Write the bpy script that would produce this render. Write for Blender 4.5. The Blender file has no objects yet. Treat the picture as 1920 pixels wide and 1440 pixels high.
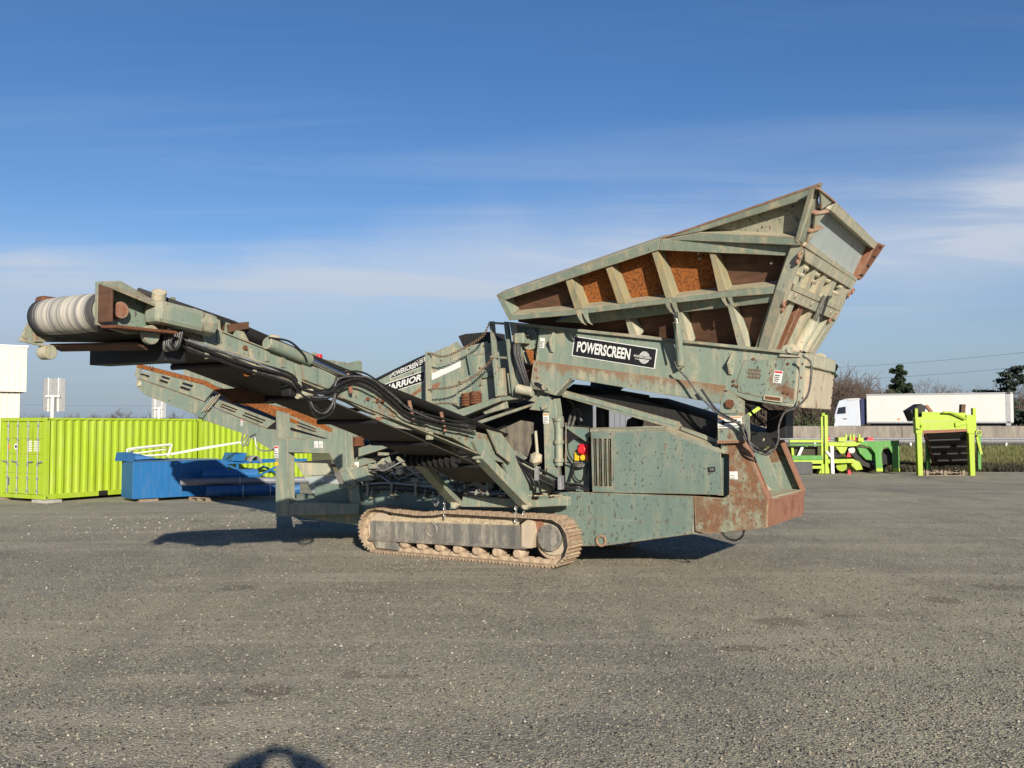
import bpy, bmesh, math, random
import numpy as np
from mathutils import Vector, Matrix, noise as mnoise

random.seed(7)
rng = np.random.default_rng(7)
scene = bpy.context.scene
COL = scene.collection

# ------------------------------------------------------------------ camera
FPX, HZ, CAMH = 1750.0, 797.0, 2.45
PITCH = math.atan((HZ - 720.0) / FPX)
cam_d = bpy.data.cameras.new('camera')
cam_d.sensor_width = 36.0
cam_d.lens = 36.0 * FPX / 1920.0
cam_d.clip_start = 0.05
cam_d.clip_end = 6000
cam = bpy.data.objects.new('camera', cam_d)
cam.location = (0, 0, CAMH)
cam.rotation_euler = (math.pi / 2 + PITCH, 0, 0)
COL.objects.link(cam)
scene.camera = cam

# ------------------------------------------------------------------ light
SUN_EL, SHADOW_AZ = math.radians(18.4), math.radians(-13.7)
sun_vec = Vector((-math.sin(SHADOW_AZ) * math.cos(SUN_EL), -math.cos(SHADOW_AZ) * math.cos(SUN_EL), math.sin(SUN_EL)))
sd = bpy.data.lights.new('sun', 'SUN')
sd.energy = 5.0
sd.angle = math.radians(0.55)
sd.color = (1.0, 0.92, 0.80)
so = bpy.data.objects.new('sun', sd)
so.rotation_euler = sun_vec.to_track_quat('Z', 'Y').to_euler()
so.location = (6, -20, 20)
COL.objects.link(so)

world = bpy.data.worlds.new('World')
scene.world = world
world.use_nodes = True
wn, wl = world.node_tree.nodes, world.node_tree.links
wn.clear()
w_out = wn.new('ShaderNodeOutputWorld')
w_bg = wn.new('ShaderNodeBackground')
w_bg.inputs['Strength'].default_value = 0.060
sky = wn.new('ShaderNodeTexSky')
sky.sky_type = 'NISHITA'
sky.sun_disc = False
sky.sun_elevation = SUN_EL
sky.sun_rotation = math.atan2(sun_vec.x, sun_vec.y)
sky.altitude = 100
sky.air_density = 1.0
sky.dust_density = 0.35
sky.ozone_density = 2.0
w_tc = wn.new('ShaderNodeTexCoord')
def wmath(op, a, b=None, c=None):
    n = wn.new('ShaderNodeMath'); n.operation = op
    for i, x in enumerate((a, b, c)):
        if x is None: continue
        if isinstance(x, (int, float)): n.inputs[i].default_value = x
        else: wl.new(x, n.inputs[i])
    return n.outputs[0]
w_sep = wn.new('ShaderNodeSeparateXYZ'); wl.new(w_tc.outputs['Generated'], w_sep.inputs[0])
# thin cirrus veils: noise on a plane high above, so that they stretch towards the horizon
zz = wmath('MAXIMUM', w_sep.outputs[2], 0.02)
zz = wmath('ADD', zz, 0.06)
cx = wmath('DIVIDE', w_sep.outputs[0], zz)
cy = wmath('DIVIDE', w_sep.outputs[1], zz)
w_cmb = wn.new('ShaderNodeCombineXYZ'); wl.new(cx, w_cmb.inputs[0]); wl.new(cy, w_cmb.inputs[1])
w_map = wn.new('ShaderNodeMapping'); wl.new(w_cmb.outputs[0], w_map.inputs[0])
w_map.inputs['Rotation'].default_value = (0, 0, math.radians(14))
w_map.inputs['Scale'].default_value = (0.22, 1.0, 1)
w_map.inputs['Location'].default_value = (1.7, 0.4, 0)
n1 = wn.new('ShaderNodeTexNoise'); wl.new(w_map.outputs[0], n1.inputs['Vector'])
n1.inputs['Scale'].default_value = 1.0; n1.inputs['Detail'].default_value = 10; n1.inputs['Roughness'].default_value = 0.62
n1.inputs['Distortion'].default_value = 1.1
r1 = wn.new('ShaderNodeMapRange'); wl.new(n1.outputs['Fac'], r1.inputs[0])
r1.inputs[1].default_value = 0.44; r1.inputs[2].default_value = 0.74; r1.interpolation_type = 'SMOOTHSTEP'
# one broad bank of veil, rising to the right
n2 = wn.new('ShaderNodeTexNoise'); wl.new(w_tc.outputs['Generated'], n2.inputs['Vector'])
n2.inputs['Scale'].default_value = 2.6; n2.inputs['Detail'].default_value = 5
el = wmath('SUBTRACT', w_sep.outputs[2], wmath('MULTIPLY', w_sep.outputs[0], 0.075))
el = wmath('ADD', el, wmath('MULTIPLY', wmath('SUBTRACT', n2.outputs['Fac'], 0.5), 0.12))
bank = wmath('SUBTRACT', 1.0, wmath('MINIMUM', wmath('ABSOLUTE', wmath('DIVIDE', wmath('SUBTRACT', el, 0.152), 0.085)), 1.0))
bank = wmath('MULTIPLY', wmath('MULTIPLY', bank, bank), wmath('SUBTRACT', 3.0, wmath('MULTIPLY', bank, 2.0)))
low = wn.new('ShaderNodeMapRange'); wl.new(w_sep.outputs[2], low.inputs[0])
low.inputs[1].default_value = 0.46; low.inputs[2].default_value = 0.05; low.inputs[3].default_value = 0.0; low.inputs[4].default_value = 1.0
bank = wmath('MULTIPLY', bank, wmath('ADD', 0.60, wmath('MULTIPLY', r1.outputs[0], 0.8)))
cf = wmath('ADD', wmath('MULTIPLY', wmath('MULTIPLY', r1.outputs[0], low.outputs[0]), 0.36), wmath('MULTIPLY', bank, 1.05))
cf = wmath('MINIMUM', cf, 0.88)
mix = wn.new('ShaderNodeMix'); mix.data_type = 'RGBA'
wl.new(cf, mix.inputs['Factor'])
w_hs = wn.new('ShaderNodeHueSaturation'); w_hs.inputs['Saturation'].default_value = 1.30; w_hs.inputs['Value'].default_value = 1.02
wl.new(sky.outputs[0], w_hs.inputs['Color'])
w_tint = wn.new('ShaderNodeMix'); w_tint.data_type = 'RGBA'; w_tint.blend_type = 'MULTIPLY'; w_tint.inputs['Factor'].default_value = 1.0
wl.new(w_hs.outputs[0], w_tint.inputs[6]); w_tint.inputs[7].default_value = (1.03, 0.93, 1.09, 1)
wl.new(w_tint.outputs[2], mix.inputs[6])
mix.inputs[7].default_value = (6.1, 6.7, 7.7, 1)
hz = wn.new('ShaderNodeMapRange'); hz.interpolation_type = 'SMOOTHSTEP'; wl.new(w_sep.outputs[2], hz.inputs[0])
hz.inputs[1].default_value = 0.19; hz.inputs[2].default_value = -0.01; hz.inputs[3].default_value = 0.0; hz.inputs[4].default_value = 0.85
mix2 = wn.new('ShaderNodeMix'); mix2.data_type = 'RGBA'
wl.new(hz.outputs[0], mix2.inputs['Factor']); wl.new(mix.outputs[2], mix2.inputs[6]); mix2.inputs[7].default_value = (2.4, 3.65, 5.2, 1)
wl.new(mix2.outputs[2], w_bg.inputs['Color'])
wl.new(w_bg.outputs[0], w_out.inputs[0])

vs = scene.view_settings
vs.view_transform = 'Standard'
vs.look = 'None'
vs.exposure = 0.70
vs.gamma = 1.0
vs.use_curve_mapping = False
scene.render.engine = 'CYCLES'
scene.cycles.max_bounces = 6
scene.cycles.use_denoising = True

# ------------------------------------------------------------------ frames of reference
PSI = math.radians(30.5)
_c, _s = math.cos(PITCH), math.sin(PITCH)
def ray(px, py):
    x = (px - 960.0) / FPX; y = -(py - 720.0) / FPX
    return Vector((x, _c - y * _s, _s + y * _c))
def ground_at(px, py, z=0.0):
    d = ray(px, py); return Vector((0, 0, CAMH)) + d * ((z - CAMH) / d.z)
def at_depth(px, py, Y):
    d = ray(px, py); return Vector((0, 0, CAMH)) + d * (Y / d.y)
ORI = ground_at(1023, 1066)
M_LOC = Matrix.Translation(ORI) @ Matrix.Rotation(-PSI, 4, 'Z')
M_INV = M_LOC.inverted()
CL = M_INV @ Vector((0, 0, CAMH))
def lray(px, py): return M_INV.to_3x3() @ ray(px, py)
def tp(px, py, plane):
    p0, n = plane; d = lray(px, py)
    return CL + d * ((p0 - CL).dot(n) / d.dot(n))
def vpl(v): return (Vector((0, v, 0)), Vector((0, -1, 0)))
def upl(u): return (Vector((u, 0, 0)), Vector((1, 0, 0)))
def zpl(z): return (Vector((0, 0, z)), Vector((0, 0, 1)))
def tv(px, py, v): return tp(px, py, vpl(v))
def tu(px, py, u): return tp(px, py, upl(u))
def tz(px, py, z): return tp(px, py, zpl(z))
def plane3(a, b, c):
    n = (b - a).cross(c - a).normalized()
    if n.dot(CL - a) < 0: n = -n
    return (a, n)

# ------------------------------------------------------------------ mesh builder
class MB:
    def __init__(s): s.v = []; s.f = []
    def add(s, pts, faces):
        b = len(s.v); s.v += [tuple(p) for p in pts]; s.f += [tuple(i + b for i in f) for f in faces]; return s
    def prism(s, front, vec):
        n = len(front); vec = Vector(vec)
        pts = [Vector(p) for p in front] + [Vector(p) + vec for p in front]
        return s.add(pts, [tuple(range(n)), tuple(range(2 * n - 1, n - 1, -1))] + [(i, (i + 1) % n, n + (i + 1) % n, n + i) for i in range(n)])
    def hexa(s, a, b):
        return s.add(list(a) + list(b), [(0, 1, 2, 3), (7, 6, 5, 4), (0, 4, 5, 1), (1, 5, 6, 2), (2, 6, 7, 3), (3, 7, 4, 0)])
    def box(s, x0, x1, y0, y1, z0, z1):
        return s.hexa([(x0, y0, z0), (x1, y0, z0), (x1, y1, z0), (x0, y1, z0)], [(x0, y0, z1), (x1, y0, z1), (x1, y1, z1), (x0, y1, z1)])
    def bar(s, p0, p1, w, h, up=(0, 0, 1)):
        p0, p1 = Vector(p0), Vector(p1); d = (p1 - p0).normalized(); up = Vector(up)
        sd_ = d.cross(up)
        if sd_.length < 1e-4: sd_ = d.cross(Vector((1, 0, 0)))
        sd_.normalize(); u2 = sd_.cross(d).normalized()
        q = [(-1, -1), (1, -1), (1, 1), (-1, 1)]
        return s.hexa([p0 + sd_ * (a * w / 2) + u2 * (b * h / 2) for a, b in q], [p1 + sd_ * (a * w / 2) + u2 * (b * h / 2) for a, b in q])
    def tube(s, pts, r, n=8, cap=True):
        pts = [Vector(p) for p in pts]; k = len(pts)
        rs = r if isinstance(r, (list, tuple)) else [r] * k
        t = (pts[1] - pts[0]).normalized(); a = t.orthogonal().normalized(); b0 = len(s.v)
        for i in range(k):
            t2 = ((pts[min(i + 1, k - 1)] - pts[max(i - 1, 0)])).normalized()
            a = (a - t2 * a.dot(t2))
            if a.length < 1e-5: a = t2.orthogonal()
            a.normalize(); b = t2.cross(a)
            for j in range(n):
                an = 2 * math.pi * j / n
                s.v.append(tuple(pts[i] + (a * math.cos(an) + b * math.sin(an)) * rs[i]))
        for i in range(k - 1):
            for j in range(n):
                j2 = (j + 1) % n
                s.f.append((b0 + i * n + j, b0 + i * n + j2, b0 + (i + 1) * n + j2, b0 + (i + 1) * n + j))
        if cap:
            s.f.append(tuple(b0 + j for j in range(n - 1, -1, -1))); s.f.append(tuple(b0 + (k - 1) * n + j for j in range(n)))
        return s
    def cyl(s, p0, p1, r, n=20, r2=None):
        return s.tube([p0, p1], [r, r if r2 is None else r2], n)
    def ring(s, c, axis, R, r, n=20, m=6, a0=0.0, a1=2 * math.pi):
        axis = Vector(axis).normalized(); a = axis.orthogonal().normalized(); b = axis.cross(a); c = Vector(c)
        closed = abs(a1 - a0 - 2 * math.pi) < 1e-6
        pts = [c + (a * math.cos(a0 + (a1 - a0) * i / n) + b * math.sin(a0 + (a1 - a0) * i / n)) * R for i in range(n + 1)]
        return s.tube(pts, r, m, cap=not closed)
    def lump(s, c, r, seed=0, sq=(1, 1, 1)):
        rd = random.Random(seed); c = Vector(c)
        base = [(0, 0, 1), (0, 0, -1)] + [(math.cos(a), math.sin(a), z) for z in (0.45, -0.45) for a in [k * math.pi / 3 + (0.5 if z < 0 else 0) for k in range(6)]]
        pts = [c + Vector((x * r * sq[0] * rd.uniform(.75, 1.2), y * r * sq[1] * rd.uniform(.75, 1.2), z * r * sq[2] * rd.uniform(.75, 1.2))) for x, y, z in base]
        f = []
        for k in range(6):
            k2 = (k + 1) % 6
            f += [(0, 2 + k, 2 + k2), (1, 8 + k2, 8 + k), (2 + k, 8 + k, 2 + k2), (2 + k2, 8 + k, 8 + k2)]
        return s.add(pts, f)
    def ext(s, pxs, plane, front=0.0, back=-0.05):
        n = plane[1]; pts = [tp(x, y, plane) for x, y in pxs]
        return s.prism([p + n * front for p in pts], n * (back - front))
    def mesh(s, name, smooth=None):
        me = bpy.data.meshes.new(name); me.from_pydata(s.v, [], s.f)
        bm = bmesh.new(); bm.from_mesh(me); bmesh.ops.recalc_face_normals(bm, faces=bm.faces); bm.to_mesh(me); bm.free()
        if smooth:
            me.polygons.foreach_set('use_smooth', [True] * len(me.polygons))
            me.set_sharp_from_angle(angle=math.radians(smooth))
        return me
    def build(s, name, mat, parent=None, bevel=0.0, smooth=None, kind=None):
        return obj(name, s.mesh(name, smooth), mat, parent, bevel, kind)

def obj(name, me, mat, parent=None, bevel=0.0, kind=None):
    o = bpy.data.objects.new(name, me); COL.objects.link(o)
    if mat is not None and not me.materials: me.materials.append(mat)
    if parent is not None: o.parent = parent
    if kind: o['kind'] = kind
    if bevel > 0:
        m = o.modifiers.new('edge', 'BEVEL'); m.width = bevel; m.segments = 2; m.limit_method = 'ANGLE'; m.angle_limit = math.radians(35); m.harden_normals = False
    return o
def empty(name, parent=None, loc=(0, 0, 0), rz=0.0):
    o = bpy.data.objects.new(name, None); COL.objects.link(o); o.location = loc; o.rotation_euler = (0, 0, rz)
    if parent is not None: o.parent = parent
    o.empty_display_size = 0.2
    return o
def tag(o, label, cat, group=None):
    o['label'] = label; o['category'] = cat
    if group: o['group'] = group
    return o
def struct(o): o['kind'] = 'structure'; return o
def copy_of(o, parent, loc=None, rot=None):
    c = o.copy(); COL.objects.link(c); c.parent = parent
    if loc is not None: c.location = loc
    if rot is not None: c.rotation_euler = rot
    return c
def bezier(pts, k=8):
    pts = [Vector(p) for p in pts]; out = []
    P = [pts[0] * 2 - pts[1]] + pts + [pts[-1] * 2 - pts[-2]]
    for i in range(1, len(P) - 2):
        p0, p1, p2, p3 = P[i - 1:i + 3]
        for j in range(k):
            t = j / k
            out.append(0.5 * (2 * p1 + (p2 - p0) * t + (2 * p0 - 5 * p1 + 4 * p2 - p3) * t * t + (3 * p1 - p0 - 3 * p2 + p3) * t ** 3))
    out.append(pts[-1]); return out

# ------------------------------------------------------------------ materials
def nmat(name):
    m = bpy.data.materials.new(name); m.use_nodes = True
    nt = m.node_tree; b = nt.nodes['Principled BSDF']
    return m, nt, b
def N(nt, typ, **kw):
    n = nt.nodes.new(typ)
    for k, x in kw.items():
        if k in n.inputs: n.inputs[k].default_value = x
        else: setattr(n, k, x)
    return n
def mixc(nt, fac, a, b):
    n = nt.nodes.new('ShaderNodeMix'); n.data_type = 'RGBA'
    for x, i in ((fac, 0), (a, 6), (b, 7)):
        if isinstance(x, (int, float)): n.inputs[i].default_value = x
        elif isinstance(x, tuple): n.inputs[i].default_value = (*x, 1)
        else: nt.links.new(x, n.inputs[i])
    return n.outputs[2]
def fmath(nt, op, a, b=None):
    n = nt.nodes.new('ShaderNodeMath'); n.operation = op; n.use_clamp = False
    for i, x in enumerate((a, b)):
        if x is None: continue
        if isinstance(x, (int, float)): n.inputs[i].default_value = x
        else: nt.links.new(x, n.inputs[i])
    return n.outputs[0]
def ramp(nt, x, lo, hi, a=0.0, b=1.0):
    n = nt.nodes.new('ShaderNodeMapRange'); n.interpolation_type = 'SMOOTHSTEP'
    nt.links.new(x, n.inputs[0])
    for i, k in ((1, lo), (2, hi), (3, a), (4, b)): n.inputs[i].default_value = k
    return n.outputs[0]
def noise_tex(nt, scale, detail=4, rough=0.55, stretch=None, seed=0.0, coord='Object'):
    tc = nt.nodes.new('ShaderNodeTexCoord'); v = tc.outputs[coord]
    mp = nt.nodes.new('ShaderNodeMapping'); nt.links.new(v, mp.inputs[0])
    mp.inputs['Location'].default_value = (seed, seed * 1.7, seed * 0.6)
    if stretch: mp.inputs['Scale'].default_value = stretch
    n = nt.nodes.new('ShaderNodeTexNoise'); nt.links.new(mp.outputs[0], n.inputs['Vector'])
    n.inputs['Scale'].default_value = scale; n.inputs['Detail'].default_value = detail; n.inputs['Roughness'].default_value = rough
    return n.outputs['Fac']
def bump(nt, b, h, strength=0.3, dist=0.01):
    n = nt.nodes.new('ShaderNodeBump'); n.inputs['Strength'].default_value = strength; n.inputs['Distance'].default_value = dist
    nt.links.new(h, n.inputs['Height']); nt.links.new(n.outputs[0], b.inputs['Normal'])
RUST_A, RUST_B = (0.20, 0.075, 0.028), (0.085, 0.034, 0.018)
def worn_paint(name, col, rust=0.25, dust=0.3, chips=0.3, rough=0.55, dustcol=(0.37, 0.315, 0.21), seed=0.0, fade=0.25, edge=0.9, seam=None):
    m, nt, b = nmat(name); L = nt.links
    big = noise_tex(nt, 1.3, 5, 0.6, seed=seed)
    mid = noise_tex(nt, 6.0, 6, 0.65, seed=seed + 3)
    fine = noise_tex(nt, 38.0, 5, 0.7, seed=seed + 5)
    streak = noise_tex(nt, 4.0, 5, 0.6, stretch=(1.6, 1.6, 0.22), seed=seed + 9)
    spots = noise_tex(nt, 22.0, 3, 0.5, stretch=(1, 1, 0.6), seed=seed + 11)
    c = mixc(nt, ramp(nt, big, 0.35, 0.7, 0, fade), col, tuple(min(1, x * 1.25 + 0.03) for x in col))
    c = mixc(nt, ramp(nt, mid, 0.45, 0.75, 0, 0.35), c, tuple(x * 0.78 for x in col))
    if dust > 0:
        dm = fmath(nt, 'MULTIPLY', ramp(nt, streak, 0.42, 0.72), ramp(nt, mid, 0.3, 0.6))
        dm = fmath(nt, 'ADD', fmath(nt, 'MULTIPLY', dm, dust * 1.6), dust * 0.35)
        geo = nt.nodes.new('ShaderNodeNewGeometry'); sx = nt.nodes.new('ShaderNodeSeparateXYZ'); L.new(geo.outputs['Normal'], sx.inputs[0])
        dm = fmath(nt, 'ADD', dm, fmath(nt, 'MULTIPLY', ramp(nt, sx.outputs[2], 0.25, 0.8), 0.55 * min(1, dust * 2)))
        dm = fmath(nt, 'MINIMUM', dm, 0.93)
        c = mixc(nt, dm, c, dustcol)
    if chips > 0:
        cm = fmath(nt, 'MULTIPLY', ramp(nt, spots, 0.66 - 0.07 * chips, 0.70 - 0.06 * chips), ramp(nt, big, 0.50 - 0.25 * chips, 0.62 - 0.15 * chips))
        c = mixc(nt, fmath(nt, 'MULTIPLY', cm, 0.85), c, (0.055, 0.032, 0.022))
    rm = None
    if rust > 0:
        h = fmath(nt, 'ADD', fmath(nt, 'MULTIPLY', big, 0.5), fmath(nt, 'ADD', fmath(nt, 'MULTIPLY', mid, 0.3), fmath(nt, 'MULTIPLY', streak, 0.3)))
        rm = ramp(nt, h, 0.70 - 0.30 * rust, 0.76 - 0.22 * rust)
        rc = mixc(nt, ramp(nt, fine, 0.35, 0.65), RUST_A, RUST_B)
        c = mixc(nt, fmath(nt, 'MULTIPLY', rm, 0.9), c, rc)
    if edge > 0:
        # rubbed and rusted edges
        bv = nt.nodes.new('ShaderNodeBevel'); bv.samples = 3; bv.inputs['Radius'].default_value = 0.045
        ge = nt.nodes.new('ShaderNodeNewGeometry'); dp = nt.nodes.new('ShaderNodeVectorMath'); dp.operation = 'DOT_PRODUCT'
        L.new(bv.outputs[0], dp.inputs[0]); L.new(ge.outputs['Normal'], dp.inputs[1])
        em = fmath(nt, 'MULTIPLY', ramp(nt, dp.outputs['Value'], 0.992, 0.90), ramp(nt, mid, 0.34, 0.52))
        ec = mixc(nt, ramp(nt, big, 0.40, 0.60), (0.17, 0.080, 0.036), (0.36, 0.30, 0.21))
        c = mixc(nt, fmath(nt, 'MULTIPLY', em, edge), c, ec)
    if seam:
        # rust creeping down from a folded seam: the line z = a*x + b
        tcs = nt.nodes.new('ShaderNodeTexCoord'); ss = nt.nodes.new('ShaderNodeSeparateXYZ'); L.new(tcs.outputs['Object'], ss.inputs[0])
        w_ = fmath(nt, 'SUBTRACT', fmath(nt, 'ADD', fmath(nt, 'MULTIPLY', ss.outputs[0], seam[0]), seam[1]), ss.outputs[2])
        w_ = fmath(nt, 'ADD', w_, fmath(nt, 'MULTIPLY', fmath(nt, 'SUBTRACT', mid, 0.5), 0.55)); w_ = fmath(nt, 'ADD', w_, fmath(nt, 'MULTIPLY', fmath(nt, 'SUBTRACT', streak, 0.5), 0.5))
        c = mixc(nt, fmath(nt, 'MULTIPLY', ramp(nt, w_, 0.20, 0.0), 0.75), c, mixc(nt, ramp(nt, fine, 0.35, 0.65), (0.26, 0.115, 0.045), (0.14, 0.062, 0.028)))
    oil = noise_tex(nt, 2.6, 5, 0.6, stretch=(1.8, 1.8, 0.12), seed=seed + 17)
    c = mixc(nt, ramp(nt, oil, 0.56, 0.74, 0, 0.45), c, tuple(x * 0.42 for x in col))
    c = mixc(nt, ramp(nt, fine, 0.3, 0.75, 0, 0.22), c, tuple(x * 0.5 for x in col))
    L.new(c, b.inputs['Base Color'])
    b.inputs['Roughness'].default_value = rough
    if rm is not None:
        r = ramp(nt, rm, 0, 1, rough, 0.9); L.new(r, b.inputs['Roughness'])
    b.inputs['Specular IOR Level'].default_value = 0.3
    hb = fmath(nt, 'ADD', fmath(nt, 'MULTIPLY', fine, 0.5), mid)
    bump(nt, b, hb, 0.22, 0.006)
    return m
def simple(name, col, rough=0.6, metal=0.0, var=0.2, scale=12.0, col2=None, bmp=0.1, stretch=None, seed=0.0, spec=0.4):
    m, nt, b = nmat(name)
    n = noise_tex(nt, scale, 5, 0.6, stretch=stretch, seed=seed)
    c2 = col2 or tuple(x * (1 - 1.6 * var) for x in col)
    c = mixc(nt, ramp(nt, n, 0.35, 0.68), col, c2)
    n2 = noise_tex(nt, scale * 0.13, 4, 0.6, seed=seed + 4)
    c = mixc(nt, ramp(nt, n2, 0.4, 0.7, 0, var), c, tuple(x * 0.6 for x in col))
    nt.links.new(c, b.inputs['Base Color'])
    b.inputs['Roughness'].default_value = rough; b.inputs['Metallic'].default_value = metal
    b.inputs['Specular IOR Level'].default_value = spec
    if bmp > 0: bump(nt, b, n, bmp, 0.01)
    return m
GREEN = (0.128, 0.186, 0.152)
M = {}
M['green'] = worn_paint('machine_green', GREEN, rust=0.08, dust=0.42, chips=0.05)
M['green_dusty'] = worn_paint('machine_green_dusty', GREEN, rust=0.20, dust=0.52, chips=0.1, seed=2.1)
_sa, _sb = tv(1010, 677, .45), tv(1361, 723, .45); _sl = (_sb.z - _sa.z) / (_sb.x - _sa.x); SEAM = (_sl, _sa.z - _sl * _sa.x)
M['skirt'] = worn_paint('machine_green_skirt', GREEN, rust=0.30, dust=0.50, chips=0.2, seed=33.0, seam=SEAM)
M['green_rusty'] = worn_paint('machine_green_rusty', GREEN, rust=0.40, dust=0.38, chips=0.8, seed=4.2)
M['green_chipped'] = worn_paint('machine_green_chipped', (0.102, 0.152, 0.130), rust=0.12, dust=0.16, chips=0.75, seed=6.3)
M['green_dark'] = worn_paint('machine_green_clean', (0.105, 0.165, 0.142), rust=0.03, dust=0.16, chips=0.0, seed=8.8)
M['tail_rust'] = worn_paint('tail_plate_rust', (0.20, 0.235, 0.165), rust=0.82, dust=0.35, chips=1.0, seed=14.6, dustcol=(0.36, 0.28, 0.19))
M['trackdust'] = worn_paint('track_dust', (0.34, 0.28, 0.21), rust=0.12, dust=0.7, chips=0.1, dustcol=(0.46, 0.38, 0.27), seed=17.0)
M['cream'] = worn_paint('dust_caked_paint', (0.23, 0.28, 0.22), rust=0.16, dust=0.92, chips=0.1, dustcol=(0.45, 0.385, 0.27), seed=1.4)
M['rust'] = simple('rust_sheet', (0.15, 0.055, 0.022), 0.9, 0, 0.3, 30, col2=(0.07, 0.028, 0.014), bmp=0.5)
M['rust_orange'] = simple('rust_orange', (0.30, 0.095, 0.016), 0.92, 0, 0.45, 30, col2=(0.075, 0.028, 0.009), bmp=0.6, seed=3)
M['rust_brown'] = simple('rust_brown', (0.105, 0.050, 0.026), 0.75, 0, 0.25, 7, col2=(0.060, 0.030, 0.018), bmp=0.15, seed=5, stretch=(.5, 1, 2))
M['rust_red'] = worn_paint('rust_red', (0.20, 0.078, 0.045), rust=0.55, dust=0.3, chips=0.4, rough=0.85, dustcol=(0.34, 0.24, 0.17), seed=3.3)
M['rubber'] = simple('black_rubber', (0.010, 0.010, 0.010), 0.7, 0, 0.3, 9, col2=(0.018, 0.016, 0.014), stretch=(3, .3, 1), bmp=0.1)
M['belt'] = simple('conveyor_belt', (0.028, 0.022, 0.017), 0.8, 0, 0.3, 10, col2=(0.045, 0.036, 0.027), stretch=(4, .15, 1), bmp=0.1)
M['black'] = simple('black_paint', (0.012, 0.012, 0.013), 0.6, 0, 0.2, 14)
M['hose'] = simple('hydraulic_hose', (0.010, 0.010, 0.011), 0.45, 0, 0.2, 40, col2=(0.022, 0.021, 0.019), bmp=0.05)
M['hose_dusty'] = simple('hydraulic_hose_dusty', (0.10, 0.095, 0.085), 0.55, 0, 0.3, 26, col2=(0.03, 0.03, 0.03), bmp=0.05)
M['steel'] = simple('bare_steel', (0.36, 0.35, 0.33), 0.35, 0.8, 0.3, 20, bmp=0.05)
M['chrome'] = simple('chrome_rod', (0.75, 0.75, 0.76), 0.12, 1.0, 0.1, 30, bmp=0.0)
M['chain'] = simple('rusty_chain', (0.20, 0.13, 0.08), 0.7, 0.3, 0.3, 30)
M['dirt'] = simple('dry_dirt', (0.40, 0.33, 0.22), 0.95, 0, 0.3, 26, col2=(0.22, 0.17, 0.11), bmp=0.6)
M['trackshoe'] = worn_paint('track_shoe_steel', (0.30, 0.22, 0.155), rust=0.42, dust=0.62, chips=0.2, rough=0.8, dustcol=(0.47, 0.38, 0.26), seed=7.7)
M['trackframe'] = worn_paint('track_frame_steel', (0.075, 0.076, 0.074), rust=0.04, dust=0.50, chips=0.0, rough=0.45, dustcol=(0.33, 0.30, 0.24), edge=0.4, seed=9.1)
M['white'] = simple('white_paint', (0.62, 0.62, 0.58), 0.5, 0, 0.06, 8)
M['decal_black'] = simple('decal_black', (0.012, 0.012, 0.013), 0.45, 0, 0.3, 60, bmp=0.0)
M['decal_white'] = simple('decal_white', (0.60, 0.60, 0.56), 0.5, 0, 0.08, 30, bmp=0.0)
M['red'] = simple('red_plastic', (0.55, 0.02, 0.03), 0.35, 0, 0.1, 8, bmp=0)
M['yellow'] = simple('yellow_plastic', (0.65, 0.42, 0.02), 0.45, 0, 0.1, 8, bmp=0)
M['orange'] = simple('orange_plastic', (0.62, 0.22, 0.05), 0.45, 0, 0.1, 8, bmp=0)
M['lime'] = worn_paint('lime_paint', (0.275, 0.392, 0.009), rust=0.0, dust=0.15, edge=0.0, chips=0.0, rough=0.45, fade=0.06, dustcol=(0.45, 0.45, 0.2))
M['lime_worn'] = worn_paint('lime_paint_worn', (0.262, 0.37, 0.011), rust=0.14, dust=0.16, edge=0.0, chips=0.2, rough=0.5, fade=0.1, seed=3.9)
M['green_bright'] = worn_paint('grass_green_paint', (0.035, 0.20, 0.02), rust=0.05, dust=0.12, edge=0.0, chips=0.1, rough=0.5, seed=5.5)
M['blue'] = worn_paint('blue_paint', (0.004, 0.098, 0.265), rust=0.0, dust=0.05, edge=0.0, chips=0.0, rough=0.45, fade=0.05, seed=1.9)
M['blue_dark'] = worn_paint('blue_pipe', (0.005, 0.078, 0.215), rust=0.0, dust=0.06, edge=0.0, chips=0.0, rough=0.5, seed=2.9)
M['grey_pipe'] = simple('grey_plastic_pipe', (0.16, 0.165, 0.18), 0.45, 0, 0.1, 5, bmp=0)
M['wood'] = simple('weathered_wood', (0.26, 0.205, 0.145), 0.85, 0, 0.3, 9, col2=(0.14, 0.105, 0.07), stretch=(1, 5, 5), bmp=0.2)
M['concrete'] = simple('concrete', (0.36, 0.335, 0.29), 0.9, 0, 0.2, 6, col2=(0.25, 0.23, 0.20), bmp=0.2)
M['barrier'] = simple('barrier_concrete', (0.21, 0.185, 0.155), 0.9, 0, 0.25, 2.5, col2=(0.14, 0.12, 0.10), stretch=(1, 1, 0.3), bmp=0.2)
M['galv'] = simple('galvanised_steel', (0.40, 0.40, 0.40), 0.45, 0.6, 0.15, 10, bmp=0.03)
M['white_tube'] = simple('white_tube_paint', (0.58, 0.57, 0.53), 0.45, 0, 0.08, 8)
M['cladding_cream'] = simple('cream_cladding', (0.53, 0.505, 0.42), 0.55, 0, 0.05, 0.6, bmp=0)
M['cladding_grey'] = simple('grey_cladding', (0.10, 0.108, 0.125), 0.55, 0, 0.08, 0.8, bmp=0)
M['truck_white'] = simple('truck_white', (0.50, 0.50, 0.47), 0.35, 0, 0.03, 0.5, bmp=0)
M['truck_cab'] = simple('truck_cab_white', (0.46, 0.49, 0.53), 0.25, 0, 0.04, 0.5, bmp=0)
M['glass'] = simple('dark_glass', (0.015, 0.02, 0.028), 0.08, 0, 0.1, 2, bmp=0, spec=0.6)
M['navy'] = simple('navy_panel', (0.03, 0.035, 0.09), 0.5, 0, 0.1, 2, bmp=0)
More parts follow.
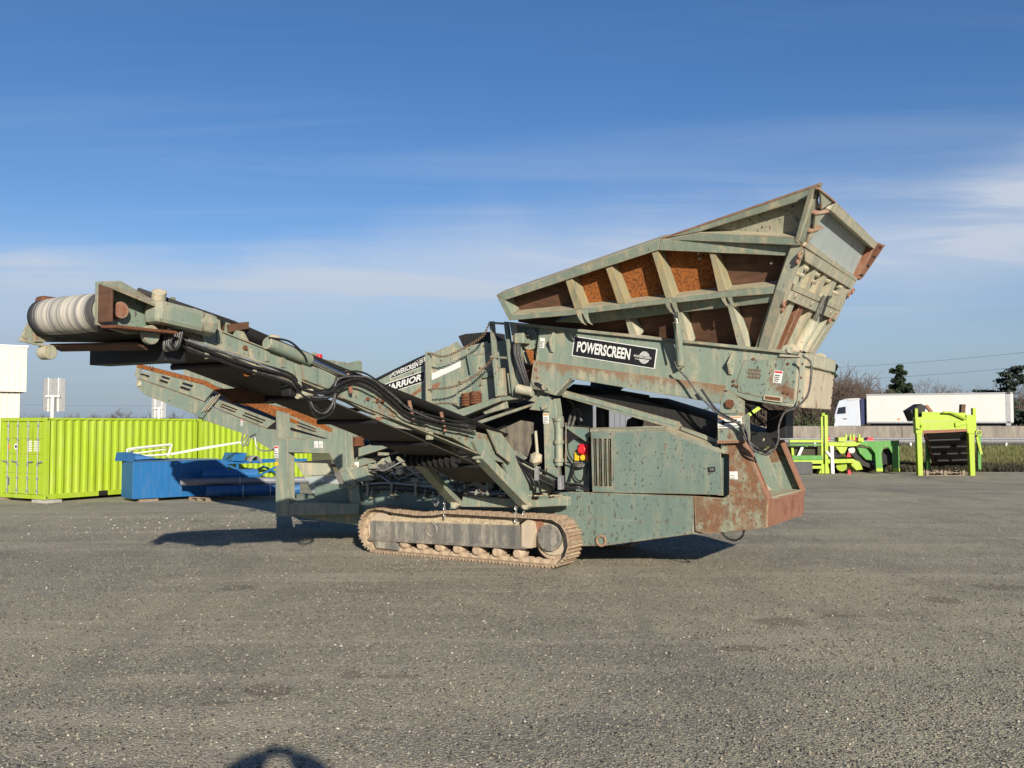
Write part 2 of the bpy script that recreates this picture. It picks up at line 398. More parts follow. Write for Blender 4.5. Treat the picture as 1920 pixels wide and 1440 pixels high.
M['bark'] = simple('bark', (0.085, 0.062, 0.047), 0.95, 0, 0.3, 5, bmp=0.2)
M['twig'] = simple('bare_twigs', (0.13, 0.098, 0.075), 0.95, 0, 0.3, 1.5, col2=(0.085, 0.062, 0.05), bmp=0)
M['needle'] = simple('pine_needles', (0.028, 0.052, 0.020), 0.85, 0, 0.3, 1.5, col2=(0.014, 0.026, 0.012), bmp=0)
M['needle_cedar'] = simple('cedar_needles', (0.030, 0.048, 0.034), 0.85, 0, 0.3, 1.5, col2=(0.016, 0.026, 0.020), bmp=0)
M['leaf'] = simple('hedge_leaf', (0.05, 0.085, 0.022), 0.8, 0, 0.3, 2.0, col2=(0.03, 0.05, 0.015), bmp=0)
M['grass'] = simple('rough_grass', (0.115, 0.125, 0.038), 0.95, 0, 0.3, 0.8, col2=(0.165, 0.145, 0.065), bmp=0)
M['weed'] = simple('dead_bramble', (0.055, 0.050, 0.028), 0.95, 0, 0.3, 0.8, col2=(0.035, 0.030, 0.020), bmp=0)
M['road'] = simple('asphalt', (0.085, 0.085, 0.088), 0.9, 0, 0.2, 2.0, bmp=0.1)
M['cloth'] = simple('jacket_cloth', (0.02, 0.025, 0.04), 0.9, 0, 0.2, 20)

# ------------------------------------------------------------------ the yard and the motorway behind it
STAINS = [(*ground_at(x, y)[:2], ra, rb) for x, y, ra, rb in ((500, 1293, .22, .22), (410, 1318, .16, .12), (662, 1266, .16, .16), (735, 1268, .3, .08), (1462, 1166, .34, .28), (1580, 1155, .3, .12), (1762, 1126, .3, .3), (1880, 1102, .5, .3), (450, 1103, .3, .3), (1390, 1215, .4, .15))]
def gravel_material():
    m, nt, b = nmat('gravel_yard'); L = nt.links
    tc = nt.nodes.new('ShaderNodeTexCoord')
    def vor(scale, feat='F1', out='Distance'):
        v = nt.nodes.new('ShaderNodeTexVoronoi'); v.feature = feat; v.inputs['Scale'].default_value = scale
        L.new(tc.outputs['Object'], v.inputs['Vector']); return v.outputs[out]
    s1, s2 = vor(42.0), vor(85.0)
    cell = vor(42.0, 'F1', 'Color'); cell2 = vor(85.0, 'F1', 'Color')
    sp = nt.nodes.new('ShaderNodeSeparateColor'); L.new(cell, sp.inputs[0])
    sp2 = nt.nodes.new('ShaderNodeSeparateColor'); L.new(cell2, sp2.inputs[0])
    big = noise_tex(nt, 0.22, 6, 0.6, seed=2)
    mid = noise_tex(nt, 1.1, 6, 0.65, seed=5)
    fine = noise_tex(nt, 120.0, 3, 0.7, seed=8)
    track = noise_tex(nt, 0.55, 4, 0.5, stretch=(0.25, 1.2, 1), seed=12)
    c = mixc(nt, ramp(nt, big, 0.35, 0.65), (0.322, 0.296, 0.205), (0.475, 0.432, 0.285))
    c = mixc(nt, ramp(nt, track, 0.45, 0.7, 0, 0.55), c, (0.28, 0.255, 0.205))
    c = mixc(nt, ramp(nt, mid, 0.40, 0.70, 0, 0.55), c, (0.52, 0.475, 0.325))
    # single stones lighter and darker than their neighbours
    g = ramp(nt, big, 0.35, 0.62, 0.95, 0.45)
    c = mixc(nt, fmath(nt, 'MULTIPLY', ramp(nt, sp.outputs[0], 0.55, 0.85), fmath(nt, 'MULTIPLY', g, 0.9)), c, (0.12, 0.115, 0.112))
    c = mixc(nt, fmath(nt, 'MULTIPLY', ramp(nt, sp.outputs[1], 0.80, 0.97), 0.35), c, (0.60, 0.56, 0.48))
    c = mixc(nt, fmath(nt, 'MULTIPLY', ramp(nt, sp2.outputs[0], 0.55, 0.85), 0.7), c, (0.17, 0.16, 0.148))
    c = mixc(nt, ramp(nt, sp2.outputs[2], 0.982, 0.99), c, (0.80, 0.76, 0.68))
    # wheel and track runs: pale dust pressed in long bands, dark grit between them
    run = noise_tex(nt, 0.9, 5, 0.62, stretch=(0.16, 1.5, 1), seed=41); run2 = noise_tex(nt, 1.3, 5, 0.6, stretch=(1.1, 0.22, 1), seed=47)
    c = mixc(nt, ramp(nt, run, 0.50, 0.66, 0, 0.55), c, (0.50, 0.445, 0.335))
    c = mixc(nt, ramp(nt, run2, 0.52, 0.70, 0, 0.45), c, (0.20, 0.185, 0.155))
    damp = noise_tex(nt, 0.33, 7, 0.7, seed=53)
    c = mixc(nt, ramp(nt, damp, 0.56, 0.70, 0, 0.55), c, (0.155, 0.142, 0.122))
    st = noise_tex(nt, 0.9, 3, 0.5, stretch=(0.5, 1.6, 1), seed=31)
    c = mixc(nt, ramp(nt, st, 0.70, 0.76, 0, 0.6), c, (0.19, 0.145, 0.105))
    # old oil and water stains, each with its own place and outline
    sx_ = nt.nodes.new('ShaderNodeSeparateXYZ'); L.new(tc.outputs['Object'], sx_.inputs[0])
    wob = noise_tex(nt, 2.2, 5, 0.65, seed=61); tot_ = None
    for (qx, qy, ra, rb) in STAINS:
        dx_ = fmath(nt, 'DIVIDE', fmath(nt, 'SUBTRACT', sx_.outputs[0], qx), ra); dy_ = fmath(nt, 'DIVIDE', fmath(nt, 'SUBTRACT', sx_.outputs[1], qy), rb)
        dd_ = fmath(nt, 'SQRT', fmath(nt, 'ADD', fmath(nt, 'MULTIPLY', dx_, dx_), fmath(nt, 'MULTIPLY', dy_, dy_)))
        dd_ = fmath(nt, 'ADD', dd_, fmath(nt, 'MULTIPLY', fmath(nt, 'SUBTRACT', wob, 0.5), 2.4))
        mk_ = ramp(nt, dd_, 1.05, 0.65); tot_ = mk_ if tot_ is None else fmath(nt, 'MAXIMUM', tot_, mk_)
    c = mixc(nt, fmath(nt, 'MULTIPLY', tot_, 0.5), c, (0.105, 0.080, 0.052))
    c = mixc(nt, ramp(nt, fine, 0.40, 0.66, 0, 0.62), c, (0.13, 0.118, 0.095))
    L.new(c, b.inputs['Base Color']); b.inputs['Roughness'].default_value = 0.95
    b.inputs['Specular IOR Level'].default_value = 0.15
    h = fmath(nt, 'ADD', fmath(nt, 'MULTIPLY', s1, -0.9), fmath(nt, 'ADD', fmath(nt, 'MULTIPLY', s2, -0.5), fmath(nt, 'MULTIPLY', fine, 0.35)))
    h = fmath(nt, 'ADD', h, fmath(nt, 'MULTIPLY', mid, 0.8))
    bump(nt, b, h, 0.75, 0.02)
    return m
M['gravel'] = gravel_material()

def sheet(name, x0, x1, y0, y1, z, mat, nx=2, ny=2, zf=None):
    xs = np.linspace(x0, x1, nx); ys = np.linspace(y0, y1, ny); mb = MB()
    for y in ys:
        for x in xs: mb.v.append((x, y, z + (zf(x, y) if zf else 0)))
    for j in range(ny - 1):
        for i in range(nx - 1): mb.f.append((j * nx + i, j * nx + i + 1, (j + 1) * nx + i + 1, (j + 1) * nx + i))
    o = mb.build(name, mat); return o

def ground_profile():
    # one sheet: the flat yard, the bank up to the motorway, open country to the horizon
    ys = [-60, 0, 20, 40, 47.5, 48.6, 50.5, 53.5, 57.0, 58.5, 98, 104, 130, 400, 2500]
    zs = [0, 0, 0, 0, 0, 0.03, 0.22, 0.55, 0.86, 0.93, 1.05, 0.7, 0.5, 0.5, 0.5]
    xs = np.concatenate([[-2500, -400, -120], np.linspace(-60, 60, 61), [120, 400, 2500]])
    mb = MB(); n = len(xs)
    for j, y in enumerate(ys):
        for x in xs:
            j_ = 0.0
            if 49 < y < 58: j_ = 0.12 * mnoise.noise(Vector((x * 0.2, y * 0.4, 0)))
            mb.v.append((x, y, zs[j] + j_))
    for j in range(len(ys) - 1):
        for i in range(n - 1): mb.f.append((j * n + i, j * n + i + 1, (j + 1) * n + i + 1, (j + 1) * n + i))
    o = mb.build('ground', M['gravel'])
    o.data.materials.append(M['grass'])
    for p in o.data.polygons:
        if p.center.y > 48.6: p.material_index = 1
    return struct(o)
ground_profile()
struct(sheet('road', -400, 400, 60.0, 71.2, 1.075, M['road'], 2, 2))
struct(sheet('road', -400, 400, 73.2, 93.0, 1.10, M['road'], 2, 2))

def scatter_stones(name, count, area, size, mat, power=1.0):
    x0, x1, y0, y1 = area
    base = np.array([(1, 0, 0), (-1, 0, 0), (0, 1, 0), (0, -1, 0), (0, 0, 1), (0, 0, -1)], float)
    tri = np.array([(0, 2, 4), (2, 1, 4), (1, 3, 4), (3, 0, 4), (2, 0, 5), (1, 2, 5), (3, 1, 5), (0, 3, 5)])
    t = rng.random(count) ** power
    Y = y0 + (y1 - y0) * t
    X = (rng.random(count) * 2 - 1) * (Y * 0.60 + 0.8)
    S = size[0] + (size[1] - size[0]) * rng.random(count) ** 2.5
    A = rng.random(count) * 6.283
    V_ = np.zeros((count, 6, 3))
    jit = 0.65 + 0.6 * rng.random((count, 6, 1))
    v = base[None] * jit * S[:, None, None]
    v[:, :, 2] *= 0.62
    v += (rng.random((count, 6, 3)) - 0.5) * S[:, None, None] * 0.5
    ca, sa = np.cos(A)[:, None], np.sin(A)[:, None]
    V_[:, :, 0] = v[:, :, 0] * ca - v[:, :, 1] * sa + X[:, None]
    V_[:, :, 1] = v[:, :, 0] * sa + v[:, :, 1] * ca + Y[:, None]
    V_[:, :, 2] = v[:, :, 2] + S[:, None] * 0.30
    F_ = (tri[None] + (np.arange(count) * 6)[:, None, None]).reshape(-1, 3)
    me = bpy.data.meshes.new(name); me.from_pydata(V_.reshape(-1, 3).tolist(), [], F_.tolist())
    o = obj(name, me, mat, kind='stuff'); return o
def stone_mat(name, cols):
    m, nt, b = nmat(name)
    g = nt.nodes.new('ShaderNodeNewGeometry'); cr = nt.nodes.new('ShaderNodeValToRGB')
    nt.links.new(g.outputs['Random Per Island'], cr.inputs[0])
    cr.color_ramp.interpolation = 'LINEAR'
    e = cr.color_ramp.elements
    e[0].position = 0; e[0].color = (*cols[0], 1); e[1].position = 1; e[1].color = (*cols[-1], 1)
    for i, c in enumerate(cols[1:-1]):
        x = e.new((i + 1) / (len(cols) - 1)); x.color = (*c, 1)
    nt.links.new(cr.outputs[0], b.inputs['Base Color']); b.inputs['Roughness'].default_value = 0.9
    b.inputs['Specular IOR Level'].default_value = 0.2
    return m
M['stone'] = stone_mat('loose_gravel', [(0.030, 0.029, 0.028), (0.11, 0.10, 0.085), (0.28, 0.248, 0.19), (0.06, 0.057, 0.052), (0.36, 0.315, 0.24)])
M['stone_white'] = stone_mat('chalky_stone', [(0.30, 0.28, 0.23), (0.55, 0.51, 0.43), (0.42, 0.38, 0.31)])
tag(scatter_stones('gravel', 130000, (0, 0, 4.6, 26), (0.005, 0.017), M['stone'], 1.5), 'loose grey gravel stones strewn over the yard surface', 'gravel')
def pebble_patch(count, cx_, cy_, sx_, sy_, size, mat, name, label, cat):
    o = scatter_stones(name, count, (0, 0, 0, 1), size, mat)
    co = np.zeros(len(o.data.vertices) * 3); o.data.vertices.foreach_get('co', co); co = co.reshape(-1, 6, 3)
    c0 = co.mean(1); tgt = np.c_[cx_ + sx_ * rng.normal(size=count), cy_ + sy_ * rng.normal(size=count)]
    co[:, :, :2] += (tgt - c0[:, :2])[:, None, :]; o.data.vertices.foreach_set('co', co.ravel()); o.data.update(); return tag(o, label, cat)
_pp = ground_at(310, 985)
pebble_patch(230, _pp.x, _pp.y, 1.9, 1.6, (0.010, 0.036), M['stone_white'], 'chalk_rubble', 'pale chalky rubble trodden into the yard by the blue hopper', 'rubble')
tag(scatter_stones('pale_pebbles', 1500, (0, 0, 4.8, 34), (0.005, 0.019), M['stone_white'], 1.2), 'scattered small white stones on the grey yard', 'pebbles')

# ------------------------------------------------------------------ the screening machine
ROOT = empty('screening_machine')
ROOT.matrix_world = M_LOC
tag(ROOT, 'weathered green tracked screening machine with rusty hopper and raised conveyors', 'screening machine')
VC = 1.72                                   # centre plane of the machine
BV = 0.006
def part(name, parent=ROOT): return empty(name, parent)
def pl(name, pxs, plane, mat, parent, front=0.0, back=-0.05, bevel=BV):
    return MB().ext(pxs, plane, front, back).build(name, mat, parent, bevel)
def bolt(parent, p, n, r=0.03, l=0.035, mat=None, name='bolt'):
    n = Vector(n).normalized(); p = Vector(p)
    return MB().cyl(p - n * 0.01, p + n * l, r, 6).build(name, mat or M['steel'], parent)
def lerp(a, b, t): return a + (b - a) * t
def bil(q, s, t): return lerp(lerp(q[0], q[1], s), lerp(q[3], q[2], s), t)
def slotted(name, q, slots, parent, mat, n, depth=0.03, bands=((0, .26), (.44, .56), (.74, 1))):
    # a plate with real slots: cross pieces between the slots, longitudinal bars along them
    mb = MB(); xs = [0.0] + [x for sl in slots for x in sl] + [1.0]
    for i in range(0, len(xs), 2):
        a, b = xs[i], xs[i + 1]
        mb.prism([bil(q, a, 0), bil(q, b, 0), bil(q, b, 1), bil(q, a, 1)], -n * depth)
    for a, b in slots:
        for t0, t1 in bands:
            mb.prism([bil(q, a, t0), bil(q, b, t0), bil(q, b, t1), bil(q, a, t1)], -n * depth)
    return mb.build(name, mat, parent)
VN = Vector((0, -1, 0))

def text_mesh(body, f, bold=0.02, shear=0.0, lift=0.0):
    cu = bpy.data.curves.new('lettering', 'FONT'); cu.body = body; cu.size = 1; cu.offset = bold; cu.shear = shear
    cu.resolution_u = 3
    t = bpy.data.objects.new('lettering', cu); COL.objects.link(t)
    bpy.context.view_layer.update()
    me = bpy.data.meshes.new_from_object(t.evaluated_get(bpy.context.evaluated_depsgraph_get()))
    bpy.data.objects.remove(t); bpy.data.curves.remove(cu)
    co = np.array([v.co[:] for v in me.vertices]); mn, mx = co.min(0), co.max(0)
    for v in me.vertices:
        s = (v.co.x - mn[0]) / (mx[0] - mn[0]); tt = (v.co.y - mn[1]) / (mx[1] - mn[1])
        v.co = f(s, tt)
    return me
def quad_fn(pxq, plane, lift, r=(0, 0, 1, 1)):
    q = [tp(x, y, plane) + plane[1] * lift for x, y in pxq]     # order: bottom-left, bottom-right, top-right, top-left
    return lambda s, t: bil(q, r[0] + (r[2] - r[0]) * s, r[1] + (r[3] - r[1]) * t)
def decal_quad(name, pxq, plane, lift, mat, parent, r=(0, 0, 1, 1), th=0.004):
    f = quad_fn(pxq, plane, lift, r)
    return MB().prism([f(0, 0), f(1, 0), f(1, 1), f(0, 1)], -plane[1] * th).build(name, mat, parent)
def lettering(body, pxq, plane, lift, mat, parent, r, bold=0.02, shear=0.0):
    return obj('lettering', text_mesh(body, quad_fn(pxq, plane, lift, r), bold, shear), mat, parent)
def sticker(pxq, plane, lift, parent, head=None, rows=4, seed=0):
    s = decal_quad('safety_sticker', pxq, plane, lift, M['decal_white'], parent)
    if head: decal_quad('sticker_header', pxq, plane, lift + 0.003, M[head], s, (0.06, 0.80, 0.94, 0.95))
    rd = random.Random(seed)
    for k in range(rows):
        y = 0.10 + 0.62 * k / max(rows, 1)
        decal_quad('print_line', pxq, plane, lift + 0.003, M['decal_black'], s, (0.12, y, rd.uniform(0.5, 0.9), y + 0.07))
    return s

# ---- crawler tracks
def build_track():
    T = part('crawler_track')
    uL, uR = tv(671, 995, 0).x, tv(1069, 1005, 0).x
    R = 0.445
    cL, cR = Vector((uL + R, 0, R)), Vector((uR - R, 0, R))
    sag_px = [(712, 950), (740, 956), (780, 961), (810, 961), (835, 957), (855, 955), (890, 957), (940, 961), (977, 962), (1027, 962)]
    sg = [tv(x, y, 0) for x, y in sag_px]
    path = []
    for i in range(61): path.append(Vector((cL.x + (cR.x - cL.x) * i / 60, 0, 0)))
    for i in range(1, 40):
        a = -math.pi / 2 + math.pi * i / 40; path.append(cR + Vector((math.cos(a), 0, math.sin(a))) * R)
    us = np.array([p.x for p in sg]); zs = np.array([min(p.z, 0.89) for p in sg])
    for i in range(61):
        u = cR.x + (cL.x - cR.x) * i / 60
        z = float(np.interp(u, us, zs)); e = min(1, (cR.x - u) / 0.25, (u - cL.x) / 0.25)
        path.append(Vector((u, 0, lerp(2 * R, z, max(0, e)))))
    for i in range(1, 40):
        a = math.pi / 2 + math.pi * i / 40; path.append(cL + Vector((math.cos(a), 0, math.sin(a))) * R)
    path.append(path[0]); seg = [0.0]
    for a, b in zip(path, path[1:]): seg.append(seg[-1] + (b - a).length)
    tot = seg[-1]; n = 48; pitch = tot / n
    def sample(d):
        d %= tot; i = int(np.searchsorted(seg, d, side='right')) - 1; i = min(i, len(path) - 2)
        t = (d - seg[i]) / (seg[i + 1] - seg[i]); return path[i].lerp(path[i + 1], t)
    # one shoe: plate with three grousers and a lip; x along the run, z outwards
    mb = MB(); L = pitch * 0.93
    prof = [(-L / 2, -0.055), (-L / 2, -0.030), (-L * .43, 0.0), (-L * .33, 0.0), (-L * .24, -0.040), (-L * .10, -0.040), (-L * .06, -0.004), (L * .06, -0.004), (L * .10, -0.040), (L * .24, -0.040), (L * .33, 0.0), (L * .43, 0.0), (L / 2, -0.030), (L / 2, -0.055)]
    mb.prism([(x, 0, z) for x, z in prof], (0, 0.5, 0))
    shoe = mb.mesh('track_shoe'); shoe.materials.append(M['trackshoe'])
    lk = MB()
    for yy in (0.17, 0.31):
        lk.prism([(-L * .62, yy, -0.045), (L * .1, yy, -0.04), (L * .62, yy, -0.06), (L * .62, yy, -0.11), (L * .3, yy, -0.135), (-L * .3, yy, -0.135), (-L * .62, yy, -0.10)], (0, 0.035, 0))
        lk.cyl((L * .5, yy - 0.012, -0.085), (L * .5, yy + 0.05, -0.085), 0.035, 10)
    link = lk.mesh('chain_link'); link.materials.append(M['trackshoe'])
    for i in range(n):
        d = i * pitch; p = sample(d); t = (sample(d + pitch * .45) - sample(d - pitch * .45)).normalized()
        nrm = Vector((t.z, 0, -t.x))
        m3 = Matrix((t, Vector((0, 1, 0)), nrm)).transposed()
        if m3.determinant() < 0: m3 = Matrix((-t, Vector((0, 1, 0)), nrm)).transposed()
        for nm, me in (('track_shoe', shoe), ('chain_link', link)):
            o = obj(nm, me, None, T); o.matrix_local = Matrix.Translation(p) @ m3.to_4x4()
    vf = 0.10
    P = vpl(vf)
    MB().ext([(694, 976), (975, 985), (978, 1026), (694, 1010)], P, 0, -0.34).build('frame_beam', M['trackframe'], T, 0.015)
    MB().ext([(691, 1008), (985, 1025), (985, 1030), (691, 1013)], P, 0.03, -0.36).build('frame_flange', M['trackframe'], T, 0.004)
    MB().ext([(978, 982), (992, 972), (1002, 978), (1006, 1000), (998, 1028), (978, 1028)], P, 0.02, -0.3).build('frame_end_plate', M['trackdust'], T, 0.008)
    MB().ext([(1000, 975), (1016, 972), (1016, 992), (1004, 1004)], P, -0.03, -0.12).build('drive_bracket', M['rust_red'], T, 0.006)
    # a boss on the beam
    c = tv(809, 993, vf); MB().ring(c + VN * 0.005, (0, 1, 0), 0.125, 0.016, 22).build('beam_boss', M['trackframe'], T, smooth=40)
    # final drive
    c = tv(1030, 1008, 0.12)
    MB().cyl(c + Vector((0, -0.02, 0)), c + Vector((0, 0.36, 0)), 0.235, 28).build('drive_hub', M['trackframe'], T, 0.012, smooth=40)
    MB().cyl(c + Vector((0.04, 0.05, 0.0)), c + Vector((0.04, 0.33, 0)), 0.315, 30).build('drive_flange', M['trackdust'], T, 0.01, smooth=40)
    for k in range(10):
        a = k * 0.628; bolt(T, c + Vector((math.cos(a) * .19, -0.02, math.sin(a) * .19)), VN, 0.016, 0.02, M['trackframe'])
    MB().cyl(cR + Vector((0, 0.2, 0)), cR + Vector((0, 0.3, 0)), R - 0.13, 26).build('sprocket', M['trackshoe'], T, smooth=40)
    MB().cyl(cL + Vector((0, 0.14, 0)), cL + Vector((0, 0.36, 0)), R - 0.12, 26).build('idler_wheel', M['trackdust'], T, 0.02, smooth=40)
    for x, y in [(757, 1019), (789, 1022), (823, 1025), (857, 1029), (893, 1032), (931, 1035), (970, 1038)]:
        c = tv(x, y, 0.14)
        r = MB()
        r.tube([c + Vector((0, -.03, 0)), c + Vector((0, 0, 0)), c + Vector((0, .03, 0)), c + Vector((0, .22, 0)), c + Vector((0, .26, 0)), c + Vector((0, .30, 0))], [0.07, 0.09, 0.105, 0.105, 0.09, 0.07], 18)
        r.build('track_roller', M['trackshoe'], T, smooth=40)
    MB().ext([(699, 1013), (742, 1016), (746, 1032), (705, 1027)], P, 0.01, -0.2).build('idler_guard', M['trackframe'], T, 0.006)
    for x in (857, 875):
        MB().ext([(x, 964), (x + 9, 972), (x + 8, 980), (x - 1, 980)], vpl(0.18), 0, -0.02).build('carrier_bracket', M['cream'], T)
    # dirt lying on the beam
    mb = MB(); rd = random.Random(3)
    a, b = tv(700, 977, 0.12), tv(972, 986, 0.12)
    nseg = 60; rows = 6
    for i in range(nseg + 1):
        for j in range(rows):
            p = a.lerp(b, i / nseg); q = j / (rows - 1)
            hgt = (0.05 + 0.10 * math.sin(math.pi * q) + 0.045 * mnoise.noise(Vector((i * 0.35, q * 3, 1.3))) + 0.02 * rd.random()) * (0.4 + 0.6 * min(1, i / 6, (nseg - i) / 6))
            if j in (0, rows - 1): hgt = -0.04
            mb.v.append((p.x + rd.uniform(-.02, .02), p.y - 0.015 + 0.33 * q, p.z + hgt))
    for i in range(nseg):
        for j in range(rows - 1):
            k = i * rows + j; mb.f.append((k, k + rows, k + rows + 1, k + 1))
    mb.build('dirt_layer', M['dirt'], T)
    return T
TR = build_track()
T2 = empty('crawler_track', ROOT); T2.location = (0, 2 * VC - 0.5, 0)
for ch in list(TR.children):
    if ch.name.split('.')[0] in ('track_shoe', 'frame_beam', 'idler_wheel', 'sprocket'):
        c = ch.copy(); COL.objects.link(c); c.parent = T2

# ---- chassis
CH = part('chassis')
P52 = vpl(0.52)
pl('side_plate', [(1040, 921), (1300, 930), (1301, 1001), (1130, 1024), (1040, 1024)], P52, M['green_chipped'], CH, 0, -0.05)
pl('lower_side_plate', [(1070, 969), (1300, 981), (1300, 1000), (1130, 1023), (1070, 1023)], P52, M['green_chipped'], CH, 0.006, 0.001, 0.003)
pl('tail_plate', [(1301, 930), (1356, 934), (1367, 927), (1367, 852), (1352, 850), (1352, 829), (1393, 829), (1440, 938), (1437, 990), (1326, 1001), (1304, 996)], P52, M['tail_rust'], CH, 0.004, -0.06)
pl('lower_frame', [(668, 912), (700, 905), (800, 902), (905, 925), (1045, 930), (1045, 1010), (672, 985)], vpl(0.62), M['green_dark'], CH, 0, -0.2)
# far side and floor of the chassis
far = 2.92
for o_px, nm in (([(1040, 921), (1300, 930), (1436, 940), (1437, 990), (1130, 1024), (1040, 1024)], 'side_plate'), ([(668, 912), (905, 925), (1045, 930), (1045, 1010), (672, 985)], 'lower_frame')):
    pts = [tv(x, y, 0.52 if nm == 'side_plate' else 0.62) for x, y in o_px]
    MB().prism([Vector((p.x, far, p.z)) for p in pts], (0, -0.1, 0)).build(nm, M['green'], CH)
a, b = tv(1130, 1023, .52), tv(1437, 990, .52)
MB().prism([a + Vector((0, .05, .02)), b + Vector((0, .05, .02)), b + Vector((0, 2.3, .02)), a + Vector((0, 2.3, .02))], (0, 0, 0.05)).build('belly_plate', M['green_dark'], CH)
a = tv(672, 985, .62); b = tv(1130, 1023, .52)
MB().box(a.x, b.x, 0.85, 2.6, 0.62, 0.70).build('belly_plate', M['green_dark'], CH)
MB().box(-6.0, 0.5, 0.83, 0.95, 0.70, 1.22).build('longitudinal_beam', M['green_dark'], CH)
MB().box(-6.0, 0.5, 2.4, 2.52, 0.70, 1.22).build('longitudinal_beam', M['green_dark'], CH)
# counterweight bumper
uB = tv(1438, 990, .52).x; zb0, zb1 = tv(1438, 990, .52).z, tv(1440, 937, .52).z
mb = MB(); mb.prism([(uB - 0.30, .535, zb0 + .01), (uB, .535, zb0), (uB + .03, .535, zb1), (uB - 0.36, .535, zb1)], (0, far - .535, 0))
mb.build('bumper', M['rust_red'], CH, 0.015)
MB().prism([(uB - 0.36, .6, zb1 + .004), (uB + .01, .6, zb1 + .004), (uB + .01, far - .08, zb1 + .004), (uB - 0.36, far - .08, zb1 + .004)], (0, 0, 0.02)).build('dust_layer', M['cream'], CH)
# sloping posts either side of the tail opening
s0, s1 = tv(1395, 829, .52), tv(1440, 938, .52)
dn = (s1 - s0).normalized(); nn = Vector((dn.z, 0, -dn.x)); nn = -nn if nn.x < 0 else nn
for v0, v1, nm in ((0.51, 0.68, 'tail_flange'), (far - 0.20, far, 'tail_flange')):
    q = [Vector((s0.x, v0, s0.z)), Vector((s0.x, v1, s0.z)), Vector((s1.x, v1, s1.z)), Vector((s1.x, v0, s1.z))]
    MB().prism([p + nn * 0.03 for p in q], -nn * 0.05).build(nm, M['rust_red'], CH, 0.006)
fq = [Vector((p.x, far, p.z)) for p in [tv(1367, 852, .52), tv(1393, 829, .52), tv(1440, 938, .52), tv(1367, 934, .52)]]
MB().prism(fq, (0, -0.05, 0)).build('tail_plate', M['green_rusty'], CH)
# plates inside the tail opening
MB().prism([(uB - .95, .6, zb1), (uB - .95, far - .05, zb1), (uB - .78, far - .05, zb1 + 1.0), (uB - .78, .6, zb1 + 1.0)], (-0.04, 0, 0)).build('tail_bulkhead', M['green_dark'], CH, BV)
MB().prism([(uB - .9, 1.55, zb1), (uB - .25, 1.55, zb1), (uB - .62, 1.55, zb1 + .8), (uB - .9, 1.55, zb1 + .8)], (0, 0.04, 0)).build('tail_gusset', M['cream'], CH, BV)
MB().prism([(uB - .9, 2.25, zb1), (uB - .2, 2.25, zb1), (uB - .55, 2.25, zb1 + .95), (uB - .9, 2.25, zb1 + .95)], (0, 0.04, 0)).build('tail_gusset', M['green'], CH, BV)
MB().prism([(uB - .74, 0.9, zb1 + .25), (uB - .30, 0.9, zb1 + .05), (uB - .30, 2.0, zb1 + .05), (uB - .74, 2.0, zb1 + .45)], (-0.05, 0, -0.04)).build('tail_chute_plate', M['cream'], CH, BV)
MB().prism([(uB - .80, .9, zb1 + .9), (uB - .45, .9, zb1 + .85), (uB - .45, far - .3, zb1 + .85), (uB - .80, far - .3, zb1 + .9)], (0, 0, -0.06)).build('tail_cross_member', M['cream'], CH, BV)
mb = MB(); rd = random.Random(5)
for k in range(26): mb.lump((uB - rd.uniform(.42, .8), rd.uniform(1.0, 2.5), zb1 + .92), rd.uniform(.03, .09), k, (1, 1, .5))
mb.build('spilled_dirt', M['dirt'], CH, kind='stuff')
MB().tube(bezier([tv(1352, 997, .6), tv(1364, 1009, .6), tv(1380, 1013, .6), tv(1392, 1005, .6), tv(1395, 994, .6)]), 0.018, 8).build('hanging_cable', M['hose'], CH, smooth=60)
c = tv(1127, 1014, .50); MB().ring(c, (0, 1, 0.0), 0.085, 0.022, 18, 8).build('tow_ring', M['rust_red'], CH, smooth=60)
sticker([(1369, 898), (1384, 899), (1383, 884), (1368, 884)], P52, 0.008, CH, None, 2, 4)

# ---- engine housing
EH = part('engine_housing')
hp = [(1107, 802), (1243, 799), (1368, 845), (1368, 930), (1110, 921)]
pts = [tv(x, y, 0.66) for x, y in hp]
MB().prism(pts, (0, 2.1, 0)).build('housing_box', M['green_dark'], EH, BV)
PD = vpl(0.50)
def cap_strip(a, b, mat, nm='roof_trim'):
    p, q = tv(*a, .5), tv(*b, .5)
    MB().prism([p, q, q + Vector((0, 0.30, 0.03)), p + Vector((0, 0.30, 0.03))], (0, 0, -0.05)).build(nm, mat, EH, 0.004)
cap_strip((1106, 805), (1245, 803), M['green_dusty']); cap_strip((1245, 803), (1357, 845), M['green_dusty'])
# the door: a sheet with real louvre openings
q = [tv(x, y, .5) for x, y in [(1111, 922), (1150, 923.5), (1149, 809), (1108, 809)]]
mb = MB(); f = lambda s, t: bil(q, s, t)
edges = [(0, .09), (.24, .33), (.48, .57), (.70, .78), (.92, 1)]
for s0_, s1_ in edges: mb.prism([f(s0_, .10), f(s1_, .10), f(s1_, .88), f(s0_, .88)], (0, .03, 0))
mb.prism([f(0, 0), f(1, 0), f(1, .0995), f(0, .0995)], (0, .03, 0)); mb.prism([f(0, .8805), f(1, .8805), f(1, 1), f(0, 1)], (0, .03, 0))
DOOR = mb.build('door', M['green_chipped'], EH)
pl('door_panel', [(1149.5, 809), (1244, 807), (1351, 848), (1355, 928), (1150.5, 923.5)], PD, M['green_chipped'], DOOR, 0, -0.03, 0.004)
for k in range(4):
    s0_ = (edges[k][1] + 0.012); s1_ = edges[k + 1][0] - 0.05
    a0, a1 = f(s0_, .115), f(s0_, .865); b0, b1 = f(s1_, .115), f(s1_, .865)
    MB().prism([a0 + Vector((0, .06, 0)), b0 + Vector((0, -.03, 0)), b1 + Vector((0, -.03, 0)), a1 + Vector((0, .06, 0))], (0, .012, 0)).build('louvre', M['green'], DOOR, 0.004)
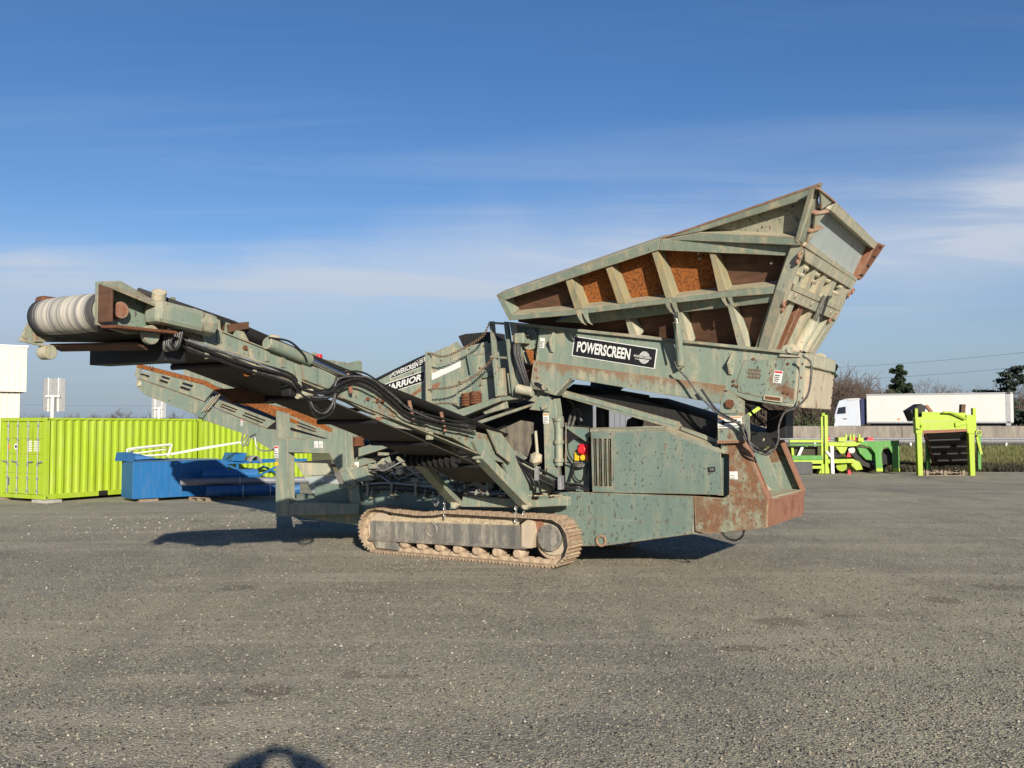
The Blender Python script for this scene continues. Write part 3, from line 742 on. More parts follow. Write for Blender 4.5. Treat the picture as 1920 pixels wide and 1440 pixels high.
MB().prism([f(0.02, .05) + Vector((0, .11, 0)), f(1, .05) + Vector((0, .11, 0)), f(1, .92) + Vector((0, .11, 0)), f(0.02, .92) + Vector((0, .11, 0))], (0, .02, 0)).build('radiator_screen', M['black'], EH)
pl('latch', [(1328, 876), (1341, 875), (1342, 884), (1329, 885)], PD, M['black'], DOOR, 0.02, 0.001, 0.004)
pl('latch_paddle', [(1331, 878), (1339, 877), (1339, 883), (1332, 883)], PD, M['steel'], DOOR, 0.03, 0.021, 0.003)
for x in range(6):
    px = 1118 + x * 23; bolt(EH, tv(px, 804.5, .5) + Vector((0, .0, 0)), VN, 0.012, 0.008, M['green_dusty'])

# ---- control station beside the housing
CS = part('control_station')
pl('dark_backing', [(1036, 790), (1108, 800), (1112, 925), (1036, 925)], vpl(1.35), M['black'], CS, 0, -.05, 0)  # black sheet added so the gap behind the controls stays dark
pl('control_panel', [(1058, 838), (1078, 822), (1104, 832), (1105, 925), (1060, 921)], vpl(.85), M['green_dark'], CS, 0, -0.25)
pl('shelf_gusset', [(1056, 799), (1104, 802), (1102, 831)], vpl(.70), M['green_dark'], CS, 0, -0.02)
c = tv(1094, 843, .80); sb = MB().box(c.x - .09, c.x + .09, c.y - .02, c.y + .1, c.z - .10, c.z + .10).build('stop_button_box', M['red'], CS, 0.015)
MB().cyl(c + Vector((0, -.02, 0)), c + Vector((0, -.09, 0)), 0.075, 20).build('stop_button', M['red'], sb, 0.01, smooth=40)
c = tv(1094, 858, .80); MB().box(c.x - .085, c.x + .085, c.y, c.y + .1, c.z - .06, c.z + .06).build('isolator_box', M['orange'], CS, 0.012)
MB().cyl(c, c + Vector((0, -.04, 0)), 0.05, 16).build('isolator_switch', M['yellow'], CS, 0.006, smooth=40)
pl('warning_plate', [(1077, 848), (1085, 848), (1085, 864), (1077, 864)], vpl(.80), M['yellow'], CS, 0, -0.03)
c = tv(1086, 872, .78)
MB().lump(c, .08, 2, (1.4, 1, .8)).build('cable_gland', M['hose_dusty'], CS)
for k, (pp) in enumerate([[(1077, 873), (1076, 890), (1084, 901), (1094, 899), (1100, 880), (1103, 868)], [(1063, 822), (1066, 850), (1076, 868), (1073, 890), (1064, 905)], [(1060, 866), (1075, 872), (1070, 895), (1066, 915)]]):
    MB().tube(bezier([tv(x, y, .77 - .02 * k) for x, y in pp]), 0.013, 6).build('control_cable', M['hose'], CS, smooth=60)
MB().tube([tv(1053, 793, .66), tv(1061, 793, .66), tv(1061, 870, .66)], 0.012, 6).build('guard_rod', M['green_dusty'], CS, smooth=60)

# ---- raised leg with its hydraulic ram
LG = part('support_leg')
pl('leg_post', [(1018, 752), (1040, 746), (1044, 775), (1041, 874), (1043, 905), (1022, 905), (1020, 830)], vpl(.58), M['green'], LG, 0, -0.22)
pl('leg_cap', [(992, 768), (1012, 742), (1035, 744), (1030, 772)], vpl(.55), M['green'], LG, 0, -0.04)
bolt(LG, tv(1021, 763, .55), VN, 0.055, 0.05, M['green_dusty'], 'pivot_pin')
pl('foot_gusset', [(1026, 876), (1046, 878), (1050, 905), (1022, 905)], vpl(.52), M['green'], LG, 0, -0.03)
c0, c1 = tv(1048, 785, .60), tv(1048, 873, .60)
MB().cyl(c0, c1, 0.072, 18).build('ram_barrel', M['green'], LG, smooth=40)
MB().cyl(c1, tv(1048.5, 908, .60), 0.030, 14).build('ram_rod', M['chrome'], LG, smooth=40)
for yy in (790, 832, 866): c = tv(1048, yy, .60); MB().cyl(c, c + Vector((0, 0, .06)), 0.092, 16).build('ram_collar', M['green_dusty'], LG, smooth=40)
sticker([(1019, 794), (1029, 794), (1029, 775), (1018, 775)], vpl(.58), 0.004, LG, 'orange', 3, 1)
pl('side_lug', [(1036, 783), (1054, 780), (1056, 800), (1052, 803), (1040, 800)], vpl(.55), M['green_dusty'], LG, 0, -0.05)
c = tv(1008, 857, .7); MB().cyl(c, tv(1004, 808, .7), 0.03, 10).build('grease_gun_tube', M['cream'], LG, smooth=40)
MB().lump(tv(1005, 860, .7), .12, 4, (.9, 1, 1.2)).build('valve_block', M['cream'], LG)

# ---- feeder: the long inclined trough under the hopper
FD = part('feeder')
P50 = vpl(.50)
pl('side_plate', [(1012, 613), (1498, 661), (1488, 764), (1400, 750), (1361, 732), (1003, 686)], P50, M['green'], FD, 0, -0.05)
pl('skirt_plate', [(1003, 676), (1361, 723), (1351, 757), (1072, 710), (1041, 741), (996, 727)], P50, M['skirt'], FD, 0.05, -0.01)
pl('top_flange', [(958, 604), (1452, 655), (1500, 660), (1500, 666), (1012, 615), (960, 609)], P50, M['green_dusty'], FD, 0.07, -0.06)
pl('front_post', [(958, 605), (971, 607), (975, 640), (982, 690), (974, 680), (966, 650)], P50, M['green_dusty'], FD, 0.06, -0.04)
pl('motor_backplate', [(968, 610), (1013, 615), (1004, 690), (985, 680), (972, 640)], vpl(.72), M['green'], FD, 0, -0.04)
pl('slot_rim', [(1000, 714), (1006, 713), (1030, 724), (1036, 733), (1032, 738), (1022, 735), (1003, 724)], P50, M['green_dusty'], FD, 0.075, 0.051)
pl('slot', [(1005, 717), (1012, 717), (1030, 727), (1031, 733), (1022, 732), (1006, 723)], P50, M['black'], FD, 0.079, 0.05, 0)
bolt(FD, tv(1023, 726, .42), VN, 0.06, 0.05, M['green_dusty'], 'pivot_pin')
pl('skirt_flange', [(1042, 740), (1068, 714), (1074, 712), (1046, 742)], P50, M['green_dusty'], FD, 0.10, -0.1)
# far side plate, floor, belt
for nm, pxs, mt in (('side_plate', [(1012, 613), (1498, 661), (1488, 764), (1400, 750), (1361, 722), (1004, 674)], 'green'), ('skirt_plate', [(1003, 676), (1361, 723), (1351, 757), (1072, 710), (1041, 741), (996, 727)], 'green')):
    MB().prism([Vector((p.x, 2.95, p.z)) for p in [tv(x, y, .5) for x, y in pxs]], (0, -0.05, 0)).build(nm, M[mt], FD)
a, b = tv(1000, 660, .5), tv(1490, 735, .5)
MB().prism([Vector((a.x, .56, a.z)), Vector((b.x, .56, b.z)), Vector((b.x, 2.88, b.z)), Vector((a.x, 2.88, a.z))], (0, 0, -.10)).build('feed_belt', M['belt'], FD)
a, b = tv(1075, 700, .5), tv(1480, 755, .5)
MB().prism([Vector((a.x, .56, a.z)), Vector((b.x, .56, b.z)), Vector((b.x, 2.88, b.z)), Vector((a.x, 2.88, a.z))], (0, 0, -.05)).build('return_belt', M['belt'], FD)
# hopper lugs on the plate
for x, y, s in ((1032, 640, 1.0), (1366, 682, 1.0)):
    p = [tv(x - 4, y - 18 * s, .5), tv(x + 8, y - 22 * s, .5), tv(x + 4, y + 22 * s, .5), tv(x - 2, y + 18 * s, .5)]
    m_ = (p[0] + p[3]) / 2
    MB().prism([p[1], p[2], p[2] + Vector((-.02, -.04, .02)), (p[1] + p[2]) / 2 + Vector((-.04, -.13, 0)), p[1] + Vector((-.02, -.04, -.04))], (0.035, 0, 0)).build('lifting_lug', M['green_dusty'], FD, 0.004)
# the sign
SQ = [(1072, 667), (1228, 692), (1233, 654), (1077, 630)]
SG = decal_quad('maker_sign', SQ, P50, 0.006, M['decal_white'], FD)
decal_quad('sign_field', SQ, P50, 0.009, M['decal_black'], SG, (.012, .04, .988, .96), .002)
lettering('POWERSCREEN', SQ, P50, 0.011, M['decal_white'], SG, (.055, .24, .70, .80), 0.030)
lettering('POWERSCREEN', SQ, P50, 0.013, M['decal_white'], SG, (.745, .43, .945, .55), 0.015)
fq = quad_fn(SQ, P50, 0.011)
mb = MB()
for k in range(11):
    yy = -1 + (k + .5) * 2 / 11; hw = math.sqrt(max(0, 1 - yy * yy))
    if abs(yy) < 0.22: continue
    s0_, s1_ = .865 - hw * .062, .865 + hw * .062; t0 = .47 + yy * .30
    mb.prism([fq(s0_, t0 - .012), fq(s1_, t0 - .012), fq(s1_, t0 + .022), fq(s0_, t0 + .022)], (0, .003, 0))
mb.build('logo_globe', M['decal_white'], SG)
decal_quad('print_line', SQ, P50, 0.011, M['decal_white'], SG, (.76, .34, .82, .36), .002)
sticker([(1012, 652), (1020, 653), (1022, 634), (1013, 633)], P50, 0.004, FD, None, 4, 9)
# access cover at the tail with its grille
COV = pl('access_cover', [(1382, 712), (1396, 675), (1496, 671), (1489, 758), (1384, 735)], P50, M['green_rusty'], FD, 0.012, 0.001, 0.004)
for r_ in range(3):
    for k in range(9):
        x = 1403.5 + k * 2.7 - r_ * .7; y = 691 + r_ * 6.6 + k * .25
        pl('grille_slot', [(x, y), (x + 1.5, y + .1), (x + 1.4, y + 5.2), (x - .1, y + 5.1)], P50, M['rust'], COV, 0.015, 0.004, 0)
sticker([(1449, 717), (1465, 719), (1469, 696), (1453, 694)], P50, 0.016, COV, 'red', 4, 3)
for x, y in [(1376, 714), (1376, 722), (1413, 673), (1478, 682), (1470, 736), (1478, 738), (1383, 724)]: bolt(COV, tv(x, y, .49), VN, 0.022, 0.02, M['rust'])
pl('cover_slot', [(1433, 740), (1468, 744), (1467, 755), (1432, 750)], P50, M['cream'], COV, 0.03, 0.013, 0.003)
pl('cover_slot_recess', [(1436, 742.5), (1464, 746), (1463.5, 752), (1435.5, 748.5)], P50, M['rust'], COV, 0.034, 0.02, 0)
# end box, caked in dust
uE = tv(1492, 712, .5).x
def eb(x, y): return tu(x, y, uE)
pts = [tv(1498, 661, .5), tv(1488, 764, .5)]
EB = MB(); vE = 3.0
top, bot = pts
EB.prism([Vector((top.x - .35, .52, top.z + .06)), Vector((top.x, .49, top.z + .01)), Vector((bot.x, .49, bot.z)), Vector((bot.x - .35, .52, bot.z + .08))], (0, vE - .5, 0))
EB.build('end_box', M['cream'], FD, 0.02)
def endq(v0, v1, t0, t1, out, th, mat, nm, bev=0.006):
    a_, b_ = bot, top
    q_ = [Vector((lerp(a_.x, b_.x, t) + out, v, lerp(a_.z, b_.z, t))) for v, t in ((v0, t0), (v1, t0), (v1, t1), (v0, t1))]
    return MB().prism(q_, (-th, 0, 0)).build(nm, mat, FD, bev)
endq(.50, .85, .02, 1.0, .03, .05, M['cream'], 'end_flange')
M['cream_rust'] = worn_paint('rust_stained_dust', (0.36, 0.31, 0.23), rust=0.42, dust=0.6, chips=0.1, dustcol=(0.50, 0.43, 0.31), seed=21.0)
endq(1.05, 2.9, .0, .72, .06, .07, M['cream_rust'], 'end_cover')
endq(.95, 3.0, .78, 1.03, .05, .06, M['cream'], 'end_cover_lip')
for t in (.1, .3, .55, .8, .95): bolt(FD, Vector((lerp(bot.x, top.x, t) + .03, .62, lerp(bot.z, top.z, t))), (1, 0, 0), .02, .02, M['rust'])
for t in (.08, .25, .45, .62): bolt(FD, Vector((lerp(bot.x, top.x, t) + .05, 2.85, lerp(bot.z, top.z, t))), (1, 0, 0), .02, .02, M['rust'])
# pivot lug, sign box and hose at the tail
pl('pivot_lug', [(1352, 736), (1366, 733), (1395, 752), (1395, 776), (1350, 774)], vpl(.46), M['green_rusty'], FD, 0, -0.06)
bolt(FD, tv(1369, 757, .46), VN, 0.075, 0.05, M['rust'], 'pivot_pin')
TB = pl('pivot_post', [(1345, 778), (1394, 776), (1395, 827), (1346, 829)], vpl(.44), M['green_rusty'], FD, 0, -0.35)
pl('pivot_post_cap', [(1344, 826), (1396, 824), (1396, 830), (1345, 832)], vpl(.42), M['rust_red'], FD, 0, -0.3)
SB = [(1346, 803), (1391, 801), (1391, 780), (1346, 782)]
s = decal_quad('safety_sticker', SB, vpl(.44), 0.005, M['decal_white'], FD)
decal_quad('sticker_header', SB, vpl(.44), 0.008, M['orange'], s, (.03, .84, .97, .95))
for x0, y0, x1, y1 in ((.05, .42, .95, .55), (.16, .30, .30, .60), (.70, .62, .8, .74), (.18, .62, .26, .74), (.05, .12, .5, .18), (.55, .12, .9, .18)):
    decal_quad('print_line', SB, vpl(.44), 0.008, M['decal_black'], s, (x0, y0, x1, y1))
for r_, pp, mt, vv in ((.016, [(1269, 690), (1290, 712), (1310, 740), (1350, 778), (1395, 800), (1405, 830), (1415, 845), (1440, 852), (1458, 830), (1460, 800), (1470, 775), (1490, 765), (1512, 745), (1520, 715), (1520, 680), (1505, 668)], 'hose_dusty', .28), (.02, [(1315, 730), (1345, 770), (1385, 795), (1400, 825), (1412, 838), (1436, 846), (1452, 832)], 'hose', .30), (.018, [(1395, 795), (1402, 822), (1412, 835), (1440, 850), (1456, 838)], 'hose_dusty', .34), (.02, [(1395, 757), (1415, 780), (1435, 800)], 'hose', 1.2), (.02, [(1415, 757), (1440, 770), (1445, 785), (1470, 770)], 'hose', 1.4)):
    MB().tube(bezier([tv(x, y, vv) for x, y in pp], 6), r_, 7).build('tail_hose', M[mt], FD, smooth=60)
# hydraulic motor and its hoses at the front of the feeder
c = tv(996, 637, .70)
MB().cyl(c, c + Vector((0, -.05, 0)), 0.19, 26).build('motor_flange', M['green_dusty'], FD, 0.006, smooth=40)
MB().box(c.x - .18, c.x + .02, c.y - .32, c.y - .05, c.z - .09, c.z + .11).build('hydraulic_motor', M['green'], FD, 0.02)
for k in range(9):
    a = -0.6 + k * 0.42; bolt(FD, c + Vector((math.cos(a) * .155, -.05, math.sin(a) * .155)), VN, 0.016, 0.02)
pl('chute_liner', [(985, 655), (996, 657), (1003, 680), (995, 684)], vpl(.62), M['rust_orange'], FD, 0, -0.2)
pl('chute_liner', [(978, 683), (1003, 686), (1000, 740), (985, 730)], vpl(.85), M['rust'], FD, 0, -0.2)
for k in range(5):
    d = k * 2.6
    MB().tube(bezier([tv(987 + d * .6, 625 + d * .5, .48), tv(968 + d, 632, .44), tv(964 + d, 660, .42), tv(974 + d, 695, .44), tv(984 + d * .8, 725, .5), tv(980 + d * 1.2, 748, .6)], 6), 0.022, 8).build('motor_hose', M['hose_dusty' if k % 2 else 'hose'], FD, smooth=60)
mb = MB(); c = tv(979, 727, .5); mb.cyl(c + Vector((-.1, 0, -.02)), c + Vector((.22, 0, -.08)), 0.09, 16)
mb.build('shaft_coupling', M['cream'], FD, 0.01, smooth=40)

# ---- hopper
M['rib_dust'] = worn_paint('rib_dust', (0.20, 0.21, 0.14), rust=0.20, dust=0.8, chips=0.05, dustcol=(0.34, 0.255, 0.125), seed=15.0)
HP = part('hopper')
C_ = tv(1473, 548, 0); D_ = tv(955, 600, 0); E_ = tv(1240, 450, -.4)
PU = plane3(C_, D_, E_)
PL_ = plane3(tv(1000, 609, .5), tv(1445, 658, .5), tv(1473, 549, 0.0))
PW = plane3(tv(1240, 450, -.4), tv(1503, 461, -.4), tv(1537, 347, -.75))
W1 = part('side_wall', HP) if False else None
def hp(nm, pxs, plane, mat, f=0.0, b=-.14, bev=.008): return pl(nm, pxs, plane, M[mat], HP, f, b, bev)
hp('top_rail', [(932, 552), (1240, 446), (1236, 468), (948, 562)], PU, 'green_dusty', .03, -.28)
hp('top_rail', [(1240.5, 446.5), (1503, 460), (1473, 479), (1236.5, 468.5)], PU, 'green_dusty', .03, -.28)
hp('end_rail', [(1503.5, 461), (1473, 548), (1457, 533), (1474, 479)], PU, 'green', .028, -.28)
hp('end_rail', [(932, 553), (955, 599), (962, 588), (948, 562.5)], PU, 'green_dusty', .028, -.28)
hp('middle_rail', [(955, 600), (961, 589), (1075, 578), (1250, 558), (1347, 545), (1457, 533), (1472, 548), (1347, 558), (1255, 568), (1072, 590)], PU, 'green_dusty', .04, -.28)
ribs = [((1060, 526), (1072, 522), (1094, 577), (1080, 580)), ((1136, 504), (1147, 500), (1174, 567), (1160, 569)), ((1222, 474), (1234, 470), (1264, 557), (1250, 559)), ((1330, 475), (1341, 476), (1365, 543), (1348, 546))]
for r_ in ribs:
    a0, a1, b1, b0 = [tp(x, y, PU) for x, y in r_]; n = PU[1]
    # a rib that deepens towards the foot
    MB().hexa([a0 + n * .0, a1 + n * .0, b1 + n * .045, b0 + n * .045], [a0 - n * .28, a1 - n * .28, b1 - n * .28, b0 - n * .28]).build('rib', M['rib_dust'], HP, .006)
sheets = [('rust_brown', [(940, 557), (1072, 520), (1094, 578), (958, 592)]), ('rust_orange', [(1072.3, 521), (1147, 498), (1174, 568), (1094.3, 578)]), ('rust_orange', [(1147.3, 498), (1234, 468), (1264, 558), (1174.3, 568)]), ('rust_orange', [(1234.3, 468), (1341, 470), (1365, 544), (1264.3, 558)]), ('rust_brown', [(1341.3, 470), (1490, 478), (1465, 534), (1365.3, 544)])]
for mt, pxs in sheets: hp('wall_sheet', pxs, PU, mt, -.25, -.28, 0)
hp('lower_rail', [(1040, 604), (1072, 592), (1255, 569), (1347, 559), (1471, 549), (1443, 568), (1250, 589), (1110, 607)], PL_, 'green_dusty', .0, -.22)
hp('end_rail', [(1471, 549.5), (1437, 660), (1414, 657), (1443, 568.5)], PL_, 'green', .0, -.22)
for r_ in [((1172, 599), (1181, 598), (1199, 631), (1183, 629)), ((1270, 587), (1279, 586), (1296, 645), (1281, 643)), ((1364, 575), (1374, 574), (1404, 656), (1387, 654))]:
    a0, a1, b1, b0 = [tp(x, y, PL_) for x, y in r_]; n = PL_[1]
    MB().hexa([a0, a1, b1 + n * .05, b0 + n * .05], [a0 - n * .22, a1 - n * .22, b1 - n * .22, b0 - n * .22]).build('rib', M['cream'], HP, .006)
for mt, pxs in (('rust_brown', [(958, 601), (1072, 590), (1181, 592), (1199, 638), (1000, 619), (962, 612)]), ('rust_brown', [(1181.3, 592), (1280, 584), (1297, 651), (1199.3, 638)]), ('rust_brown', [(1280.3, 584), (1375, 570), (1404, 662), (1297.3, 651)]), ('rust_brown', [(1375.3, 570), (1455, 558), (1424, 665), (1404.3, 662)])):
    hp('wall_sheet', pxs, PL_, mt, -.20, -.23, 0)
# curved locking hooks
for x, y in ((1084, 578), (1250, 558), (1354, 545)):
    for dx in (0, 12):
        mb = MB(); pts_o, pts_i = [], []
        path = [(0, 0), (1, 10), (3, 18), (8, 27), (14, 31)]
        for k, (ax, ay) in enumerate(path):
            p_ = tv(x + dx + ax, y + ay, -.06 + .012 * k)
            pts_o.append(p_ + Vector((.05 - .012 * k, 0, 0))); pts_i.append(p_ + Vector((-.05 + .012 * k, 0, 0)))
        mb.prism(pts_o + pts_i[::-1], (0, .05, 0)); mb.build('locking_hook', M['green_dusty'], HP, .004)
# hopper ram
a, b, c = tv(1262, 575, .10), tv(1270, 606, .14), tv(1276, 684, .40)
HR = MB().cyl(b, c, .062, 18).build('hopper_ram', M['green'], HP, smooth=40)
MB().cyl(a, b, .035, 14).build('ram_rod', M['steel'], HR, smooth=40)
MB().cyl(lerp(b, c, -.02), lerp(b, c, .1), .072, 18).build('ram_gland', M['green_dusty'], HR, smooth=40)
MB().prism([tv(1266, 678, .42), tv(1285, 672, .42), tv(1284, 688, .42), tv(1272, 694, .42)], (0, -.05, 0)).build('ram_clevis', M['green_dusty'], HR, .005)
MB().cyl(tv(1268, 600, .02), tv(1274, 660, .12), .016, 8).build('ram_pipe', M['green_dusty'], HR, smooth=40)
for x, y in ((1308, 488), (1443, 496), (1306, 478)):
    p = tp(x, y, PU); MB().cyl(p - PU[1] * .25, p - PU[1] * .10, .02, 10).build('bolt', M['cream'], HP, smooth=40)
# upper wing
hp('wing_rail', [(1243, 447), (1537, 345), (1515, 372), (1313, 434)], PW, 'green_dusty', .02, -.18)
hp('wing_rail', [(1537.4, 346), (1505, 459), (1493, 443), (1515.3, 372.5)], PW, 'green_dusty', .02, -.18)
hp('wing_rail', [(1243, 448.5), (1313, 435), (1493, 443.5), (1504, 460)], PW, 'green_dusty', .02, -.18)
M['wing_sheet'] = worn_paint('wing_sheet', (0.24, 0.245, 0.18), rust=0.22, dust=0.6, chips=1.0, dustcol=(0.36, 0.33, 0.24), seed=19.0)
hp('wing_sheet', [(1300, 438), (1520, 366), (1498, 447)], PW, 'wing_sheet', -.16, -.19, 0)
hp('wing_edge', [(1240, 446.5), (1537, 344.5), (1538, 346.5), (1241, 448.5)], PW, 'rust_red', .028, -.06, 0)
# far wall and far wing
def far_pts(pxs, plane): return [Vector((p.x, 2 * VC - p.y, p.z)) for p in [tp(x, y, plane) for x, y in pxs]]
MB().prism(far_pts([(932, 552), (1240, 446), (1503, 460), (1473, 548), (955, 600)], PU), (0, .08, 0)).build('far_wall', M['green_dusty'], HP)
MB().prism(far_pts([(957, 601), (1473, 549), (1437, 660), (1000, 609)], PL_), (0, .08, 0)).build('far_wall', M['green_dusty'], HP)
# tail wall of the hopper
p1 = tv(1505, 461, -.38); p2 = tz(1605, 524, p1.z); p3 = tv(1556, 380, -.15)
PE = plane3(p1, p2, p3); PE2 = plane3(p1, p2, tv(1440, 660, .5))
HT = part('tail_wall', ROOT)
def ht(nm, pxs, plane, mat, f=0.0, b=-.06, bev=.006): return pl(nm, pxs, plane, M[mat], HT, f, b, bev)
M['tail_sheet'] = worn_paint('tail_sheet', (0.30, 0.35, 0.35), rust=0.0, dust=0.22, chips=0.0, seed=12.4, dustcol=(0.46, 0.43, 0.36))
ht('wall_sheet', [(1514, 453), (1550, 393), (1633, 464), (1606, 522)], PE, 'tail_sheet', -.08, -.11, 0)
ht('top_rail', [(1549, 391), (1560, 375), (1640, 453), (1633, 465)], PE, 'cream', .06, -.12)
ht('bottom_rail', [(1505, 461), (1514, 452), (1607, 521), (1604, 527)], PE, 'cream', .02, -.10)
ht('end_rail', [(1640, 453), (1655, 458), (1613, 519), (1606, 524), (1606, 521), (1632, 466)], PE, 'rust_red', .05, -.14)
for k in range(4):
    x, y = lerp(1645, 1611, k / 3), lerp(462, 514, k / 3)
    pl('rail_hole', [(x - 2, y - 2), (x + 2, y - 2), (x + 2, y + 2), (x - 2, y + 2)], PE, M['black'], HT, .054, .04, 0)
ht('corner_rail', [(1503, 459), (1533, 356), (1546, 392), (1513, 453)], PE, 'cream', -.06, -.12)
for a in [((1536, 352), (1560, 374), (1538, 392)), ((1527, 398), (1548, 392), (1524, 428)), ((1518, 432), (1536, 422), (1511, 455))]:
    pa, pb, pc = [tp(x, y, PE) for x, y in a]; n = PE[1]
    MB().prism([pa + n * .02, pb + n * .05, pc + n * .02], -n * .03).build('corner_gusset', M['cream'], HT, .004)
    MB().prism([pa + n * .02, pb + n * .06, pb - n * .10, pa - n * .06], (0, 0, -.03)).build('corner_shelf', M['rust_red'], HT, .004)
# lower half: corrugated ribs between beams, hinges and ram
ht('wall_sheet', [(1505, 462), (1604, 526), (1592, 548), (1530, 662), (1440, 660)], PE2, 'cream', -.14, -.18, 0)
ht('upper_beam', [(1506, 464), (1604, 527), (1593, 541), (1507, 489)], PE2, 'cream', .02, -.13)
ht('middle_beam', [(1484, 545), (1573, 584), (1565, 600), (1476, 562)], PE2, 'cream', .03, -.13)
ht('middle_beam', [(1488, 531), (1578, 575), (1574, 583), (1485, 544)], PE2, 'cream', .01, -.13)
for k in range(5):
    t = (k + .35) / 5
    x0, y0 = lerp(1506, 1594, t), lerp(487, 540, t); x1, y1 = lerp(1486, 1578, t), lerp(533, 576, t)
    ht('stiffener', [(x0, y0), (x0 + 7, y0 + 4), (x1 + 7, y1 + 3), (x1, y1)], PE2, 'cream', -.01, -.14)
    x2, y2 = lerp(1478, 1566, t), lerp(562, 600, t); x3, y3 = lerp(1443, 1524, t), lerp(658, 662, t)
    ht('stiffener', [(x2, y2), (x2 + 8, y2 + 4), (x3 + 7, y3), (x3, y3)], PE2, 'cream' if k != 1 else 'rust_red', -.01, -.14)
ht('end_rail', [(1604, 527), (1594, 548), (1566, 604), (1528, 664), (1520, 662), (1558, 600), (1586, 545), (1596, 536)], PE2, 'cream', .0, -.16)
ht('corner_rail', [(1504, 462), (1472, 549), (1438, 660), (1446, 660), (1478, 552), (1508, 470)], PE2, 'cream', .01, -.16)
for x, y in ((1497, 477), (1494, 488), (1468, 568), (1466, 578), (1562, 590), (1554, 600), (1597, 545), (1590, 552)):
    n = PE2[1]; p = tp(x, y, PE2)
    MB().ring(p + n * .02, n, .045, .02, 12, 6).build('hinge_knuckle', M['rust_red'], HT, smooth=60)
for x, y in ((1510, 503), (1502, 516), (1531, 515), (1524, 528), (1552, 527), (1574, 538), (1567, 550), (1488, 553), (1518, 568), (1554, 584)):
    p = tp(x, y, PE2); bolt(HT, p + PE2[1] * -.12, PE2[1], .035, .17, M['cream'])
a, b, c = tp(1541, 552, PE2), tp(1518, 598, PE2), tp(1488, 652, PE2); n = PE2[1]
TRM = MB().cyl(b + n * .08, c + n * .06, .10, 18).build('tail_ram', M['cream'], HT, .006, smooth=40)
MB().cyl(a + n * .06, b + n * .08, .04, 14).build('ram_rod', M['steel'], TRM, smooth=40)
MB().cyl(a + n * .06 + Vector((.06, 0, 0)), b + n * .10 + Vector((.08, 0, 0)), .022, 8).build('ram_pipe', M['hose'], TRM, smooth=40)
for x, y, s in ((1483, 656, 1), (1538, 671, .8)):
    p = tv(x, y, .46) if x < 1500 else tz(x, y, tv(1483, 656, .46).z + .0)
    MB().prism([p + Vector((-.20 * s, 0, -.10)), p + Vector((-.12 * s, 0, .07)), p + Vector((0, 0, .11 * s)), p + Vector((.10 * s, 0, .05)), p + Vector((.14 * s, 0, -.12))], (0, .07, 0)).build('hinge_lug', M['cream'], HT, .01)
    bolt(HT, p, VN, .06, .05, M['cream'], 'hinge_pin')

# ---- main conveyor between feeder and screen box
MC = part('main_conveyor')
pl('side_angle', [(1050, 737), (1058, 732), (1270, 790), (1277, 799), (1272, 807), (1056, 744)], vpl(.72), M['green_dusty'], MC, .02, -.08)
pl('side_angle_web', [(1054, 738), (1272, 798), (1272, 801), (1054, 741)], vpl(.72), M['green_dark'], MC, .026, .01, 0)
pl('tail_guard', [(1085, 722), (1178, 738), (1180, 760), (1050, 747), (1055, 735), (1075, 720)], vpl(1.3), M['black'], MC, 0, -1.0, 0)  # black block added to fill the dark gap under the feeder
pl('tail_box', [(1438, 768), (1474, 770), (1474, 822), (1436, 822)], vpl(2.2), M['black'], MC, 0, -.5, .01)
pts = [tv(x, y, .85) for x, y in [(1040, 737), (1178, 742), (1405, 812), (1405, 838), (1275, 806), (1056, 745)]]
MB().prism(pts, (0, 1.9, 0)).build('belt', M['rubber'], MC)
pl('lower_rail', [(1278, 800), (1345, 824), (1345, 833), (1275, 806)], vpl(.72), M['green_dusty'], MC, 0, -.05)
# engine top, exhaust and hoses seen below the feeder
EG = part('engine')
mb = MB()
c = tv(1070, 800, 1.5); mb.box(c.x - .35, c.x + .15, 1.4, 2.2, c.z - .1, c.z + .55)
mb.build('air_cleaner', M['black'], EG, .05)
c = tv(1130, 800, 1.5); mb = MB(); mb.cyl(c + Vector((0, 0, -.2)), c + Vector((0, 0, .42)), .12, 14); mb.cyl(c + Vector((0, 0, .35)), c + Vector((.15, .2, .62)), .07, 12)
mb.build('exhaust', M['black'], EG, smooth=40)
c = tv(1190, 800, 1.4); MB().lump(c + Vector((0, 0, .05)), .16, 8, (1, 1, 1.1)).build('filler_cap', M['black'], EG)
for k, pp in enumerate([[(1065, 800), (1072, 775), (1085, 768), (1090, 790)], [(1072, 800), (1078, 780), (1076, 760), (1065, 748)]]):
    MB().tube(bezier([tv(x, y, 1.2) for x, y in pp]), .03, 8).build('engine_hose', M['hose_dusty'], EG, smooth=60)

# ---- screen box
SX = part('screen_box')
PS = vpl(.95)
pl('box_side', [(676, 725), (780, 674), (858, 642), (866, 652), (955, 636), (985, 700), (985, 750), (930, 765), (850, 800), (700, 800)], PS, M['green'], SX, 0, -.04)
far_q = [Vector((p.x, 2.5, p.z)) for p in [tv(x, y, .95) for x, y in [(676, 725), (780, 674), (858, 642), (866, 652), (955, 636), (985, 700), (985, 750), (850, 800), (700, 800)]]]
MB().prism(far_q, (0, .04, 0)).build('box_side', M['green'], SX)
pl('top_trim', [(676, 724), (780, 672.5), (797, 665), (797, 669), (780, 677), (678, 729)], PS, M['black'], SX, .02, -.05)
pl('upper_plate', [(806, 669), (858, 640), (866, 652), (915, 640), (918, 661), (865, 672), (812, 700)], PS, M['green_dusty'], SX, .012, .001, .003)
pl('rubber_flap', [(859, 630), (872, 626), (917, 622), (919, 640), (868, 650)], vpl(1.3), M['rubber'], SX, 0, -.6)
mb = MB()
pl('box_stiffener', [(880, 667), (888, 664), (905, 745), (895, 750)], PS, M['green_dark'], SX, .10, .001)
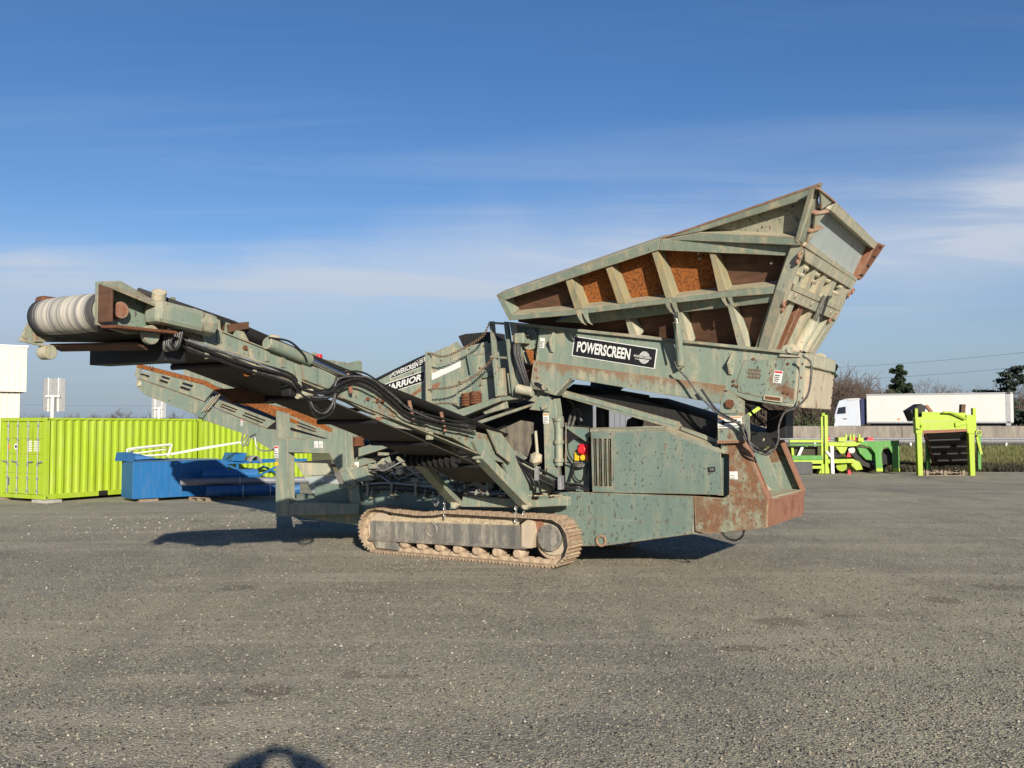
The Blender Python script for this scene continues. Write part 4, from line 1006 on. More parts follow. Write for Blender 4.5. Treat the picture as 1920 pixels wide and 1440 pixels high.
pl('box_stiffener', [(695, 790), (790, 726), (792, 732), (700, 798)], PS, M['rust_red'], SX, .012, .001, 0)
pl('box_stiffener', [(905, 700), (960, 690), (962, 698), (907, 710)], PS, M['green_dark'], SX, .06, .001)
# decals
WQ = [(718, 741), (796, 716), (798, 694), (716, 722)]
decal_quad('name_sign', WQ, PS, .006, M['decal_white'], SX)
decal_quad('sign_field', WQ, PS, .010, M['decal_black'], SX, (.0, .07, .985, .93))
lettering('WARRIOR', WQ, PS, .014, M['decal_white'], SX, (-.02, .22, .93, .80), .035, .12)
KQ = [(732, 711), (797, 686), (797, 669), (733, 697)]
decal_quad('maker_sign', KQ, PS, .006, M['decal_white'], SX); decal_quad('sign_field', KQ, PS, .010, M['decal_black'], SX, (.02, .07, .985, .93))
lettering('POWERSCREEN', KQ, PS, .014, M['decal_white'], SX, (.04, .2, .82, .82), .025, .12)
mb = MB(); fq = quad_fn(KQ, PS, .014)
for t0 in (.3, .5, .7): mb.prism([fq(.85, t0), fq(.96, t0), fq(.96, t0 + .1), fq(.85, t0 + .1)], (0, .003, 0))
mb.build('logo_globe', M['decal_white'], SX)
pl('white_patch', [(806, 690), (855, 670), (864, 677), (864, 688), (806, 715)], PS, M['decal_white'], SX, .008, .001, 0)
pl('rust_patch', [(806, 724), (822, 717), (828, 717), (822, 726), (806, 729)], PS, M['rust_red'], SX, .004, .001, 0)
for x, y in ((757, 711), (775, 700), (828, 676), (880, 655), (908, 649), (757, 740), (900, 690), (862, 716)): bolt(SX, tv(x, y, .95), VN, .02, .02, M['rust'])
pl('spring_guard', [(853, 755), (862, 737), (880, 705), (905, 700), (905, 722), (886, 737), (884, 750), (868, 765)], PS, M['green_dusty'], SX, .09, .01)
# coil springs
def spring(px, py0, py1, v, r, n):
    a, b = tv(px, py1, v), tv(px, py0, v); k = n * 14
    pts = [Vector((a.x + r * math.cos(i * 2 * math.pi / 14), a.y + r * math.sin(i * 2 * math.pi / 14), lerp(a.z, b.z, i / k))) for i in range(k + 1)]
    return MB().tube(pts, .024, 6).build('coil_spring', M['rust'], SX, smooth=60)
spring(876, 738, 763, .80, .10, 5); spring(892, 735, 759, .80, .10, 5); spring(672, 820, 838, .80, .10, 4); spring(652, 832, 842, .9, .1, 3)
# sub-frame beam, its dark underside and hanging sheets
FR = part('sub_frame')
pl('frame_beam', [(845, 773), (933, 744), (962, 742), (985, 735), (1012, 728), (1034, 741), (1002, 754), (975, 748), (940, 752), (850, 788)], vpl(.62), M['green'], FR, 0, -.12)
pl('frame_beam', [(672, 840), (720, 826), (752, 832), (672, 856)], vpl(.62), M['green'], FR, 0, -.12)
pl('frame_post', [(645, 800), (653, 800), (658, 872), (648, 872)], vpl(.75), M['green'], FR, 0, -.12)
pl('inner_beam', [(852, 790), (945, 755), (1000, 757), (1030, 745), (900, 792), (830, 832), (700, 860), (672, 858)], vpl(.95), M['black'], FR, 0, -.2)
pl('edge_angle', [(846, 812), (902, 787), (1033, 745), (1036, 748), (905, 793), (850, 818)], vpl(.60), M['green_dusty'], FR, 0, -.06)
pl('edge_angle', [(905, 773), (950, 752), (952, 765), (910, 777)], vpl(.66), M['green_dusty'], FR, 0, -.04)
M['flap'] = simple('dusty_rubber_flap', (0.17, 0.145, 0.105), 0.85, 0, 0.3, 5, col2=(0.075, 0.065, 0.055), stretch=(1.5, 1, .5), bmp=.2)
pl('rubber_curtain', [(918, 815), (976, 788), (1000, 792), (999, 822), (989, 856), (968, 849)], vpl(.82), M['flap'], FR, 0, -.02)
pl('shade_sheet', [(700, 850), (905, 795), (1040, 748), (1040, 905), (1000, 930), (700, 900)], vpl(1.6), M['black'], FR, 0, -.05, 0)  # black sheet added to hold the shade inside, under the belt
pl('side_chute', [(965, 865), (1000, 870), (1035, 920), (1025, 930), (990, 915)], vpl(.66), M['cream'], FR, 0, -.1)
pl('chute_plate', [(940, 870), (985, 885), (1000, 920), (985, 925)], vpl(.75), M['green_dusty'], FR, 0, -.1)
pl('teal_patch', [(966, 854), (972, 848), (988, 858), (984, 862), (968, 858)], vpl(.5), M['green_dark'], FR, 0, -.03)
# walkway posts and chains
WK = part('walkway_rail')
pl('rail_post', [(797, 660), (805, 659), (806, 762), (798, 762)], vpl(.55), M['green_dusty'], WK, 0, -.08)
pl('rail_post', [(917, 603), (924, 602), (936, 742), (929, 744)], vpl(.55), M['green_rusty'], WK, 0, -.08)
pl('rail_post', [(944, 603), (951, 603), (968, 738), (960, 742)], vpl(.55), M['green'], WK, 0, -.08)
pl('rail_post', [(952, 640), (958, 640), (985, 740), (972, 742)], vpl(.6), M['green'], WK, 0, -.12)
for y0, y1 in ((603, 607), (667, 671)):
    pl('ladder_rung', [(919, y0), (949, y0 + 2), (949, y1 + 2), (919, y1)], vpl(.55), M['green_dusty'], WK, .01, -.05)
pl('step_plate', [(932, 690), (945, 690), (949, 742), (936, 742)], vpl(.6), M['green_dusty'], WK, 0, -.05)
pl('step_plate', [(950, 700), (962, 698), (966, 735), (955, 738)], vpl(.6), M['green'], WK, 0, -.05)
def chain(name, pts, r, parent, mat=None, lw=.030):
    path = bezier(pts, 10); seg = [0]
    for a, b in zip(path, path[1:]): seg.append(seg[-1] + (b - a).length)
    tot = seg[-1]; step = r * 4.2; mb = MB(); k = 0; d = 0
    while d < tot:
        i = min(int(np.searchsorted(seg, d, side='right')) - 1, len(path) - 2)
        p = path[i].lerp(path[i + 1], (d - seg[i]) / max(1e-6, seg[i + 1] - seg[i])); t = (path[i + 1] - path[i]).normalized()
        s = t.cross(Vector((0, 1, 0)) if k % 2 else Vector((.6, .3, .74))).normalized()
        loop = [p + t * (math.cos(a) * r * 2.9) + s * (math.sin(a) * r * 1.7) for a in [j * math.pi / 4 for j in range(9)]]
        mb.tube(loop, r * .62, 4, cap=False); d += step; k += 1
    return mb.build(name, mat or M['chain'], parent, kind='stuff')
chain('guard_chain', [tv(805, 663, .52), tv(835, 668, .52), tv(875, 650, .52), tv(905, 630, .52), tv(918, 606, .52)], .012, WK)
chain('guard_chain', [tv(806, 730, .52), tv(850, 725, .52), tv(890, 705, .52), tv(912, 685, .52), tv(925, 670, .52)], .012, WK)
chain('guard_chain', [tv(806, 760, .60), tv(830, 756, .60), tv(856, 758, .60)], .011, WK)

# ---- side conveyor, raised towards the camera
SC = part('side_conveyor')
U0, U1 = -0.50, -1.72                        # its two side frames
PU0 = upl(U0)
def sc(nm, pxs, mat, f=0.0, b=-.10, bev=.006, parent=SC, u=None): return pl(nm, pxs, PU0 if u is None else upl(u), M[mat], parent, f, b, bev)
B1 = [(300, 576), (440, 632), (560, 678), (600, 694), (630, 708), (634, 741), (600, 731), (560, 712), (440, 663), (335, 621), (300, 606)]
B2 = [(634, 712), (655, 712), (672, 716), (715, 742), (762, 777), (822, 797), (890, 809), (935, 820), (962, 850), (945, 868), (915, 860), (850, 822), (765, 797), (690, 772), (638, 745)]
sc('side_frame', B1, 'green'); sc('side_frame', B2, 'green_rusty')
def other(pxs): return [Vector((U1, p.y, p.z)) for p in [tu(x, y, U0) for x, y in pxs]]
MB().prism(other(B1), (.1, 0, 0)).build('side_frame', M['green'], SC); MB().prism(other(B2), (.1, 0, 0)).build('side_frame', M['green'], SC)
sc('joint_plate', [(563, 680), (600, 692), (632, 708), (634, 736), (603, 726), (566, 712)], 'green', .03, .001)
sc('joint_gusset', [(600, 700), (650, 708), (668, 720), (640, 735), (610, 728)], 'green_dark', .018, .001)
# belt: top run (troughed), return run, and the wrap around the head drum
d0, d1 = tu(205, 578, U0), tu(962, 868, U0)
TOPR = [tu(262, 566, U0), tu(440, 625, U0), tu(640, 708, U0), tu(955, 830, U0)]
mb = MB(); prof = [(0.02, .15), (.16, .05), (.40, -.03), (.92, -.03), (1.16, .05), (1.30, .15)]
rows = [[Vector((U0 - du, p.y, p.z + dz)) for du, dz in prof] for p in TOPR]
for r_ in rows: mb.v += [tuple(p) for p in r_]
for i in range(len(rows) - 1):
    for j in range(len(prof) - 1): k = i * len(prof) + j; mb.f.append((k, k + 1, k + 1 + len(prof), k + len(prof)))
o = mb.build('top_belt', M['rubber'], SC, smooth=50); so_ = o.modifiers.new('thick', 'SOLIDIFY'); so_.thickness = .015
dr = .19
dv, dz_ = tu(214, 583, U0).y, tu(214, 583, U0).z
RET = [Vector((U0, dv, dz_ - dr)), tu(300, 622, U0), tu(440, 672, U0), tu(635, 752, U0), tu(760, 805, U0), tu(900, 868, U0), tu(960, 905, U0)]
mb = MB()
for p in RET: mb.v += [(U0 - .10, p.y, p.z), (U1 + .10, p.y, p.z)]
for i in range(len(RET) - 1): mb.f.append((2 * i, 2 * i + 1, 2 * i + 3, 2 * i + 2))
o = mb.build('return_belt', M['belt'], SC); so_ = o.modifiers.new('thick', 'SOLIDIFY'); so_.thickness = .018  # same worn belt as the head, darkened in colour for the shade below
def drum_material():
    m, nt, b = nmat('worn_belt_head'); L = nt.links
    n = noise_tex(nt, 9, 5, .7, stretch=(3.2, .05, .05)); n2 = noise_tex(nt, 30, 5, .7, stretch=(1, .4, .4), seed=4)
    tc = nt.nodes.new('ShaderNodeTexCoord'); sx = nt.nodes.new('ShaderNodeSeparateXYZ'); L.new(tc.outputs['Object'], sx.inputs[0])
    # the belt's middle is worn pale, its two margins stay black
    cen = (U0 + U1) / 2
    d = fmath(nt, 'ABSOLUTE', fmath(nt, 'SUBTRACT', sx.outputs[0], cen))
    d = fmath(nt, 'ADD', d, fmath(nt, 'MULTIPLY', fmath(nt, 'SUBTRACT', n, .5), .25))
    c = mixc(nt, ramp(nt, n, .36, .60), (.44, .41, .34), (.19, .185, .175))
    c = mixc(nt, ramp(nt, n2, .55, .75, 0, .6), c, (.12, .12, .12))
    c = mixc(nt, ramp(nt, d, .40, .46), c, (.035, .035, .038))
    c = mixc(nt, ramp(nt, d, .565, .60), c, (.40, .38, .33))
    L.new(c, b.inputs['Base Color']); b.inputs['Roughness'].default_value = .8; bump(nt, b, n, .4, .01)
    return m
M['drum'] = drum_material()
mb = MB(); k = 22
for i in range(k + 1):
    a = math.pi * .5 - math.pi * 1.12 * i / k if False else math.pi * (.38) + math.pi * 1.16 * i / k
    y, z = dv + math.cos(a) * dr * 1.0, dz_ + math.sin(a) * dr
    for j in range(13):
        u = lerp(U0 - .10, U1 + .06, j / 12); cr = 1 + .05 * (1 - ((j - 6) / 6) ** 2)
        mb.v.append((u, dv + math.cos(a) * dr * cr, dz_ + math.sin(a) * dr * cr))
for i in range(k):
    for j in range(12): q_ = i * 13 + j; mb.f.append((q_, q_ + 1, q_ + 14, q_ + 13))
o = mb.build('head_belt', M['drum'], SC, smooth=50); so_ = o.modifiers.new('thick', 'SOLIDIFY'); so_.thickness = .018
MB().cyl((U0 - .09, dv, dz_), (U1 + .05, dv, dz_), dr - .02, 26).build('head_drum', M['cream'], SC, smooth=40)
# bearing housings and head bracket
c = Vector((U0, dv, dz_))
HB = MB()
HB.prism([c + Vector((.02, -.20, -.16)), c + Vector((.02, -.20, .27)), c + Vector((.02, .06, .31)), c + Vector((.02, .85, .02)), c + Vector((.02, .85, -.16)), c + Vector((.02, .15, -.22))], (-.05, 0, 0))
MB().prism([c + Vector((.02, -.20, -.14)), c + Vector((.02, -.20, .25)), c + Vector((.22, -.20, .18)), c + Vector((.22, -.20, -.14))], (0, .03, 0)).build('head_end_plate', M['rust_brown'], SC, .006)
HB.prism([c + Vector((.02, -.20, .275)), c + Vector((.24, -.20, .205)), c + Vector((.24, .42, .06)), c + Vector((.02, .42, .18))], (0, 0, -.03))
HB.build('head_bracket', M['green_rusty'], SC, .008)
MB().prism([c + Vector((.03, -.17, -.16)), c + Vector((.28, -.17, -.17)), c + Vector((.28, .55, -.17)), c + Vector((.03, .55, -.16))], (0, 0, -.03)).build('head_shelf', M['rust'], SC, .006)
MB().cyl(c + Vector((-.05, 0, 0)), c + Vector((.12, 0, 0)), .085, 20).build('drum_bearing', M['rust_red'], SC, .008, smooth=40)
m0 = c + Vector((.17, .30, .02))
MB().bar(m0, m0 + Vector((0, .62, -.06)), .24, .24).build('drive_motor', M['green'], SC, .05)
MB().cyl(m0 + Vector((0, .55, -.05)), m0 + Vector((0, .78, -.08)), .13, 8).build('motor_cap', M['green_dusty'], SC, .012, smooth=40)
c2 = Vector((U1, dv, dz_))
MB().prism([c2 + Vector((0, -.06, -.26)), c2 + Vector((0, -.10, .10)), c2 + Vector((0, .1, .2)), c2 + Vector((0, .8, 0)), c2 + Vector((0, .8, -.2))], (-.06, 0, 0)).build('head_bracket', M['green_rusty'], SC, .006)
MB().box(c2.x - .10, c2.x + .06, c2.y - .02, c2.y + .3, c2.z + .12, c2.z + .24).build('bearing_block', M['rust'], SC, .04)
MB().prism([c2 + Vector((-.04, -.20, -.26)), c2 + Vector((-.02, -.12, -.06)), c2 + Vector((-.02, .06, -.18)), c2 + Vector((-.02, .05, -.30))], (-.03, 0, 0)).build('guard_plate', M['green_dusty'], SC, .004)
# scraper bar and skirt plates under the head
sp0 = tu(235, 630, U0 + .02)
MB().bar((U0 + .02, dv + .33, dz_ - .33), (U1 - .06, dv + .22, dz_ - .30), .16, .03, up=(0, .35, 1)).build('belt_scraper', M['rust_brown'], SC, .005)
MB().bar((U0 + .02, dv + .75, dz_ - .36), (U1 - .04, dv + .75, dz_ - .36), .26, .22).build('cross_member', M['black'], SC, .01)
MB().cyl((U0 + .1, dv + .33, dz_ - .22), (U0 + .16, dv + .33, dz_ - .22), .10, 16).build('scraper_pivot', M['green'], SC, .006, smooth=40)
MB().cyl((U1 - .1, dv + .1, dz_ - .36), (U1 + .04, dv + .1, dz_ - .36), .08, 14).build('scraper_pivot', M['cream'], SC, .006, smooth=40)
pl('skirt_guard', [(404, 730), (545, 722), (548, 745), (512, 757), (438, 757)], upl(U1 + .25), M['rust_brown'], SC, 0, -.04)
pl('skirt_edge', [(490, 757), (520, 744), (547, 741), (548, 747), (522, 752)], upl(U1 + .25), M['cream'], SC, .012, .001)
# caps of the carrying rollers, lug, tube bracket, ram and lamp along the top edge
for x, y in ((298, 556), (360, 592), (513, 640)):
    p = tu(x, y, U0); dd = Vector((.08, -.05, .16)).normalized()
    MB().cyl(p - dd * .12, p + dd * .06, .075, 18).build('roller_cap', M['cream'], SC, .006, smooth=40)
    MB().bar(p - dd * .16 + Vector((-.08, 0, 0)), p - dd * .02 + Vector((-.08, 0, 0)), .12, .05, up=(1, 0, 0)).build('roller_bracket', M['rust'], SC, .004)
p = tu(395, 606, U0); MB().ring(p, (1, 0, 0), .045, .022, 14, 6).build('lifting_eye', M['green_dusty'], SC, smooth=60)
p = tu(450, 614, U0); MB().prism([p + Vector((0, -.16, .02)), p + Vector((0, .14, .08)), p + Vector((0, .14, -.0)), p + Vector((0, -.14, -.07))], (-.14, 0, 0)).build('stop_pad', M['rust_brown'], SC, .006)
MB().prism([tu(442, 618, U0), tu(458, 622, U0), tu(470, 645, U0), tu(440, 634, U0)], (-.04, 0, 0)).build('stop_bracket', M['green_dusty'], SC, .004)
a, b, c = tu(500, 643, U0 + .05), tu(580, 675, U0 + .05), tu(648, 706, U0 + .05)
RM = MB().cyl(a, b, .075, 18).build('folding_ram', M['green'], SC, .006, smooth=40)
MB().cyl(b, c, .035, 14).build('ram_rod', M['chrome'], RM, smooth=40)
MB().tube(bezier([a + Vector((.04, 0, .06)), lerp(a, b, .4) + Vector((.08, 0, .10)), lerp(a, b, .7) + Vector((.09, 0, .02)), lerp(a, b, .85) + Vector((.06, 0, -.05))]), .014, 6).build('ram_hose', M['hose'], RM, smooth=60)
for x, y in ((458, 652), (345, 600), (688, 748), (705, 752), (716, 752), (636, 700)):
    bolt(SC, tu(x, y, U0), (1, 0, 0), .028, .03, M['rust'])
# fixed skirts on the lower top edge and the red lamp
pl('feed_skirt', [(648, 683), (672, 676), (679, 678), (679, 712), (640, 712), (610, 700), (606, 692)], upl(U1 + .05), M['green_rusty'], SC, 0, -.03)
pl('feed_skirt', [(600, 672), (652, 680), (655, 706), (602, 694)], upl(U1 + .15), M['green_rusty'], SC, 0, -.03)
p = tu(598, 672, U1 + .1); LB = MB().bar(p + Vector((0, 0, -.3)), p, .05, .05).build('lamp_bracket', M['cream'], SC)
MB().cyl(p, p + Vector((0, 0, .06)), .05, 14).build('beacon_lamp', M['red'], LB, .01, smooth=40)
# return idlers under the belt: discs on a shaft
for fr in (0.0,):
    p = tu(868, 862, U0 - .02)
    RI = MB().cyl((U0 - .08, p.y, p.z - .02), (U1 + .08, p.y, p.z - .02), .04, 10).build('return_roller_shaft', M['black'], SC, smooth=40)
    for k in range(9):
        u = lerp(U0 - .16, U1 + .16, k / 8); MB().tube([(u, p.y, p.z - .02), (u - .03, p.y, p.z - .02)], .11, 16).build('roller_disc', M['rubber'], RI, smooth=40)
for t in (.10, .22, .34, .47, .60, .72, .84):
    i_ = t * (len(RET) - 1); k_ = int(i_); p = RET[k_].lerp(RET[k_ + 1], i_ - k_)
    ID = MB().bar((U0 - .02, p.y, p.z + .13), (U1 + .02, p.y, p.z + .13), .05, .05).build('idler_frame', M['green_dusty'], SC)
    for u in (U0 - .03, U1 + .03): MB().box(u - .02, u + .02, p.y - .07, p.y + .07, p.z + .02, p.z + .20).build('idler_bracket', M['cream'], ID, .004)  # pale colour puts a lit look into the brackets
    if t > .2: MB().cyl((U0 - .08, p.y, p.z - .045), (U1 + .08, p.y, p.z - .045), .036, 10).build('return_roller', M['black'], ID, smooth=40)
for pa, pb in (((300, 604), (440, 661)), ((440, 661), (600, 729)), ((640, 744), (765, 796)), ((765, 796), (915, 858))):
    a, b = tu(*pa, U0), tu(*pb, U0); MB().prism([a + Vector((.035, 0, 0)), b + Vector((.035, 0, 0)), b + Vector((-.12, 0, 0)), a + Vector((-.12, 0, 0))], (0, 0, -.018)).build('lower_flange', M['green_dusty'], SC)
for pa, pb in (((300, 577), (440, 633)), ((440, 633), (600, 695)), ((672, 717), (762, 777)), ((762, 777), (890, 809))):
    a, b = tu(*pa, U0), tu(*pb, U0); MB().prism([a + Vector((.025, 0, 0)), b + Vector((.025, 0, 0)), b + Vector((-.10, 0, 0)), a + Vector((-.10, 0, 0))], (0, 0, .014)).build('upper_flange', M['green_dusty'], SC)
for x, y in ((370, 612), (410, 628), (500, 664), (530, 676), (575, 694), (700, 742), (740, 770), (800, 798), (860, 812)):
    p = tu(x, y, U0); MB().box(U0 - .001, U0 + .018, p.y - .035, p.y + .035, p.z - .085, p.z + .06).build('web_stiffener', M['green'], SC, .003)
for x, y in ((325, 566), (408, 600), (428, 609), (545, 655), (590, 668), (700, 722), (735, 745), (790, 778)):
    p = tu(x, y, U0 - .05); MB().prism([p + Vector((0, -.05, -.10)), p + Vector((0, .05, -.12)), p + Vector((0, .03, .05)), p + Vector((0, -.03, .05))], (-.012, 0, 0)).build('idler_upright', M['green_dusty'], SC)
# hoses along the frame
rd = random.Random(11)
H1 = [(330, 628), (360, 650), (420, 668), (470, 690), (520, 705), (548, 716), (575, 740), (590, 772), (606, 778), (624, 760), (630, 725), (640, 712), (672, 708), (700, 718), (740, 750), (770, 775), (830, 795), (880, 803)]
H2 = [(352, 645), (400, 664), (460, 684), (540, 708), (560, 725), (585, 738), (615, 736), (635, 722), (660, 712), (690, 720), (730, 745), (765, 775), (820, 790), (890, 806)]
for k in range(8):
    base = H1 if k % 2 == 0 else H2
    pts = [tu(x + rd.uniform(-1.5, 1.5), y + (k - 3.5) * 2.9 + rd.uniform(-2.4, 2.4), U0 + .05 + .022 * (k % 4)) for x, y in base]
    MB().tube(bezier(pts, 6), (.013, .017, .014, .020, .012, .017, .015, .013)[k], 7).build('hydraulic_hose', M['hose'] if k not in (2, 5) else M['hose_dusty'], SC, smooth=60)
for k in range(4):
    pts = [tu(x, y + (k - 1.5) * 3.4 + rd.uniform(-1, 1), U0 + .05 + .02 * (k % 2)) for x, y in [(352, 640), (400, 656), (455, 672), (500, 690), (548, 712)]]
    MB().tube(bezier(pts, 6), .019, 8).build('hydraulic_pipe', M['galv'] if k == 1 else M['green_dusty'], SC, smooth=60)
for k in range(4):
    j = k * 4
    pts = [tu(x, y, U0 + .12 + .02 * k) for x, y in [(296 + j, 575 + k), (318 + j, 590), (330 + j, 612), (326 + j, 640), (318 + j, 655), (308 + j, 655 - j), (310 + j, 630), (318 - j, 600)]]
    MB().tube(bezier(pts, 6), .017, 7).build('motor_hose', M['hose'] if k % 2 else M['hose_dusty'], SC, smooth=60)
for x, y in ((377, 650), (467, 680), (552, 708), (648, 718), (765, 772), (825, 792)):
    p = tu(x, y, U0); MB().bar(p + Vector((.02, 0, .16)), p + Vector((.10, 0, -.14)), .05, .03, up=(1, 0, 0)).build('hose_clamp', M['green_dusty'] if x < 600 else M['rust_red'], SC, .004)
p = tu(462, 696, U0 + .02); MB().ring(p, (1, 0, .1), .055, .014, 12, 6, .2, 4.8).build('tie_hook', M['rust_orange'], SC, smooth=60)
mb = MB(); p = tu(548, 728, U0); mb.box(p.x - .1, p.x + .06, p.y - .10, p.y + .1, p.z - .1, p.z + .12); mb.build('valve_block', M['black'], SC, .02)
p = tu(569, 738, U0 + .06); MB().cyl(p + Vector((0, -.12, -.02)), p + Vector((0, .14, .02)), .055, 12).build('valve_spool', M['cream'], SC, .01, smooth=40)
# struts and their chains
def strut(p, q, w, h, mat, nm='support_strut'): return MB().bar(p, q, w, h, up=(1, 0, 0)).build(nm, mat, SC, .01)
fA, fB = tv(856, 944, .14), tv(988, 946, .14)
tA, tB = tu(770, 850, U1 + .02), tu(897, 852, U0 - .02)
strut(tA, fA, .10, .22, M['green']); strut(tB, fB, .16, .20, M['green'])
pl('strut_bracket', [(882, 828), (905, 818), (918, 850), (912, 866), (892, 850)], PU0, M['green'], SC, .05, .001)
pl('strut_bracket', [(905, 805), (932, 812), (960, 850), (948, 868), (925, 850)], PU0, M['green'], SC, .09, .06)
for f_ in (fA, fB): bolt(SC, f_ + Vector((.05, -.08, 0)), VN, .08, .08, M['cream'], 'pivot_pin')
pl('tail_plate', [(944, 868), (962, 850), (1000, 925), (992, 948), (975, 945)], upl(U0 - .02), M['green'], SC, 0, -.06)
pl('foot_beam', [(868, 930), (1000, 938), (1058, 930), (1064, 934), (1064, 948), (990, 952), (864, 950)], vpl(.18), M['green_dusty'], SC, 0, -.14)
for x, y0, y1 in ((833, 925, 972), (967, 935, 980), (982, 945, 966)):
    chain('hanging_chain', [tv(x, y0, .06), tv(x + .3, (y0 + y1) / 2, .06), tv(x, y1, .06)], .013, SC, M['galv'])
chain('hanging_chain', [tv(812, 925, .05), tv(811, 936, .05), tv(815, 946, .05), tv(821, 944, .05), tv(822, 930, .05)], .012, SC, M['galv'])
# valve nest and bundle of hoses running back to the engine
c = tv(927, 822, .3); MB().box(c.x - .14, c.x + .16, c.y - .1, c.y + .15, c.z - .14, c.z + .12).build('valve_bank', M['cream'], SC, .03)
MB().cyl(tv(918, 812, .25), tv(945, 838, .25), .06, 12).build('valve_spool', M['rust_red'], SC, smooth=40)
for k in range(20):
    sp_ = rd.uniform(-1, 1); v_ = .30 + .08 * rd.random()
    pts = [tv(925 + rd.uniform(-6, 8), 828 + rd.uniform(-5, 6), v_), tv(950 + 4 * sp_, 852 - 6 * sp_, v_), tv(985 + 4 * sp_, 876 - 8 * sp_, v_ - .04), tv(1025 + 5 * sp_, 897 - 9 * sp_, v_), tv(1060 + 5 * sp_, 912 - 6 * sp_, v_ + .08), tv(1085, 912 - 5 * sp_, v_ + .14), tv(1104, 920 - 3 * sp_, v_ + .3)]
    MB().tube(bezier(pts, 6), rd.choice((.010, .013, .017)), 7).build('hydraulic_hose', M['hose'] if k % 3 else M['hose_dusty'], SC, smooth=60)
for x, y in ((962, 858), (1006, 888), (1050, 905)):
    p = tv(x, y, .24); MB().box(p.x - .03, p.x + .03, p.y - .03, p.y + .1, p.z - .12, p.z + .12).build('hose_clamp', M['galv'], SC, .004)
for k in range(3):
    MB().tube(bezier([tv(968 + 14 * k, 872 + 8 * k, .3), tv(985 + 12 * k, 890 + 6 * k, .25), tv(996 + 8 * k, 910 + 3 * k, .3), tv(990 + 12 * k, 925, .45)], 6), .02, 7).build('hydraulic_hose', M['hose'], SC, smooth=60)
pl('hopper_chute', [(955, 860), (1000, 885), (1035, 918), (1005, 925), (985, 905)], vpl(.55), M['green_dusty'], SC, 0, -.06)

# ---- tail conveyor at the discharge end, behind the side conveyor
TC_ = part('tail_conveyor')
VT = 1.0; PT = vpl(VT)
def tq(pxs): return [tv(x, y, VT) for x, y in pxs]
slotted('slotted_side', tq([(252, 706), (383, 752), (404, 727), (257, 683)]), [(.06, .20), (.34, .46), (.62, .76)], TC_, M['green_dusty'], VN, .04)
pl('lower_side', [(257, 709), (384, 754), (368, 778), (274, 741), (262, 731)], PT, M['green'], TC_, .02, -.03)
slotted('slotted_side', tq([(398, 762), (500, 803), (517, 790), (405, 748)]), [(.12, .40), (.52, .88)], TC_, M['green_dusty'], VN, .04)
pl('lower_side', [(380, 758), (500, 804), (520, 806), (520, 850), (457, 813), (372, 784)], PT, M['green'], TC_, .02, -.03)
pl('hinge_bracket', [(368, 777), (398, 745), (408, 748), (384, 785)], PT, M['green_dark'], TC_, .08, .021)
for k in range(3): MB().tube([tv(378 + 6 * k, 772 - 2 * k, VT - .12), tv(400 + 6 * k, 744 - 2 * k, VT - .12)], .018, 6).build('hinge_rod', M['cream'], TC_, smooth=60)
slotted('slotted_side', tq([(540, 800), (620, 824), (622, 812), (540, 778)]), [(.2, .65)], TC_, M['green_dusty'], VN, .04)
pl('lower_side', [(540, 806), (620, 826), (620, 850), (540, 850)], PT, M['green_dusty'], TC_, .0, -.03)
pl('worn_edge', [(258, 682), (310, 695), (384, 714), (405, 726), (520, 772), (560, 790), (556, 795), (517, 782), (404, 733), (384, 722), (257, 689)], PT, M['rust_orange'], TC_, .012, -.06)
pl('upper_skirt', [(420, 740), (516, 762), (560, 770), (620, 806), (618, 815), (540, 785), (500, 775), (440, 755)], PT, M['rust_orange'], TC_, -.05, -.1)
tb = [tv(x, y, VT) for x, y in [(258, 700), (384, 740), (520, 795), (625, 835)]]
mb = MB()
for p in tb: mb.v += [(p.x, VT + .06, p.z), (p.x, VT + 1.35, p.z)]
for i in range(3): mb.f.append((2 * i, 2 * i + 1, 2 * i + 3, 2 * i + 2))
o = mb.build('belt', M['rubber'], TC_); so_ = o.modifiers.new('thick', 'SOLIDIFY'); so_.thickness = .22
for nm in ('far_side',):
    MB().prism([Vector((p.x, VT + 1.4, p.z)) for p in tq([(257, 683), (404, 727), (520, 775), (620, 812), (620, 850), (520, 850), (372, 784), (262, 731)])], (0, .04, 0)).build(nm, M['green_dusty'], TC_)
p = tv(268, 716, VT + .05); MB().cyl((p.x, VT + .05, p.z), (p.x, VT + 1.36, p.z), .16, 18).build('head_drum', M['cream'], TC_, smooth=40)
MB().lump(tv(262, 720, VT), .10, 6, (1, .8, 1)).build('bearing_block', M['cream'], TC_)
for x, y in ((284, 688), (480, 762)): MB().ring(tv(x, y, VT - .04), (0, 1, 0), .05, .012, 10, 5, .3, 4.6).build('tie_hook', M['rust'], TC_, smooth=60)
sticker([(452, 798), (456, 799), (457, 787), (453, 786)], PT, .026, TC_, 'red', 3, 6)
for pp in ([(456, 812), (452, 830), (458, 836), (466, 820), (480, 812)], [(478, 820), (484, 842), (505, 845), (514, 840)], [(463, 815), (458, 828), (464, 835), (470, 820)]):
    MB().tube(bezier([tv(x, y, VT - .06) for x, y in pp]), .016, 6).build('hanging_hose', M['galv'], TC_, smooth=60)
bolt(TC_, tv(320, 748, VT), VN, .04, .05, M['green_dusty'])

